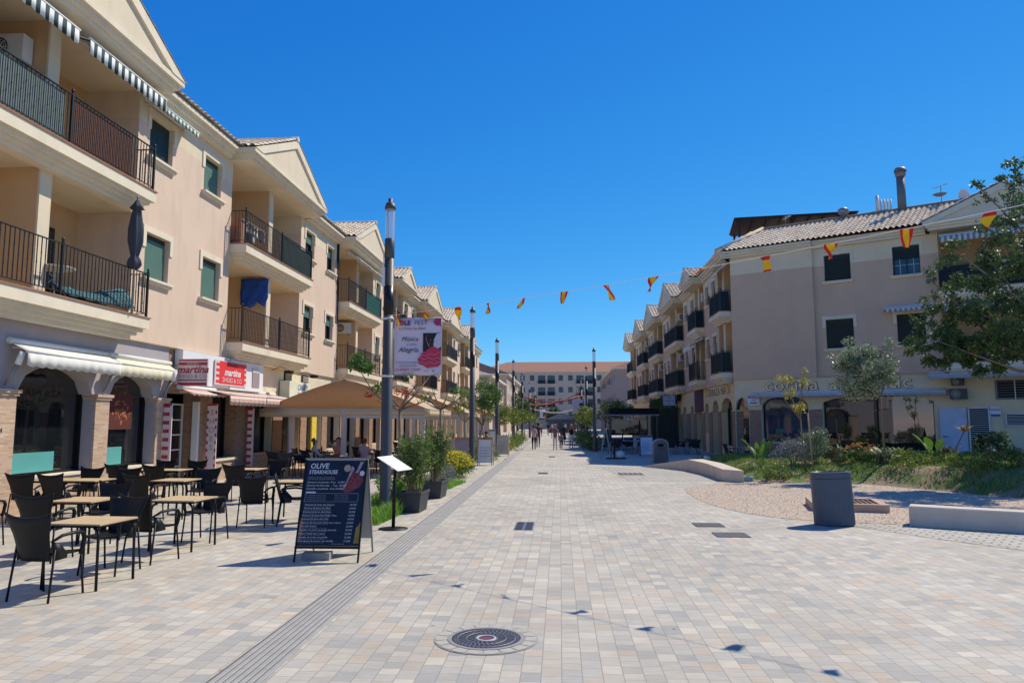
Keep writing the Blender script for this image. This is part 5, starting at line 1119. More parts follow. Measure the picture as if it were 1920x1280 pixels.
# litter bins
t = thing('litter_bin', 'dark slate ribbed oval litter bin on the paving by the gravel', 'litter bin', (5.05, 14.3, 0), R(-10)); t.rotation_euler = (0, R(-2.5), R(-10))
b = MB(); seg = 96; k = 0; g_ = []
for z_, s_ in ((0, .93), (.02, 1), (.88, 1), (.885, 1.02), (.95, 1.02), (.97, .99)):
    row = []
    for j in range(seg + 1):
        a = 2 * math.pi * j / seg; rib = 1 - (.025 if (j % 4) in (1, 2) and z_ < .88 else 0); ca, sa = math.cos(a), math.sin(a); sup = (abs(ca) ** 3 + abs(sa) ** 3) ** (-1 / 3); row.append((.35 * s_ * rib * ca * sup, .23 * s_ * rib * sa * sup, z_))
    g_.append(row)
b.sheet(g_, smooth=False); m_bin = mat('slate_paint', (.07, .09, .12), .5, var=.08, vs=5); b.build('body', m_bin, t)
b = MB(); 
def ringpt(a, s_): ca, sa = math.cos(a), math.sin(a); sup = (abs(ca) ** 3 + abs(sa) ** 3) ** (-1 / 3); return (.35 * s_ * ca * sup, .23 * s_ * sa * sup)
g_ = [[(*ringpt(2 * math.pi * j / 40, s_), z_) for j in range(41)] for s_, z_ in ((.99, .97), (.78, .975), (.74, .95))]; b.sheet(g_); b.face([(*ringpt(2 * math.pi * j / 40, .74), .93) for j in range(40)], 1); b.build('lid', [m_bin, m_dark], t)
b = MB(); b.sheet([[(*ringpt(2 * math.pi * j / 40, 1.012), z_) for j in range(41)] for z_ in (.855, .862)]); b.build('seam', m_dark, t); b = MB(); b.box(.352, .362, -.02, .02, .5, .56); b.build('lock', m_grey, t)
t = thing('litter_bin', 'grey-brown round-topped litter bin at the edge of the shaded terrace', 'litter bin', (4.62, 34.9, 0), R(0))
def arch(w, h, y): return [(-w, y, 0), (w, y, 0), (w, y, h - w * .75)] + [(w * math.cos(i * math.pi / 12), y, h - w * .75 + w * .75 * math.sin(i * math.pi / 12)) for i in range(1, 12)] + [(-w, y, h - w * .75)]
b = MB(); b.prism(arch(.36, 1.12, -.2), (0, .4, 0)); b.build('frame', m_grey, t); b = MB(); b.prism(arch(.31, 1.06, -.21), (0, .012, 0)); b.build('door', mat('brown_grey_paint', (.14, .125, .12), .6), t)
b = MB(); b.prism([(.17 * math.cos(i * math.pi / 10), -.215, .78 + .12 * math.sin(i * math.pi / 10)) for i in range(20)], (0, -.004, 0)); b.build('opening', m_dark, t); b = MB(); b.tube([(.15 * math.cos(math.pi + i * math.pi / 10), -.24, .79 + .08 * math.sin(math.pi + i * math.pi / 10)) for i in range(11)], .02, 6); b.build('opening_lip', m_grey, t)

# concrete benches
def solid(name, pts, zb, zt, m, label, cat, bevel=.02):
    b = MB(); n = len(pts); P0 = [Vector((x, y, 0)) for x, y in pts]; zt = zt if isinstance(zt, list) else [zt] * n; cx = sum(p.x for p in P0) / n; cy = sum(p.y for p in P0) / n
    a_ = sum(P0[i].x * P0[(i + 1) % n].y - P0[(i + 1) % n].x * P0[i].y for i in range(n))
    bot = [Vector((p.x, p.y, zb)) for p in P0]; t1 = [Vector((p.x, p.y, max(zb, z - bevel))) for p, z in zip(P0, zt)]
    def inset(i):
        p, q, r_ = P0[i - 1], P0[i], P0[(i + 1) % n]; d1 = (q - p).normalized(); d2 = (r_ - q).normalized(); s = 1 if a_ > 0 else -1; n1 = Vector((-d1.y, d1.x, 0)) * s; n2 = Vector((-d2.y, d2.x, 0)) * s; m_ = (n1 + n2); m_ = m_ / max(.5, m_.length_squared / 2); return q + m_ * bevel
    t2 = [Vector((inset(i).x, inset(i).y, zt[i])) for i in range(n)]
    rings = [bot, t1, t2]
    for A, B in ((bot, t1), (t1, t2)):
        for i in range(n):
            j = (i + 1) % n; f = [A[i], A[j], B[j], B[i]]; b.face(f if a_ > 0 else f[::-1])
    c_ = Vector((cx, cy, sum(zt) / n))
    b.face(t2 if a_ > 0 else t2[::-1]) 
    return tag(b.build(name, m), label, cat)
solid('concrete_bench', [(6.38, 14.28), (7.55, 13.62), (9.6, 12.55), (9.78, 12.95), (7.75, 14.0), (6.58, 14.68)], 0, .36, m_conc, 'straight pale concrete bench block at the right edge of the gravel', 'bench')
# wedge bench, quad strips
b = MB(); F_ = [(3.42, 31.95, .01), (4.1, 31.0, .2), (4.95, 29.4, .44), (5.2, 27.2, .42), (5.22, 24.5, .37)]; K_ = [(3.5, 32.0, .01), (4.45, 31.3, .2), (5.55, 29.8, .44), (5.78, 27.2, .42), (5.72, 23.85, .37)]
F_[-1] = (5.2, 24.4, .38)
for i in range(4):
    f0, f1, k0, k1 = F_[i], F_[i + 1], K_[i], K_[i + 1]; v = lambda p, z=None: (p[0], p[1], p[2] if z is None else z)
    b.face([v(f0, 0), v(f0), v(f1), v(f1, 0)]); b.face([v(f0), v(k0), v(k1), v(f1)]); b.face([v(k0, 0), v(k1, 0), v(k1), v(k0)])
b.face([v(F_[-1], 0), v(F_[-1]), v(K_[-1]), v(K_[-1], 0)]); tag(b.build('concrete_bench', m_conc), 'low pale concrete wall bench tapering down to the paving beside the cobbles', 'bench')
b = MB(); pr2 = [(-.42, .02), (-.40, .30), (-.36, .38), (-.26, .36), (-.02, .10), (.12, .12), (.2, .2), (.36, .18), (.40, .02)]; b.prism([(x, 0, z) for x, z in pr2], (0, .5, 0)); o = b.build('lounge_seat', mat('white_concrete', (.74, .78, .70), .8), loc=(6.75, 33.2, .02)); tag(o, 'white moulded lounge seat standing behind the tapering bench', 'seat')
b = MB()
for k in range(4): b.tube([(.17 * math.cos(i * math.pi / 8 + k) * (1 - .05 * k), .17 * math.sin(i * math.pi / 8 + k), .03 + k * .035) for i in range(18)], .028, 6)
tag(b.build('hose_coil', mat('grey_blue_hose', (.16, .25, .30), .6, var=.2), loc=(5.95, 24.35, .0)), 'coil of grey-blue hose lying at the end of the tapering bench', 'hose')
# shallow drain box in the gravel
t = thing('drain_box', 'low sandstone-edged drain box set in the gravel behind the slate bin', 'drain', (6.25, 17.0, 0), R(-12)); b = MB(); b.box(-.75, .75, -.7, -.55, 0, .17); b.box(-.75, .75, .55, .7, 0, .17); b.box(-.75, -.6, -.55, .55, 0, .17); b.box(.6, .75, -.55, .55, 0, .17); b.build('kerb', mat('sandstone', (.48, .34, .25), .9, var=.15, bump=.4), t)
b = MB()
for i in range(12): b.box(-.6 + i * .1, -.56 + i * .1, -.55, .55, .13, .15)
b.build('grating', mat('rusty_grating', (.22, .13, .10), .8), t)
def plate(x, y, w, l, label, m, slots=False, rz=0):
    t = thing('drain_cover', label, 'drain cover', (x, y, .004), rz); b = MB(); b.box(-w / 2, w / 2, -l / 2, l / 2, 0, .006); b.build('plate', m, t)
    b = MB(); n = int(l / .05)
    for i in range(n):
        for j in range(2 if slots else 5):
            ww = w / (2 if slots else 5); x0 = -w / 2 + j * ww + ww * .15; b.box(x0, x0 + ww * .7, -l / 2 + (i + .25) * l / n, -l / 2 + (i + .7) * l / n, .006, .0075)
    b.build('slots', m_dark if slots else mat('worn_steel', (.16, .15, .14), .6), t)
plate(-.66, 13.8, .34, 1.0, 'slotted blue-grey drain grate in the middle of the paving', mat('blue_grey_cast', (.10, .13, .19), .6), True); plate(2.72, 14.15, .52, .5, 'rear one of two dark square drain covers left of the slate bin', mat('dark_cast', (.09, .085, .08), .7)); plate(2.86, 12.95, .55, .5, 'front one of two dark square drain covers left of the slate bin', mat('dark_cast', (.09, .085, .08), .7))
plate(-.64, 27.7, .34, .8, 'small dark drain cover halfway down the paving', mat('dark_cast', (.09, .085, .08), .7)); plate(-.45, 40.6, .34, 1.0, 'farthest dark drain cover, near the walking people', mat('dark_cast', (.09, .085, .08), .7)); plate(2.55, 27.5, .9, 1.1, 'mossy square cover set in the grass-jointed cobbles', mat('mossy_cast', (.22, .20, .12), .9))
# manhole with paver ring
t = thing('manhole_cover', 'round ornate cast iron manhole cover ringed by pavers', 'manhole cover', (-.66, 6.72, .0), R(12)); t.scale = (.88, .88, 1)
m_ring = mat('ring_paver', (.43, .40, .34), .85, var=.15, vs=7); b = MB(); b.lathe([(.52, .003), (.52, .0052), (.36, .0052)], seg=40, cap=False, smooth=False); b.build('mortar_ring', mat('ring_mortar', (.36, .33, .28), .9), t)
for i in range(18):
    a0, a1 = 2 * math.pi * (i + .04) / 18, 2 * math.pi * (i + .96) / 18; b = MB(); b.face([(r_ * math.cos(a), r_ * math.sin(a), .0085) for r_, a in ((.395, a0), (.50, a0), (.51, (a0 + a1) / 2), (.50, a1), (.395, a1))]); b.build('paver', m_ring, t)
b = MB(); b.lathe([(.385, .004), (.385, .011), (.345, .012)], seg=48, cap=False, smooth=False); b.build('frame', mat('pale_iron_frame', (.30, .28, .26), .6), t)
b = MB(); b.lathe([(.345, .006), (.335, .011), (.0, .011)], seg=48, cap=False, smooth=False); b.build('lid', mat('dark_cast_iron', (.045, .042, .05), .5, metal=.3, var=.4, vs=12), t)
b = MB(); rs = random.Random(14)
for r_ in (.11, .20, .29): b.lathe([(r_ - .006, .0112), (r_ - .004, .0135), (r_ + .004, .0135), (r_ + .006, .0112)], seg=40, cap=False)
for r0, r1, n_ in ((.125, .19, 22), (.21, .28, 34), (.30, .335, 44)):
    for i in range(n_):
        a = 2 * math.pi * i / n_; b.bar((r0 * math.cos(a), r0 * math.sin(a), .0125), (r1 * math.cos(a + .12), r1 * math.sin(a + .12), .0125), .012, .003)
b.build('relief', mat('worn_iron_relief', (.20, .19, .20), .5, metal=.3), t)
b = MB(); b.lathe([(.10, .0115), (.095, .0145), (.08, .0145), (.078, .012)], seg=30, cap=False); b.build('centre_ring', mat('pale_ring', (.5, .46, .47), .6), t); b = MB(); b.lathe([(.06, .0125), (.0, .0135)], seg=14, cap=False, sx=1.2, sy=.8); b.build('centre_badge', mat('dull_maroon', (.16, .05, .06), .6), t)
# ------------------------------------------------------------------ terrace tables and chairs
def make_chair(label, group, seatm, legm, name='terrace_chair', tone=0):
    t = thing(name, label, 'chair', (0, 0, 0), 0, group)
    b = MB(); g_ = []
    for j in range(6):
        v = j / 5; g_.append([((u - .5) * (.44 - .04 * v), .22 - .42 * v, .445 - .02 * math.sin(math.pi * v) + .02 * abs(u - .5) * 2 - .02 * (1 - v) ** 3) for u in [i / 6 for i in range(7)]])
    b.sheet(g_, .022); b.build('seat', seatm, t)
    b = MB(); g_ = []
    for j in range(9):
        v = j / 8; hw = .185 + .055 * v + .045 * max(0, v - .6) / .4; row = []
        for i in range(11):
            u = i / 10 * 2 - 1; ear = max(0, v - .75) / .25 * (abs(u) ** 3); row.append((u * hw, -.20 - .13 * v + .05 * (1 - u * u) * -.6 - .02 * ear, .40 + .46 * v + .045 * ear - .012 * (1 - abs(u)) * v))
        g_.append(row)
    b.sheet(g_, .016); b.build('backrest', seatm, t)
    for s_ in (-1, 1):
        b = MB(); b.tube([(s_ * .215, -.23, .60), (s_ * .25, -.12, .655), (s_ * .265, .06, .665), (s_ * .262, .16, .65), (s_ * .255, .20, .60), (s_ * .245, .19, .50), (s_ * .235, .17, .42)], [.018, .024, .026, .026, .026, .024, .02], 8, flat=.7)
        g_ = [[(s_ * .215, -.21, .60 - .2 * k), (s_ * .235, -.12 - .02 * k, .56 - .15 * k), (s_ * .225, -.02, .46 - .05 * k)] for k in (0, .5, 1)]; b.sheet(g_, .01); b.build('armrest', seatm, t)
        for y0, y1 in ((.18, .23), (-.20, -.27)):
            b = MB(); b.tube([(s_ * .235, y0, .45 if y0 > 0 else .52), (s_ * .25, y1, .0)], .0125, 8); b.build('leg', legm, t)
    return t
def make_table(label, group, topm, legm, name='terrace_table'):
    t = thing(name, label, 'table', (0, 0, 0), 0, group)
    b = MB(); b.box(-.35, .35, -.35, .35, .722, .74); b.box(-.352, .352, -.352, .352, .712, .7215, 1); b.build('tabletop', [topm, m_black], t)
    b = MB(); b.box(-.30, .30, -.30, .30, .69, .711); b.build('frame', legm, t)
    for sx_ in (-1, 1):
        for sy_ in (-1, 1): b = MB(); b.tube([(sx_ * .25, sy_ * .3, .69), (sx_ * .31, sy_ * .325, .66), (sx_ * .325, sy_ * .33, .60), (sx_ * .335, sy_ * .335, 0)], .0165, 8); b.build('leg', legm, t)
    return t
GC, GT = 'black plastic armchairs of the open terrace', 'square wooden-topped terrace tables'
ch0 = make_chair('nearest black plastic armchair, back turned, at the front wooden-topped table', GC, m_black, m_black)
ch0.location = (-5.6, 7.98, 0); ch0.rotation_euler = (0, 0, R(-6)); ch0.scale = (1, 1, 1.04)
chs = [(-5.72, 9.28, 176, 'black armchair facing the camera across the nearest table'), (-7.12, 10.05, 3, 'black armchair, back turned, at the table just behind the nearest one'), (-7.3, 11.62, 184, 'black armchair facing the camera behind the second left table'),
       (-5.62, 10.1, -16, 'black armchair seen obliquely, at the left corner of the table by the menu board'), (-5.72, 11.82, 172, 'black armchair facing the camera across the table left of the menu board'),
       (-8.85, 10.95, 4, 'black armchair cut off by the left edge of the photo'), (-10.2, 13.85, 5, 'black armchair, back turned, against the brick pier at far left'), (-9.6, 13.9, -3, 'black armchair, back turned, before the turquoise board window'),
       (-10.1, 15.25, 178, 'black armchair facing the camera below the larger arched window, left one'), (-9.25, 15.25, 183, 'black armchair facing the camera below the larger arched window, right one'),
       (-7.95, 13.95, -2, 'black armchair, back turned, in the middle of the open terrace'), (-7.5, 15.3, 186, 'black armchair facing the camera, at the table before the shoe shop'), (-10.25, 17.0, 3, 'black armchair, back turned, below the narrower arched window'),
       (-9.35, 17.0, 0, 'black armchair, back turned, beside the checkered panel'), (-10.15, 18.4, 180, 'black armchair facing the camera close to the checkered panel'), (-9.35, 18.4, 176, 'black armchair facing the camera before the glazed shop door'),
       (-7.55, 17.2, 2, 'black armchair, back turned, before the shoe shop window'), (-7.45, 19.1, 182, 'black armchair facing the camera before the shoe shop window'),
       (-5.6, 13.55, 4, 'black armchair, back turned, just left of the menu board'), (-4.98, 13.75, -72, 'black armchair turned sideways, partly hidden by the menu board')]
for x, y, a, lab in chs: c = dup(ch0, (x, y, 0), R(a), lab)
tb0 = make_table('nearest square table with pale wooden top on black legs', GT, m_wood, m_black); tb0.location = (-5.55, 8.62, 0); tb0.rotation_euler = (0, 0, R(-3))
for x, y, a, lab in ((-7.15, 10.9, -2, 'pale wooden-topped table second from the front, further left'), (-5.72, 11.13, -3, 'pale wooden-topped table midway between the nearest table and the menu board'), (-9.48, 14.55, 0, 'wooden-topped table below the larger arched window, right one'), (-10.24, 14.55, 0, 'wooden-topped table below the larger arched window, left one'), (-7.72, 14.65, -1, 'wooden-topped table in the middle of the terrace rows'), (-9.45, 17.7, 0, 'wooden-topped table before the glazed shop door'), (-10.3, 17.7, 0, 'wooden-topped table before the left checkered panel'), (-5.2, 14.5, 3, 'wooden-topped table half hidden behind the menu board'), (-7.72, 18.1, -2, 'wooden-topped table before the shoe shop window')): dup(tb0, (x, y, 0), R(a), lab)

# dark furniture under the pavilions
m_wick = mat('dark_wicker', (.022, .022, .025), .7, var=.3, bump=.5, bs=120); m_leg2 = mat('pale_metal_leg', (.42, .42, .43), .4, metal=.5)
GD, GDt = 'dark chairs under the tan pavilions', 'dark tables under the tan pavilions'
c1 = make_chair('dark wicker chair under or before the tan pavilions', GD, m_wick, m_black); c1.location = (-9.9, 25.6, 0)
t1 = make_table('dark table laid for diners under the tan pavilions', GDt, m_wick, m_black); t1.location = (-9.2, 25.5, 0)
rs = random.Random(33)
for x, y in ((-7.3, 24.6), (-9.1, 28.2), (-6.6, 28.2), (-5.6, 31.3), (-8.3, 31.3), (-6.0, 38.5), (-8.2, 38.5), (-5.6, 41.5), (-8.4, 44), (-5.6, 46)): dup(t1, (x, y, 0), rs.uniform(-.1, .1))
for x, y, a in ((-8.5, 25.6, 90), (-9.2, 24.7, 0), (-9.2, 26.3, 180), (-8.0, 24.6, -90), (-6.55, 24.6, 90), (-7.3, 23.8, 0), (-9.9, 28.2, -90), (-9.1, 27.4, 0), (-6.6, 27.4, 5), (-5.8, 28.2, 90), (-7.3, 28.2, -90), (-5.6, 30.5, 0), (-5.6, 32.1, 180), (-8.3, 30.5, 0), (-6.0, 37.7, 0), (-6, 39.3, 180), (-8.2, 37.7, 0), (-5.6, 40.7, 0), (-8.4, 43.2, 0), (-5.6, 45.2, 0), (-4.9, 46, 90)): dup(c1, (x, y, 0), R(a) + rs.uniform(-.15, .15))
# glasses, plates on the dark tables
def plateware(x, y, z, label):
    t = thing('tableware', label, 'tableware', (x, y, z), 0, 'tableware on the pavilion tables'); b = MB(); b.lathe([(.01, 0), (.08, .0), (.12, .02)], (0, 0, 0), 14, cap=False); b.build('plate', m_white, t)
    b = MB(); b.lathe([(.03, 0), (.035, .1)], (.15, .05, 0), 10); b.build('glass', m_clear, t); b = MB(); b.lathe([(.03, 0), (.03, .15), (.012, .2), (.012, .25)], (-.1, .15, 0), 10); b.build('bottle', mat('amber_glass', (.25, .08, .03), .2), t)
for x, y in ((-9.2, 25.5), (-7.3, 24.6), (-6.6, 28.2), (-9.1, 28.2)): plateware(x, y, .742, 'white plate with glass and bottle on a dark pavilion table')

# ------------------------------------------------------------------ pavilions
def clothmat(name, c, tr=.35):
    m = leafmat(name, c, tuple(v * 1.08 for v in c), vs=.5, rough=.85, tr=tr); return m
m_tan = clothmat('tan_canvas', (.84, .56, .28), .6); m_tanl = clothmat('tan_canvas_lit', (.74, .58, .38)); m_frame = mat('greige_aluminium', (.46, .42, .38), .5, var=.04)  # roof copy of the canvas is paler, sunlight put into its colour
def pavilion(x0, x1, y0, y1, ze, za, label, logo=False, boxes=True):
    t = thing('pavilion', label, 'pavilion', ((x0 + x1) / 2, y0, 0)); h = (x1 - x0) / 2; L = y1 - y0; xa = 0
    def slope(s_): return [[(s_ * h * (1 - v), L * u, ze + (za - ze) * v - .10 * math.sin(math.pi * v) * math.sin(math.pi * u) + .06 * math.sin(math.pi * v)) for u in [i / 8 for i in range(9)]] for v in [j / 6 for j in range(7)]]
    for s_ in (-1, 1): b = MB(); b.sheet(slope(s_), .01); b.build('roof_cloth', m_tanl, t)
    for y_, nm in ((0, 'gable_cloth'), (L, 'rear_gable_cloth')):
        b = MB(); n = 16; top = []; 
        for i in range(n + 1): x = -h + 2 * h * i / n; v = 1 - abs(x) / h; top.append((x, y_ + .015 * math.sin(i * 1.4), ze + (za - ze) * v + .06 * math.sin(math.pi * v)))
        b.sheet([[(p[0], p[1], ze - .02) for p in top], [(p[0], p[1] + .03, (p[2] + ze) / 2) for p in top], top], .006); b.build(nm, m_tan, t)
    b = MB(); n = 30; b.sheet([[(-h + 2 * h * i / n, -.02 + .01 * math.sin(i), ze - .24 - .02 * abs(math.sin(i * .8))) for i in range(n + 1)], [(-h + 2 * h * i / n, -.02, ze) for i in range(n + 1)]], .006)
    for s_ in (-1, 1): b.sheet([[(s_ * (h + .02), L * i / n, ze - .24) for i in range(n + 1)], [(s_ * (h + .02), L * i / n, ze + .01) for i in range(n + 1)]], .006)
    b.build('valance', m_tanl, t)
    b = MB(); b.bar((-h, .02, ze), (h, .02, ze), .07); b.bar((0, 0, ze - .25), (h - .1, 0, ze - .25), .09); b.bar((-h, L, ze), (h, L, ze), .07); b.bar((-h, 0, ze), (-h, L, ze), .06); b.bar((h, 0, ze), (h, L, ze), .06); b.bar((0, 0, za - .05), (0, L, za - .05), .1); b.build('frame', m_frame, t)
    for x_, y_ in ((0, .06), (0, L - .06)) + (((h - .15, L - .1), (h - .15, .1)) if not logo else ((h - .25, .1),)):
        b = MB(); b.box(x_ - .08, x_ + .08, y_ - .08, y_ + .08, 0, ze); b.build('post', m_frame, t)
        if boxes and x_ == 0: b = MB(); b.box(x_ - .55, x_ + .55, y_ - .25, y_ + .25, 0, .62); b.build('ballast_box', mat('white_ballast', (.58, .55, .52), .7), t)
    if logo:
        b = MB(); rs = random.Random(1); 
        for k in range(8): a = k * .785; b.face([(2.25 + .05 * math.cos(a), -.03, ze + .62 + .05 * math.sin(a)), (2.25 + .26 * math.cos(a - .12), -.03, ze + .62 + .17 * math.sin(a - .12)), (2.25 + .24 * math.cos(a + .25), -.03, ze + .62 + .15 * math.sin(a + .25))])
        b.box(2.17, 2.33, -.03, -.026, ze + .55, ze + .68); b.build('logo', m_bred, t)
    return t
pavilion(-10.72, -4.62, 26.0, 31.2, 2.32, 3.42, 'large tan canvas pavilion with gabled front and red emblem, behind the menu board', logo=True)
pavilion(-10.1, -4.6, 37.0, 42.5, 2.3, 3.35, 'second tan canvas pavilion, right behind the bare young trees')
pavilion(-9.8, -4.5, 52, 57, 2.3, 3.2, 'third tan canvas pavilion, small, beyond the leafy tree')
# black canopy on the shaded side
t = thing('canopy', 'flat black canopy with pale front edge over the shaded terrace', 'canopy', (5.2, 49.5, 0)); b = MB(); b.box(-1.95, 1.3, 0, 6, 2.38, 2.78); b.build('roof', m_dark, t); b = MB(); b.box(-2.3, 1.32, -.06, 0, 2.28, 2.37); b.build('front_edge', m_grey, t)
for x_, y_ in ((-1.85, .1), (1.2, .1), (-1.85, 5.9), (1.2, 5.9)): b = MB(); b.box(x_ - .05, x_ + .05, y_ - .05, y_ + .05, 0, 2.3); b.build('post', m_post, t)
b = MB(); b.box(-1.8, 1.15, 5.6, 5.62, .9, 2.0); b.build('wind_screen', m_glassb, t)
b = MB(); b.box(-1.85, -1.8, .1, 5.9, .1, 1.0); b.build('side_screen', m_dark, t)
# dark hedge-like windbreak behind the right lamp
t = thing('kiosk', 'grey-blue peaked kiosk standing in the street far away', 'kiosk', (.25, 128, 0)); b = MB(); b.box(-2.3, 2.3, 0, 4, 0, 2.3); b.build('wall', mat('slate_blue_panel', (.08, .10, .13), .6), t); b = MB(); b.prism([(-2.8, -.2, 2.3), (2.8, -.2, 2.3), (.4, -.2, 3.3), (-.2, -.2, 3.3)], (0, 4.6, 0)); b.build('roof', mat('slate_roof_panel', (.20, .24, .28), .5), t)

GR2, GRt = 'dark chairs with pale legs on the shaded terrace', 'dark tables on the shaded terrace'
c2 = make_chair('dark chair with pale metal legs at the far rows of the shaded terrace', GR2, m_wick, m_leg2); c2.location = (4.2, 46.5, 0)
t2 = make_table('dark table with pale legs among the chairs of the shaded terrace', GRt, m_wick, m_leg2); t2.location = (3.3, 44.8, 0)
for x, y in ((4.9, 44.9), (6.4, 44.6), (7.7, 44.2), (3.6, 47), (5.2, 47.2), (6.8, 46.9), (4.4, 49), (6.2, 49)): dup(t2, (x, y, 0), rs.uniform(-.1, .1))
for x, y, a in ((3.3, 44.0, 0), (3.3, 45.6, 180), (4.9, 44.1, 0), (4.9, 45.7, 180), (5.65, 44.9, 90), (6.4, 43.8, 0), (7.1, 44.6, 90), (7.7, 43.4, 0), (2.7, 44.8, -90), (3.6, 46.2, 0), (5.2, 46.4, 0), (6.8, 46.1, 0), (7.5, 46.9, 90), (4.4, 48.2, 0), (6.2, 48.2, 0), (7.9, 45.1, 180), (4.1, 44.9, -90)): dup(c2, (x, y, 0), R(a) + rs.uniform(-.15, .15))
b = MB(); b.sheet([[(x * .3 - .9, -.3 + .2 * y, .86 + .05 * math.sin(x * 1.7 + y)) for x in range(7)] for y in range(4)], .03); tag(b.build('folded_cloth', mat('grey_cloth', (.32, .33, .38), .9), loc=(4.6, 44.4, -.08)), 'pale grey cloth draped over the front tables of the shaded terrace', 'cloth')
c3 = make_chair('dark bistro chair beside the metal table by the green-leaved plant', 'bistro chairs by the corner building', m_wick, m_leg2, name='bistro_chair'); c3.location = (8.0, 35.6, 0); c3.rotation_euler = (0, 0, R(-80)); dup(c3, (9.5, 35.9, 0), R(80), 'dark bistro chair on the right of the metal table, behind the plant')
t3 = make_table('metal bistro table just behind the tapering bench', None, m_leg2, m_leg2, name='bistro_table'); t3.location = (8.75, 35.4, 0); t3.scale = (1.1, 1, 1)

# ------------------------------------------------------------------ sandwich boards
def sandwich(x, y, rz, w, h, label, face, frame, head=None, ang=.24, lines=12, words=None):
    t = thing('sandwich_board', label, 'menu board', (x, y, 0), rz)
    for s_ in (-1, 1):
        b = MB(); b.sheet([[(-w / 2, s_ * ang, .12), (w / 2, s_ * ang, .12)], [(-w / 2, 0.01 * s_, h), (w / 2, 0.01 * s_, h)]] if s_ < 0 else [[(w / 2, s_ * ang, .12), (-w / 2, s_ * ang, .12)], [(w / 2, 0.01 * s_, h), (-w / 2, 0.01 * s_, h)]], .02, smooth=False); b.build('panel', face, t)
        for q in (-1, 1): b = MB(); b.bar((q * w / 2, s_ * (ang + .03), 0), (q * w / 2, s_ * .012, h + .02), .04, .03, up=(1, 0, 0)); b.build('leg', frame, t)
    b = MB(); b.bar((-w / 2, -.03, h - .06), (w / 2, -.03, h - .06), .03, .1); b.build('header', head or frame, t)
    up = Vector((0, ang, h - .12)).normalized(); rs = random.Random(int(y * 7))
    if words: text(words, .07, m_ink, t, (0, -.055, h - .06))
    b = MB()
    for i in range(lines):
        f = .12 + .72 * (i + .5) / lines; zz = .12 + (h - .12) * (1 - f); yy = -ang * (1 - (zz - .12) / (h - .12)) - .006; x0 = -w * .4; 
        for k in range(3):
            x1 = x0 + w * rs.uniform(.1, .3); b.face([(x0, yy, zz), (min(x1, w * .42), yy, zz), (min(x1, w * .42), yy + .003, zz + .018), (x0, yy + .003, zz + .018)]); x0 = x1 + .02
            if x0 > w * .38: break
    b.build('writing', mat('grey_handwriting', (.2, .2, .25), .8), t); return t
m_wf = mat('orange_wood', (.40, .20, .09), .7)
sandwich(-3.28, 32.7, R(-4), .62, 1.22, 'white handwritten menu board in wooden frame right of the second left lamp post', m_offw, m_wf, words='MENU'); sandwich(-4.35, 33.2, R(8), .66, 1.2, 'mauve menu board in wooden frame left of the second lamp post', mat('mauve_board', (.36, .28, .30), .7), m_wf, lines=3)
sandwich(-3.15, 41.0, R(-3), .62, 1.15, 'cream menu board covered in writing beyond the white one', mat('cream_board', (.55, .47, .36), .7), mat('cream_frame', (.5, .42, .3), .7)); sandwich(-3.55, 39.0, 0, .34, 1.5, 'narrow tall white notice behind the white menu board', m_offw, m_grey, lines=9, ang=.08)
sandwich(4.72, 41.4, 0, .68, 1.15, 'white menu board in dark frame on the shaded terrace, left of the round-topped bin', mat('pale_blue_board', (.62, .62, .72), .6), m_post); sandwich(2.35, 38.8, R(84), .6, 1.55, 'sandwich board seen edge-on at the start of the shaded terrace', m_offw, m_grey, ang=.26, lines=3)
b = MB(); b.box(-.5, .5, -.25, .25, 0, .06); b.box(-.12, -.04, -.05, .05, .06, 1.0); b.lathe([(.2, .06), (.24, .15), (.22, .34), (.1, .4)], (.22, 0, 0), 12, m=1); tag(b.build('sign_base', [m_black, m_offw], loc=(2.85, 38.6, 0)), 'black sign base with a white water weight beside the edge-on board', 'base')

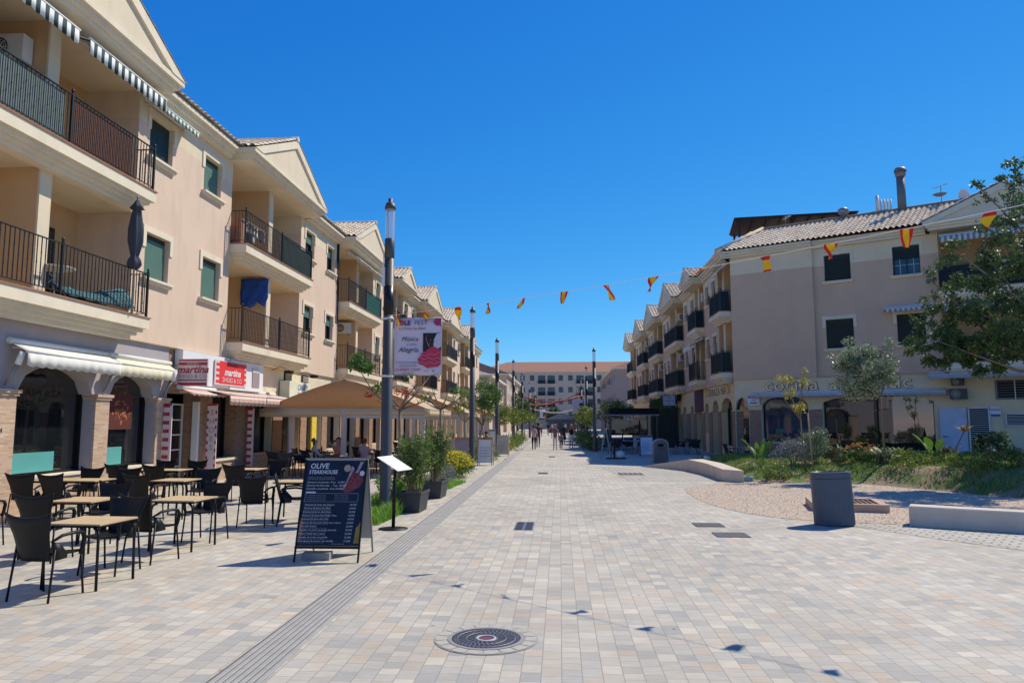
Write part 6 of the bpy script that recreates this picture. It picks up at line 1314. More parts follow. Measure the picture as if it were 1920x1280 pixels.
# ------------------------------------------------------------------ trees and plants
def leaves(mb, cs, size, asp=.45, nm=1, up=0, jit=.35):
    for c, r, n in cs:
        c = Vector(c)
        for i in range(n):
            d = Vector((random.gauss(0, 1), random.gauss(0, 1), random.gauss(0, 1))); d.normalize(); rr = (random.random() ** .4) * r; p = c + Vector((d.x * rr, d.y * rr, d.z * rr * .8)); mb.leaf(p, size * random.uniform(.7, 1.3), asp, random.randrange(nm), up)
def clumps(c, R_, k, r, n, rs, flat=.8, shell=.6):
    out = []
    for i in range(k):
        d = Vector((rs.gauss(0, 1), rs.gauss(0, 1), rs.gauss(0, 1))); d.normalize(); q = shell + (1 - shell) * rs.random(); out.append((Vector(c) + Vector((d.x * R_[0], d.y * R_[1], d.z * R_[2])) * q, r * rs.uniform(.6, 1.25), int(n * rs.uniform(.6, 1.3))))
    return out
def tree(name, label, loc, trunk, r0, limbs_to, cl, leafsize, mats, asp=.45, group=None, stake=None, twigs=True, extra=None, up=0):
    t = thing(name, label, 'tree', loc, 0, group); rs = random.Random(int(abs(loc[0] * 13 + loc[1] * 7))); b = MB(); n = len(trunk); b.tube(trunk, [r0 * (1 - .5 * i / (n - 1)) for i in range(n)], 8); top = Vector(trunk[-1])
    for e in limbs_to:
        e = Vector(e); m_ = (top + e) / 2 + Vector((rs.gauss(0, .06), rs.gauss(0, .06), -.05)) * (e - top).length; b.tube([top - Vector((0, 0, .05)), m_, e], [r0 * .5, r0 * .35, r0 * .12], 6)
        if twigs:
            for k in range(3): q = m_.lerp(e, rs.random()); b.tube([q, q + Vector((rs.gauss(0, .15), rs.gauss(0, .15), rs.uniform(.0, .25)))], [r0 * .2, r0 * .07], 4, cap=False)
    b.build('trunk', m_bark, t)
    if stake: b = MB(); b.tube([(.22, 0, 0), (.12, 0, stake)], .025, 6); b.build('stake', mat('pale_stake', (.38, .28, .18), .9), t)
    b = MB(); leaves(b, cl, leafsize, asp, len(mats), up); b.build('crown', mats, t)
    return t
G1 = leafmat('leaf_bright_green', (.05, .14, .02), (.16, .30, .05)); G2 = leafmat('leaf_yellow_green', (.14, .20, .03), (.40, .42, .07)); G3 = leafmat('leaf_dark_green', (.03, .07, .02), (.11, .18, .06)); G4 = leafmat('leaf_silver', (.22, .27, .15), (.54, .60, .40), rough=.4, tr=.15); G5 = leafmat('leaf_yellow', (.38, .32, .03), (.62, .52, .08)); G6 = leafmat('leaf_red', (.45, .03, .02), (.6, .10, .04)); G7 = leafmat('leaf_olive', (.06, .10, .03), (.17, .22, .08))
rs = random.Random(77); random.seed(11)
# bare young coral trees on the left
def bare(label, loc, h, spread, tips, leafy, seed):
    rs_ = random.Random(seed); ends = [(spread * math.cos(a), spread * .7 * math.sin(a), h + rs_.uniform(.1, .75)) for a in [i * 6.28 / tips + rs_.uniform(-.2, .2) for i in range(tips)]]
    ends2 = [Vector(e) for e in ends]; cl = [(p, r_, n_) for p, r_, n_ in leafy]
    return tree('young_tree', label, loc, [(0, 0, 0), (.03, 0, h * .5), (.0, .02, h)], .065, ends, cl, .13, [G1, G1, G7], group='young street trees on the left')
p = lambda px, py, Y: AY(px, py, Y)
def rel(loc, px, py, Y=None): q = AY(px, py, Y or loc[1]); return (q.x - loc[0], q.y - loc[1], q.z)
l1 = (-4.12, 18.9, 0)
t = bare('bare-branched young tree behind the first planter, one leafy tuft left of the lamp post', l1, 2.25, .85, 9, [(rel(l1, 672, 680), .27, 330), (rel(l1, 690, 690), .16, 120), (rel(l1, 712, 725), .14, 60), (rel(l1, 800, 690), .2, 60), (rel(l1, 770, 700), .16, 40)], 3)
b = MB()
for q in (rel(l1, 692, 742), rel(l1, 745, 735), rel(l1, 760, 737)): leaves(b, [(q, .1, 40)], .08)
b.tube([(0, 0, 2.2), Vector(rel(l1, 700, 735)), Vector(rel(l1, 672, 690))], [.03, .02, .01], 5, m=1); b.build('blossom', [G6, m_bark], t)
l2 = (-4.05, 25.0, 0); bare('second bare-branched young tree, above the second planter', l2, 2.35, .95, 10, [(rel(l2, 860, 735), .3, 90), (rel(l2, 800, 745), .2, 40)], 4)
l3 = (-3.95, 37.0, 0); tree('street_tree', 'round-crowned leafy green tree between the second and third left lamp posts', l3, [(-.25, 0, 0), (-.1, 0, .9), (.1, 0, 1.7)], .07, [(.5, .1, 2.6), (-.6, 0, 2.5), (.1, -.3, 2.8), (.2, .4, 2.9), (-.3, .2, 3.1)], clumps((.12, 0, 3.15), (.85, .85, .8), 30, .30, 150, rs), .11, [G1, G1, G7], stake=1.7, group='young street trees on the left')
l4 = (-4.3, 33.5, 0); tree('street_tree', 'sparse yellowish young tree just left of the second left lamp post', l4, [(0, 0, 0), (.02, 0, 1.0), (0, 0, 1.9)], .05, [(.4, 0, 2.7), (-.4, .1, 2.6), (0, -.3, 2.9)], clumps((0, 0, 2.7), (.55, .5, .5), 14, .2, 60, rs), .10, [G7, G2, G2], group='young street trees on the left')
for i, (x, y, lab) in enumerate(((-3.9, 48, 'yellow-green young tree right of the leafy round tree'), (-3.4, 53, 'yellow-green young tree by the fourth left lamp post'), (-3.7, 63, 'small yellow-green tree past the fourth left lamp post'), (-3.7, 77, 'small tree near the fifth left lamp post'), (-3.7, 93, 'tiny tree far along the left side of the street'))):
    tree('street_tree', lab, (x, y, 0), [(0, 0, 0), (.05, 0, .9), (0, 0, 1.7)], .06, [(.5, 0, 2.5), (-.5, .1, 2.4), (0, .3, 2.8), (.2, -.4, 2.6)], clumps((0, 0, 2.35), (.95, .8, .65), 20, .30, 60, rs, shell=.5), .15, [G2, G2, G7, G1], group='young street trees on the left')
for i, (x, y, lab) in enumerate(((3.3, 50.5, 'yellow-green tree right of the nearest right lamp post'), (4.6, 56, 'tree with pale leaves behind the black canopy'), (2.3, 58, 'yellow-green tree left of the nearest right lamp post'), (2.4, 69, 'small yellow-green tree beyond the second right lamp post'), (2.4, 85, 'tiny tree by the third right lamp post'))):
    tree('street_tree', lab, (x, y, 0), [(0, 0, 0), (.05, 0, .9), (0, 0, 1.8)], .06, [(.6, 0, 2.6), (-.6, .1, 2.5), (0, .3, 2.9), (.2, -.4, 2.7)], clumps((0, 0, 2.7 if i < 2 else 2.4), (1.1, .9, .85), 22, .32, 60, rs, shell=.5), .15, [G2, G7, G1, G2], group='young street trees on the right')
for i, (x, y, h_, lab) in enumerate(((-8.5, 150, 8.5, 'dark leafy tree before the end block, left of its pale pillar'), (-6.2, 152, 7, 'second dark tree before the end block, nearer the street centre'), (-1, 160, 5, 'low tree in front of the end block, centre'), (5, 155, 4.5, 'low tree in front of the end block, right'))):
    tree('tree', lab, (x, y, 0), [(0, 0, 0), (0, 0, h_ * .4)], .2, [(1, 0, h_ * .7), (-1, 0, h_ * .7)], clumps((0, 0, h_ * .6), (2.0, 2.0, h_ * .36), 30, .8, 50, rs), .55, [G3, G3, G7])
b = MB(); rs = random.Random(2)
# planted garden on the right
ly = (8.0, 25.0, bank_z(8.0, 25.0)); q = lambda px, py: tuple(Vector(rel(ly, px, py)) - Vector((0, 0, ly[2])))
tree('young_tree', 'staked young tree with yellow leaves in front of the cocina lettering', (ly[0], ly[1], ly[2]), [(0, 0, 0), (-.08, 0, .9), (-.12, 0, 1.75)], .04, [q(1462, 712), q(1505, 720), q(1480, 700), q(1507, 694), q(1492, 770)], [(q(1478, 712), .2, 60), (q(1462, 708), .16, 45), (q(1508, 715), .18, 60), (q(1508, 694), .08, 18), (q(1478, 742), .17, 55), (q(1498, 765), .24, 110), (q(1488, 735), .14, 30)], .11, [G5, G5, G2], stake=1.9)
lo = (10.35, 24.6, bank_z(10.35, 24.6)); q = lambda px, py: tuple(Vector(rel(lo, px, py)) - Vector((0, 0, lo[2])))
tree('olive_tree', 'silvery olive sapling with dense crown hiding the middle of the shop lettering', lo, [(0, 0, 0), (-.03, 0, 1.2), (-.05, 0, 2.2)], .05, [q(1590, 660), q(1660, 655), q(1625, 640), q(1570, 690), q(1675, 690), q(1600, 720), q(1640, 700)], clumps(q(1620, 693), (.92, .85, .88), 75, .28, 260, rs, shell=.3) + [(q(1590, 640), .22, 150), (q(1665, 640), .2, 150), (q(1662, 655), .2, 110), (q(1585, 735), .2, 90), (q(1615, 735), .25, 220), (q(1560, 668), .14, 80), (q(1676, 668), .12, 60)], .085, [G4, G4, G4, G7], asp=.36)
# large tree at the right edge
lt_ = (16.4, 22.6, bank_z(16.4, 22.6)); cl = []; rs = random.Random(41); q = lambda px, py, dy=0: Vector(AY(px, py, lt_[1] + dy)) - Vector(lt_)
for px, py, r_, n_ in ((1790, 470, .5, 90), (1760, 640, .5, 150), (1722, 650, .35, 90), (1830, 560, .7, 220), (1800, 600, .8, 330), (1850, 640, .9, 560), (1900, 600, .9, 560), (1880, 540, .8, 330), (1860, 480, .7, 200), (1905, 460, .7, 220), (1920, 540, .9, 380), (1780, 660, .55, 330), (1830, 665, .6, 420), (1890, 660, .6, 420), (1940, 640, 1.0, 500), (1960, 560, 1.2, 450), (1960, 460, 1.1, 300), (1985, 380, .9, 200), (1895, 410, .5, 90), (1850, 420, .35, 50), (1905, 310, .3, 60), (1915, 345, .3, 60), (1880, 335, .2, 30), (1832, 345, .14, 22), (1850, 375, .2, 24), (1745, 520, .25, 30), (1725, 600, .3, 50), (1745, 575, .35, 60), (2050, 560, 1.6, 400), (2040, 430, 1.3, 300), (1815, 520, .45, 90), (1780, 560, .5, 100), (1730, 625, .4, 100), (1700, 640, .2, 40)):
    c = q(px, py, rs.uniform(-.8, 1.2)); cl += [(c + Vector((rs.gauss(0, r_ * .5), rs.gauss(0, r_ * .5), rs.gauss(0, r_ * .4))), r_ * .4, int(n_ / 1.8)) for k in range(6)]
lim = [q(a, b_, rs.uniform(-.6, .8)) for a, b_ in ((1760, 640), (1850, 640), (1800, 560), (1850, 480), (1905, 420), (1960, 380), (1900, 310), (1740, 520), (1920, 600), (2050, 450), (2060, 560), (1790, 470), (1835, 350))]
tree('carob_tree', 'large dark-leaved tree reaching in from the right edge over the corner building', lt_, [(0, 0, 0), (.1, 0, 1.2), (-.05, .1, 2.4)], .13, lim, cl, .13, [G3, G3, G7], asp=.42)
# shrubs
def shrub(name, label, loc, R_, k, n, size, mats, group=None, asp=.4, cat='plant', stems=6, up=.3, shell=.4):
    t = thing(name, label, cat, loc, 0, group); rs_ = random.Random(int(loc[1] * 11)); b = MB()
    for i in range(stems): a = rs_.random() * 6.28; b.tube([(0.04 * math.cos(a), .04 * math.sin(a), 0), (R_[0] * .5 * math.cos(a), R_[1] * .5 * math.sin(a), R_[2] * 1.3)], [.014, .005], 5)
    b.build('stem', m_bark, t); b = MB(); leaves(b, clumps((0, 0, R_[2]), R_, k, max(R_) * .4, n, rs_, shell=shell), size, asp, len(mats), up); b.build('foliage', mats, t); return t
def blades(name, label, loc, n, h_, spread, mats, w=.02, cat='plant', group=None, droop=.4, extra=None):
    t = thing(name, label, cat, loc, 0, group); b = MB(); rs_ = random.Random(int(abs(loc[0]) * 31 + loc[1]))
    for i in range(n):
        a = rs_.random() * 6.28; l = h_ * rs_.uniform(.6, 1.1); sp = spread * rs_.uniform(.2, 1); bx, by = rs_.gauss(0, spread * .15), rs_.gauss(0, spread * .15); d = Vector((math.cos(a), math.sin(a), 0)); s_ = Vector((-d.y, d.x, 0)); P_ = [Vector((bx, by, 0)) + d * sp * v ** 1.5 + Vector((0, 0, l * (v - droop * v * v))) for v in (0, .35, .7, 1)]; W_ = [w, w * 1.2, w * .8, .002]
        for k in range(3): b.face([P_[k] - s_ * W_[k], P_[k] + s_ * W_[k], P_[k + 1] + s_ * W_[k + 1], P_[k + 1] - s_ * W_[k + 1]], rs_.randrange(len(mats)))
    b.build('leaves', mats, t); return t
bz = lambda x, y: bank_z(x, y) - .01
def at_(px, Y):
    Y = 25.2 + (Y - 30) * .55 - max(0, px - 1600) * .009; x = AY(px, 800, Y).x; return (x, Y, bz(x, Y))
def bigleaf(name, label, loc, n, h_, m, wl=.16, seed=1):
    t = thing(name, label, 'plant', loc); rs_ = random.Random(seed); 
    for i in range(n):
        b = MB(); a = i * 2.4 + rs_.random(); d = Vector((math.cos(a), math.sin(a), 0)); s_ = Vector((-d.y, d.x, 0)); hh = h_ * rs_.uniform(.6, 1); g_ = []
        for k in range(9):
            v = k / 8; c = d * (.12 + .45 * v * v) * hh + Vector((0, 0, hh * (v - .15 * v * v))); ww = .012 if v < .45 else wl * hh * math.sin(math.pi * (v - .45) / .57) ** .7 + .004; g_.append([c - s_ * ww + Vector((0, 0, ww * .25)), c, c + s_ * ww + Vector((0, 0, ww * .25))])
        b.sheet(g_); b.build('leaf', m, t)
    return t
bigleaf('strelitzia', 'broad-leaved green plant beside the metal bistro table', at_(1422, 33.3), 17, 1.12, G1, .075, 5)
b = MB(); b.lathe([(.5, 0), (.52, .1), (.5, .13)], (0, 0, 0), 20); 
shrub('lavender_bush', 'grey-lavender bush at the foot of the staked yellow tree', at_(1485, 31.5), (.62, .5, .5), 22, 120, .09, [G4, mat('lavender_bloom', (.22, .17, .26), .8)], asp=.2, up=1)
shrub('green_bush', 'bluish green bush between the yellow tree and the orange flowers', at_(1527, 31.8), (.5, .45, .6), 20, 120, .10, [G7, G4], asp=.25, up=.8)
shrub('dry_shrub', 'small reddish brown shrub left of the orange flowers', at_(1562, 31.5), (.32, .3, .3), 12, 70, .07, [mat('russet_leaf', (.22, .12, .08), .8), G7])
m_or = mat('orange_petals', (.75, .22, .01), .7, var=.2, vs=20); m_ye = mat('yellow_petals', (.88, .74, .02), .7, var=.15, vs=20); m_rp = mat('red_pink_petals', (.6, .12, .10), .7, var=.3, vs=20)
def flowers(t, c, R_, n, size, m, seed=1):
    rs_ = random.Random(seed); b = MB()
    for i in range(n):
        d = Vector((rs_.gauss(0, 1), rs_.gauss(0, 1), abs(rs_.gauss(0, 1)))); d.normalize(); p_ = Vector(c) + Vector((d.x * R_[0], d.y * R_[1], d.z * R_[2])) * rs_.uniform(.85, 1.08); a0 = rs_.random() * 6; b.lathe([(size, .0), (size * .3, size * .3)], p_, 5, cap=False)
        b.face([p_ + Vector((size * math.cos(a0 + k * 1.26), size * math.sin(a0 + k * 1.26), size * .2)) for k in range(5)])
    b.build('flowers', m, t)
t = shrub('flower_bush', 'bush of orange daisies below the olive sapling', at_(1612, 31), (.55, .4, .28), 16, 70, .10, [G1, G7]); flowers(t, (0, 0, .35), (.55, .4, .32), 110, .045, m_or, 3)
blades('ornamental_grass', 'fountain of grey-green grass below the olive sapling', at_(1655, 30.6), 260, .8, .7, [G4, G7], .012); blades('ornamental_grass', 'bright green tuft right of the grey-green grass fountain', at_(1685, 31.3), 90, .7, .5, [G1, G2], .016)
blades('agave', 'dark agave with long pale leaf left of the orange daisies', at_(1578, 32.3), 14, .9, .8, [G4, G3], .06, droop=.3)
bigleaf('banana_plant', 'bright green large-leaved plant in front of the white door', at_(1748, 31.3), 7, 1.1, G1, .14, 9)
blades('palm_shrub', 'small brownish palm between the banana plant and the louvred gate', at_(1776, 31), 34, .85, .5, [mat('brown_frond', (.16, .11, .05), .8), G7], .03); blades('palm_shrub', 'dry straw-coloured tuft on a thin stem before the louvred gate', (at_(1808, 30.5)[0], at_(1808, 30.5)[1], 1.6), 26, .3, .35, [mat('straw_frond', (.42, .28, .12), .8)], .02)
b = MB(); x_, y_, z_ = at_(1808, 30.5); b.tube([(-.5, 0, 0), (-.25, 0, .5), (0, 0, 1.62 - z_)], .02, 5); pst = [o for o in C.objects if o.get('label', '').startswith('dry straw')][0]; so = b.build('trunk', m_bark, pst, loc=(x_ - pst.location.x, y_ - pst.location.y, z_ - pst.location.z))
shrub('round_bush', 'round dark-leaved bush with glints before the louvred gate', (at_(1858, 30)[0], at_(1858, 30)[1], at_(1858, 30)[2] + .1), (.42, .4, .42), 30, 160, .09, [G3, G3, G4], asp=.5, shell=.6, up=0)  # silver leaves among the dark ones paint in the sun glints
t = shrub('flower_bush', 'low bush with red-orange flowers at the right edge of the bank', at_(1898, 27.5), (.6, .5, .25), 14, 60, .09, [G7, G1]); flowers(t, (0, 0, .28), (.6, .5, .28), 50, .04, m_rp, 5)
for i, (px, Y_, lab) in enumerate(((1455, 28.5, 'low green ground shrub left of the yellow tree'), (1560, 28, 'low green shrub in front of the reddish shrub'), (1700, 29, 'low weedy shrub right of the grass fountain'), (1725, 30.5, 'reddish weed patch before the shop window'), (1790, 28, 'low shrub under the big tree, left'), (1840, 27, 'low shrub under the big tree, right'))): shrub('low_shrub', lab, at_(px, Y_), (.7, .5, .16), 12, 60, .09, [G1, G7, G2], stems=3)
# planters on the left
def planter(x, y, rz, label, plabel, seed, hgt):
    t = thing('planter', label, 'planter', (x, y, 0), rz, 'grey rectangular planters'); b = MB()
    w0, l0, w1, l1, h_ = .2, .34, .26, .42, .43
    def ring(w, l, z): return [(-w, -l, z), (w, -l, z), (w, l, z), (-w, l, z)]
    rg = [ring(w0, l0, 0), ring(w1 - .015, l1 - .015, h_ - .06), ring(w1, l1, h_ - .055), ring(w1, l1, h_), ring(w1 - .03, l1 - .03, h_), ring(w1 - .03, l1 - .03, h_ - .06)]
    for A, B in zip(rg, rg[1:]):
        for i in range(4): j = (i + 1) % 4; b.face([A[i], A[j], B[j], B[i]])
    b.face(rg[0][::-1]); b.build('tub', mat('anthracite_plastic', (.055, .058, .062), .6, var=.1, vs=6), t); b = MB(); b.face(rg[-1]); b.build('earth', m_soil, t)
    p_ = thing('bamboo_shrub', plabel, 'plant', (x, y, h_ - .06), 0, 'bushy shrubs in the planters'); rs_ = random.Random(seed); b = MB(); f = MB()
    for i in range(60):
        a = rs_.random() * 6.28; sp = rs_.uniform(.05, .42); bx, by = rs_.gauss(0, .07), rs_.gauss(0, .14); hh = hgt * rs_.uniform(.55, 1.0) * (1 - .25 * sp); e = Vector((bx + sp * math.cos(a), by + sp * 1.1 * math.sin(a), hh)); m_ = Vector((bx * 1.3 + sp * .25 * math.cos(a), by * 1.3 + sp * .3 * math.sin(a), hh * .55)); b.tube([(bx, by, 0), m_, e], [.008, .006, .003], 4, cap=False)
        for k in range(70):
            v = .22 + .8 * rs_.random() ** .75; q_ = (m_.lerp(e, (v - .5) * 2) if v > .5 else Vector((bx, by, 0)).lerp(m_, v * 2)) + Vector((rs_.gauss(0, .05), rs_.gauss(0, .05), rs_.gauss(0, .03))); f.leaf(q_, rs_.uniform(.06, .12), .3, 0 if rs_.random() < .6 else (1 if rs_.random() < .7 else 2), .4)
    b.build('stem', mat('tan_cane', (.30, .23, .13), .8), p_); f.build('foliage', [G7, G1, G2], p_)
planter(-3.14, 15.95, R(-3), 'nearer anthracite rectangular planter on the path edge', 'nearer bushy bamboo-like shrub growing in the first planter', 3, 1.35); planter(-3.16, 18.85, R(-3), 'farther anthracite rectangular planter on the path edge', 'farther greener bamboo-like shrub growing in the second planter', 4, 1.5)
# long bright grass round the lamp foot
def grasspatch(label, pts, n, h0, h1, seed, mats=None):
    rs_ = random.Random(seed); b = MB(); xs_ = [p_[0] for p_ in pts]; ys_ = [p_[1] for p_ in pts]; k = 0
    while k < n:
        x, y = rs_.uniform(min(xs_), max(xs_)), rs_.uniform(min(ys_), max(ys_))
        if not inpoly(x, y, pts): continue
        k += 1; a = rs_.random() * 6.28; hh = rs_.uniform(h0, h1) * (.7 + .6 * abs(noise.noise((x * 2, y * 2, seed)))); w = .007; d = Vector((math.cos(a), math.sin(a), 0)); s_ = Vector((-d.y, d.x, 0)); P_ = [Vector((x, y, 0)), Vector((x, y, hh * .6)) + d * hh * .15, Vector((x, y, hh * .9)) + d * hh * .5]
        b.face([P_[0] - s_ * w, P_[0] + s_ * w, P_[1] + s_ * w, P_[1] - s_ * w]); b.face([P_[1] - s_ * w, P_[1] + s_ * w, P_[2]])
    return tag(b.build('grass', mats or [G1]), label, 'grass', kind='stuff')
G1b = leafmat('grass_lush', (.10, .26, .02), (.25, .45, .06), tr=.4)
grasspatch('lush long grass round the foot of the nearest lamp post', [(-4.5, 13.9), (-3.35, 13.75), (-3.25, 15.2), (-3.45, 17.2), (-4.6, 17.2)], 5200, .16, .42, 3, [G1b]); grasspatch('grass verge between the planters and the yellow flowers', [(-4.5, 17.2), (-3.5, 17.2), (-3.2, 19.6), (-2.95, 23.5), (-4.4, 23.5)], 3800, .06, .26, 4, [G1b])
shrub('green_shrub', 'leafy green shrub behind the menu stand pole', (-3.75, 16.6, 0), (.45, .5, .38), 18, 110, .08, [G1, G1b])
shrub('lavender_bush', 'grey-mauve lavender beside the yellow flowering bush', (-3.55, 22.6, 0), (.45, .6, .28), 18, 90, .08, [G4, mat('lavender_bloom', (.22, .17, .26), .8)], asp=.2, up=1)
t = shrub('flower_bush', 'bright yellow flowering bush by the path before the second lamp post', (-3.6, 25.6, 0), (.55, 1.0, .38), 24, 120, .09, [G1, G2]); flowers(t, (0, 0, .4), (.60, 1.05, .46), 700, .042, m_ye, 9)
shrub('green_shrub', 'red-brown tipped shrub above the yellow flowers', (-4.1, 27, 0), (.5, .6, .55), 14, 80, .09, [G7, mat('russet_leaf', (.22, .12, .08), .8)])
for i, (x, y, lab, mt) in enumerate(((-3.75, 36.0, 'low olive-green shrub behind the white menu board', [G7, G1]), (-3.6, 44.5, 'low shrub with yellow tips past the cream menu board', [G2, G7]), (-3.5, 49.5, 'low yellow-flecked shrub near the fourth left lamp', [G2, G1]), (-3.6, 58, 'small shrub strip beyond the fourth left lamp', [G7, G1]), (-3.6, 66, 'distant shrub strip on the left verge', [G7, G2]))): shrub('verge_shrub', lab, (x, y, 0), (.5, 1.6, .42), 22, 70, .12, mt, group='shrubs of the left verge')
for i, (x, y, lab) in enumerate(((2.15, 49.5, 'dark green shrub at the foot of the nearest right lamp post'), (2.0, 54, 'green shrub behind the right lamp post'), (1.95, 61, 'green shrub further along the right verge'), (1.95, 70, 'small distant shrub of the right verge'))): shrub('verge_shrub', lab, (x, y, 0), (.55, 1.8, .5), 24, 70, .13, [G3, G1, G7], group='shrubs of the right verge')

# ------------------------------------------------------------------ people
def person(label, loc, rz, h=1.72, pose='walk', top=(.1, .1, .1), leg=(.05, .06, .1), hair=(.06, .04, .03), skin=(.45, .27, .18), shoe=(.1, .1, .1), phase=1, sleeve=.5, longhair=False, skirt=None, bare=0, girth=1.0, hips=1.0, group='people walking in the street'):
    s = h / 1.75; V = []; E = []; Rr = []; Gp = []
    def add(p_, r, parent=None, grp='skin'):
        V.append(Vector(p_) * s); Rr.append((r * s, r * s) if not isinstance(r, tuple) else (r[0] * s, r[1] * s)); i = len(V) - 1
        if parent is not None: E.append((parent, i)); Gp.append(grp)
        return i
    sit = pose in ('sit', 'behind'); zp = .50 if sit else .95; lean = -.05 if sit else .02
    pel = add((0, 0, zp), (.145 * hips, .11 * girth)); sp = add((0, lean * .4, zp + .2), (.125 * girth, .10 * girth), pel, 'top'); chst = add((0, lean, zp + .41), (.15 * girth, .105), sp, 'top'); nk = add((0, lean + .01, zp + .54), .055, chst, 'skin'); hb = add((0, lean + .02, zp + .64), .082, nk, 'skin'); hd = add((0, lean + .025, zp + .72), .09, hb, 'head'); add((0, lean + .015, zp + .785), .06, hd, 'head')
    for sd_ in (-1, 1):
        f = phase * sd_; hp = add((.085 * sd_, 0, zp - .05), .095 * hips, pel, 'leg')
        if sit: kn = add((.12 * sd_, .42, zp + .0), .062, hp, 'leg'); an = add((.12 * sd_, .40, .10), .042, kn, 'leg' if bare < 2 else 'skin'); add((.12 * sd_, .54, .04), .035, an, 'shoe')
        else:
            kn = add((.09 * sd_, .10 * f + .04, .50), .062, hp, 'leg'); an = add((.09 * sd_, .17 * f - (.08 if f < 0 else 0), .09 + (.05 if f < 0 else 0)), .040, kn, 'leg' if bare < 1 else 'skin'); add((.10 * sd_, .17 * f + .13 - (.08 if f < 0 else 0), .04), .036, an, 'shoe')
        sh = add((.165 * sd_, lean, zp + .46), .062, chst, 'top')
        if pose == 'behind': el = add((.40 * sd_, lean - .02, zp + .66), .045, sh, 'skin'); wr = add((.17 * sd_, lean - .08, zp + .70), .032, el, 'skin'); dn = Vector((-.6 * sd_, -.2, .1))
        elif sit: el = add((.22 * sd_, .12, zp + .24), .044, sh, 'top' if sleeve > .4 else 'skin'); wr = add((.16 * sd_, .36, zp + .27), .032, el, 'skin'); dn = Vector((-.1 * sd_, 1, 0))
        else: el = add((.225 * sd_, -.07 * f, zp + .20), .044, sh, 'top' if sleeve > .2 else 'skin'); wr = add((.23 * sd_, -.12 * f + .05, zp - .04), .031, el, 'top' if sleeve > .8 else 'skin'); dn = Vector((0, .15, -1))
        dn.normalize(); hn = add(V[wr] / s + dn * .06, .036, wr, 'skin')
        sid = dn.cross(Vector((1, 0, 0))).normalized()
        for k, o in enumerate((-.026, -.009, .009, .026)): a_ = add(V[hn] / s + dn * .05 + sid * o, .010, hn, 'skin'); add(V[hn] / s + dn * (.085 - .01 * abs(k - 1.5)) + sid * o * 1.1 + Vector((-.012 * sd_, 0, 0)), .008, a_, 'skin')
        add(V[hn] / s + dn * .03 + sid * -.05, .011, hn, 'skin')
    me = bpy.data.meshes.new('body'); me.from_pydata([tuple(v) for v in V], E, []); o = bpy.data.objects.new('body', me); C.objects.link(o)
    md = o.modifiers.new('s', 'SKIN'); md.use_smooth_shade = True
    for i, r in enumerate(Rr): me.skin_vertices[0].data[i].radius = r
    me.skin_vertices[0].data[0].use_root = True; sb = o.modifiers.new('d', 'SUBSURF'); sb.levels = 1; sb.render_levels = 1
    dg = bpy.context.evaluated_depsgraph_get(); dg.update(); bm_ = bpy.data.meshes.new_from_object(o.evaluated_get(dg)); bpy.data.objects.remove(o)
    names = ['skin', 'top', 'leg', 'shoe', 'hair']; cols = [skin, top, leg, shoe, hair]
    bm_.materials.clear()
    for n_, c_ in zip(names, cols): bm_.materials.append(mat('%s_%.2f_%.2f_%.2f' % (n_, *c_), c_, .8, var=.08))
    for pl in bm_.polygons:
        c_ = pl.center; best = (9, 'skin')
        for (a, e), gname in zip(E, Gp):
            A, B = V[a], V[e]; d = B - A; t_ = max(0, min(1, (c_ - A).dot(d) / max(1e-9, d.length_squared))); dist = (c_ - (A + d * t_)).length - .8 * (Rr[a][0] * (1 - t_) + Rr[e][0] * t_)
            if gname == 'top' and a in (chst,) and e != nk and t_ > 2: continue
            if dist < best[0]: best = (dist, gname)
        gname = best[1]
        if gname == 'head': gname = 'hair' if (c_.y < V[hd].y + .01 or c_.z > V[hd].z + .055 * s) else 'skin'
        if gname == 'skin' and c_.y < V[hb].y - .02 and c_.z > V[hb].z: gname = 'hair'
        pl.material_index = names.index(gname)
    bm_.name = 'person'; root = bpy.data.objects.new('person', bm_); C.objects.link(root); root.location = loc; root.rotation_euler = (0, 0, rz); tag(root, label, 'person', group)
    hm = bm_.materials[4]
    b = MB(); g_ = []; ht = V[hd]
    for i in range(6):
        v = i / 5; g_.append([(ht.x + .108 * s * math.cos(a) * math.sin(v * 1.9 + .05), ht.y - .012 + .112 * s * math.sin(a) * math.sin(v * 1.9 + .05), ht.z + .02 + .10 * s * math.cos(v * 1.9 + .05)) for a in [math.pi + (i_ / 12) * math.pi for i_ in range(13)]])
    b.sheet(g_)
    if longhair: b.sheet([[(ht.x + (k - 2) * .045 * s, ht.y - (.09 + .02 * math.sin(j)) * s + abs(k - 2) * .02, ht.z + .02 - .085 * j * s) for k in range(5)] for j in range(5)], .03)
    b.build('hair', hm, root)
    fc = MB(); fy_ = ht.y + .088 * s
    fc.box(-.012 * s, .012 * s, fy_ - .01, fy_ + .018 * s, ht.z - .045 * s, ht.z - .01 * s); fc.build('nose', bm_.materials[0], root)
    for sd_ in (-1, 1):
        fc = MB(); fc.box(sd_ * .035 * s - .010, sd_ * .035 * s + .010, fy_ - .012, fy_ - .004, ht.z + .0, ht.z + .012); fc.build('eye', m_dark, root); fc = MB(); fc.lathe([(.012, -.02), (.018, 0), (.012, .02)], (sd_ * .092 * s, ht.y, ht.z - .02), 8); fc.build('ear', bm_.materials[0], root)
    fc = MB(); fc.box(-.025 * s, .025 * s, fy_ - .02, fy_ - .008, ht.z - .075 * s, ht.z - .065 * s); fc.build('mouth', mat('lip_tone', (.35, .12, .1), .7), root)
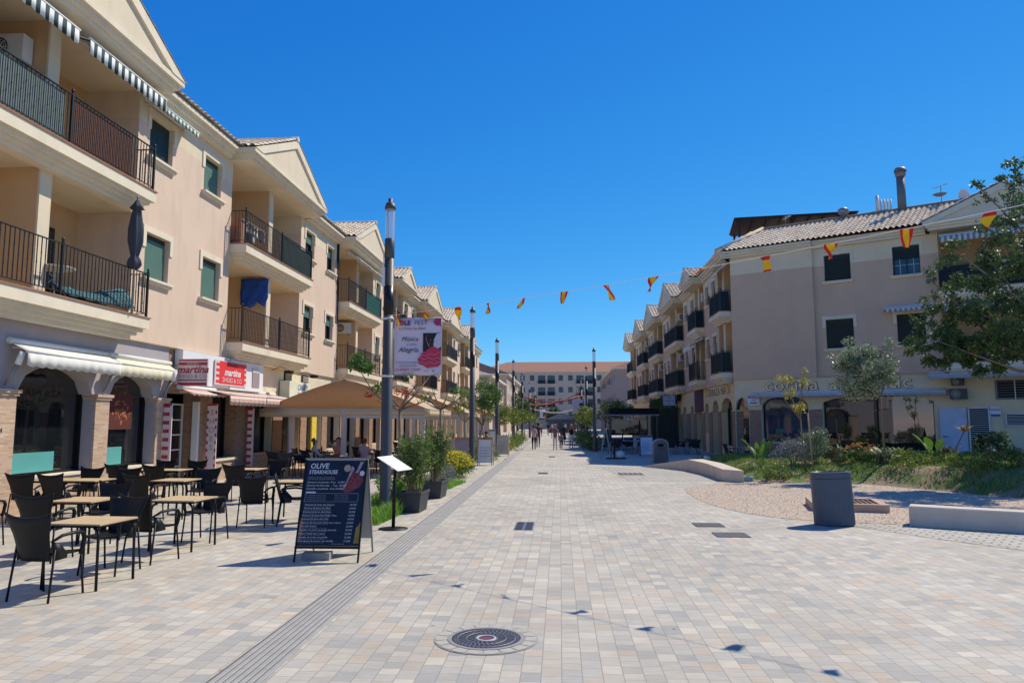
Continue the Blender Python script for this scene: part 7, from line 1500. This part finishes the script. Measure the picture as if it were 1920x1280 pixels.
    if skirt:
        z0, z1, r0, r1, c_ = skirt; b = MB(); b.lathe([(r1 * s, z0 * s), ((r0 + r1) / 2 * s, (z0 + z1) / 2 * s), (r0 * s, z1 * s)], (0, .01, 0), 18, cap=False, sy=.78); b.build('skirt' if z1 < 1.1 else 'dress', mat('skirt_%.2f_%.2f' % (c_[0], c_[1]), c_, .85), root)
    return root
PK = R(0)
def gp(px, py): q_ = G(px, py); return (q_.x, q_.y, 0)
person('woman in a pale pink top and black trousers walking away on the left', gp(1001, 843.5), R(3), 1.66, top=(.55, .38, .36), leg=(.02, .02, .022), hair=(.12, .07, .04), sleeve=.5, hips=1.1)
person('man in a brown shirt and jeans walking away beside the woman in pink', gp(1009, 840), R(-2), 1.80, top=(.10, .05, .05), leg=(.10, .12, .18), hair=(.05, .03, .02), sleeve=.3, shoe=(.6, .6, .6), phase=-1)
person('woman in a mauve vest and white trousers walking away mid street', gp(1041, 844), R(2), 1.70, top=(.22, .12, .13), leg=(.60, .55, .55), hair=(.35, .24, .14), sleeve=0, phase=-1)
person('child in dark clothes walking with a backpack beside the woman in mauve', gp(1052, 843.5), R(0), 1.16, top=(.06, .06, .07), leg=(.03, .035, .04), hair=(.06, .04, .03), sleeve=.9)
b = MB(); b.sheet([[(x * .15, -.16 - .09 * (1 - abs(x)) * (1 if 0 < j < 4 else .5), .62 + .085 * j) for x in (-1, -.6, 0, .6, 1)] for j in range(5)], .05); q_ = gp(1052, 843.5); tag(b.build('backpack', mat('grey_backpack', (.17, .17, .19), .8, var=.3, vs=15), loc=q_), 'grey backpack carried by the child', 'backpack')
person('woman in a long dark dress walking away behind the child', gp(1057, 834), R(4), 1.72, top=(.03, .03, .04), leg=(.05, .04, .04), hair=(.10, .07, .05), sleeve=.9, bare=1, skirt=(.45, 1.15, .14, .24, (.03, .03, .04)))
person('woman with long fair hair in a black top and white shorts walking away', gp(1071, 840.5), R(0), 1.70, top=(.018, .018, .02), leg=(.55, .48, .47), hair=(.32, .20, .10), sleeve=0, longhair=True, bare=1, skirt=(.62, 1.0, .15, .22, (.60, .55, .53)), phase=-1)
person('man in a dark top striding away in the far left of the street', gp(1028, 816.5), R(10), 1.78, top=(.02, .02, .03), leg=(.30, .26, .2), hair=(.03, .02, .02), sleeve=.4)
for i, (px, py, tp, lg, lab) in enumerate(((1036, 812, (.5, .5, .52), (.1, .1, .14), 'person in a pale grey top, far down the street left of centre'), (1046, 811, (.12, .1, .3), (.05, .05, .06), 'person in a purple top, far down the street at the centre'), (1060, 812, (.6, .6, .6), (.1, .12, .2), 'person in a white top far down the street, above the dark dress'), (1078, 813, (.5, .05, .05), (.1, .1, .1), 'person in a red top, far down the street at the right'), (1088, 812, (.05, .06, .12), (.2, .2, .22), 'person in a navy top by the far right lamp post'), (1015, 811, (.4, .3, .2), (.1, .1, .1), 'person in a tan top by the far left verge'))):
    person(lab, gp(px, py), R(rs.uniform(-20, 20)) + (R(180) if i % 2 else 0), 1.7, top=tp, leg=lg)
GS = 'people seated on the pavilion terrace'
person('man in a grey shirt seated sideways before the tan pavilion', (-8.45, 25.35, 0), R(-60), 1.76, 'sit', top=(.30, .32, .35), leg=(.05, .05, .07), hair=(.05, .03, .02), sleeve=.6, group=GS)
person('bare-armed person in coral with both hands behind the head, by the pavilion post', (-7.95, 26.3, 0), R(170), 1.76, 'behind', top=(.55, .22, .16), leg=(.08, .08, .1), hair=(.1, .05, .03), sleeve=0, group=GS)
person('diner in a pale pink shirt seated beneath the pavilion right of its post', (-7.2, 27.1, 0), R(10), 1.7, 'sit', top=(.42, .30, .34), leg=(.04, .04, .05), hair=(.2, .05, .03), group=GS)
person('diner in a checked dark shirt seated behind the nearest lamp post', (-5.85, 27.2, 0), R(-20), 1.74, 'sit', top=(.12, .13, .2), leg=(.04, .04, .05), group=GS)
person('grey-haired diner in a tan top seen above the first planter shrub', (-5.0, 27.8, 0), R(70), 1.72, 'sit', top=(.42, .24, .14), hair=(.45, .38, .3), group=GS, longhair=True)
person('diner in a striped top seated under the second pavilion', (-5.5, 38.0, 0), R(0), 1.72, 'sit', top=(.5, .42, .42), group=GS)
person('diner in a black top seated beyond the white menu board', (-4.5, 45.2, 0), R(20), 1.75, 'sit', top=(.03, .03, .03), group=GS); person('diner with long hair seated beyond the second lamp post', (-5.3, 45.5, 0), R(-10), 1.72, 'sit', top=(.3, .2, .15), hair=(.2, .1, .05), longhair=True, group=GS)
person('diner in a white shirt deep under the large tan pavilion', (-6.2, 29.0, 0), R(180), 1.75, 'sit', top=(.55, .55, .55), group=GS)
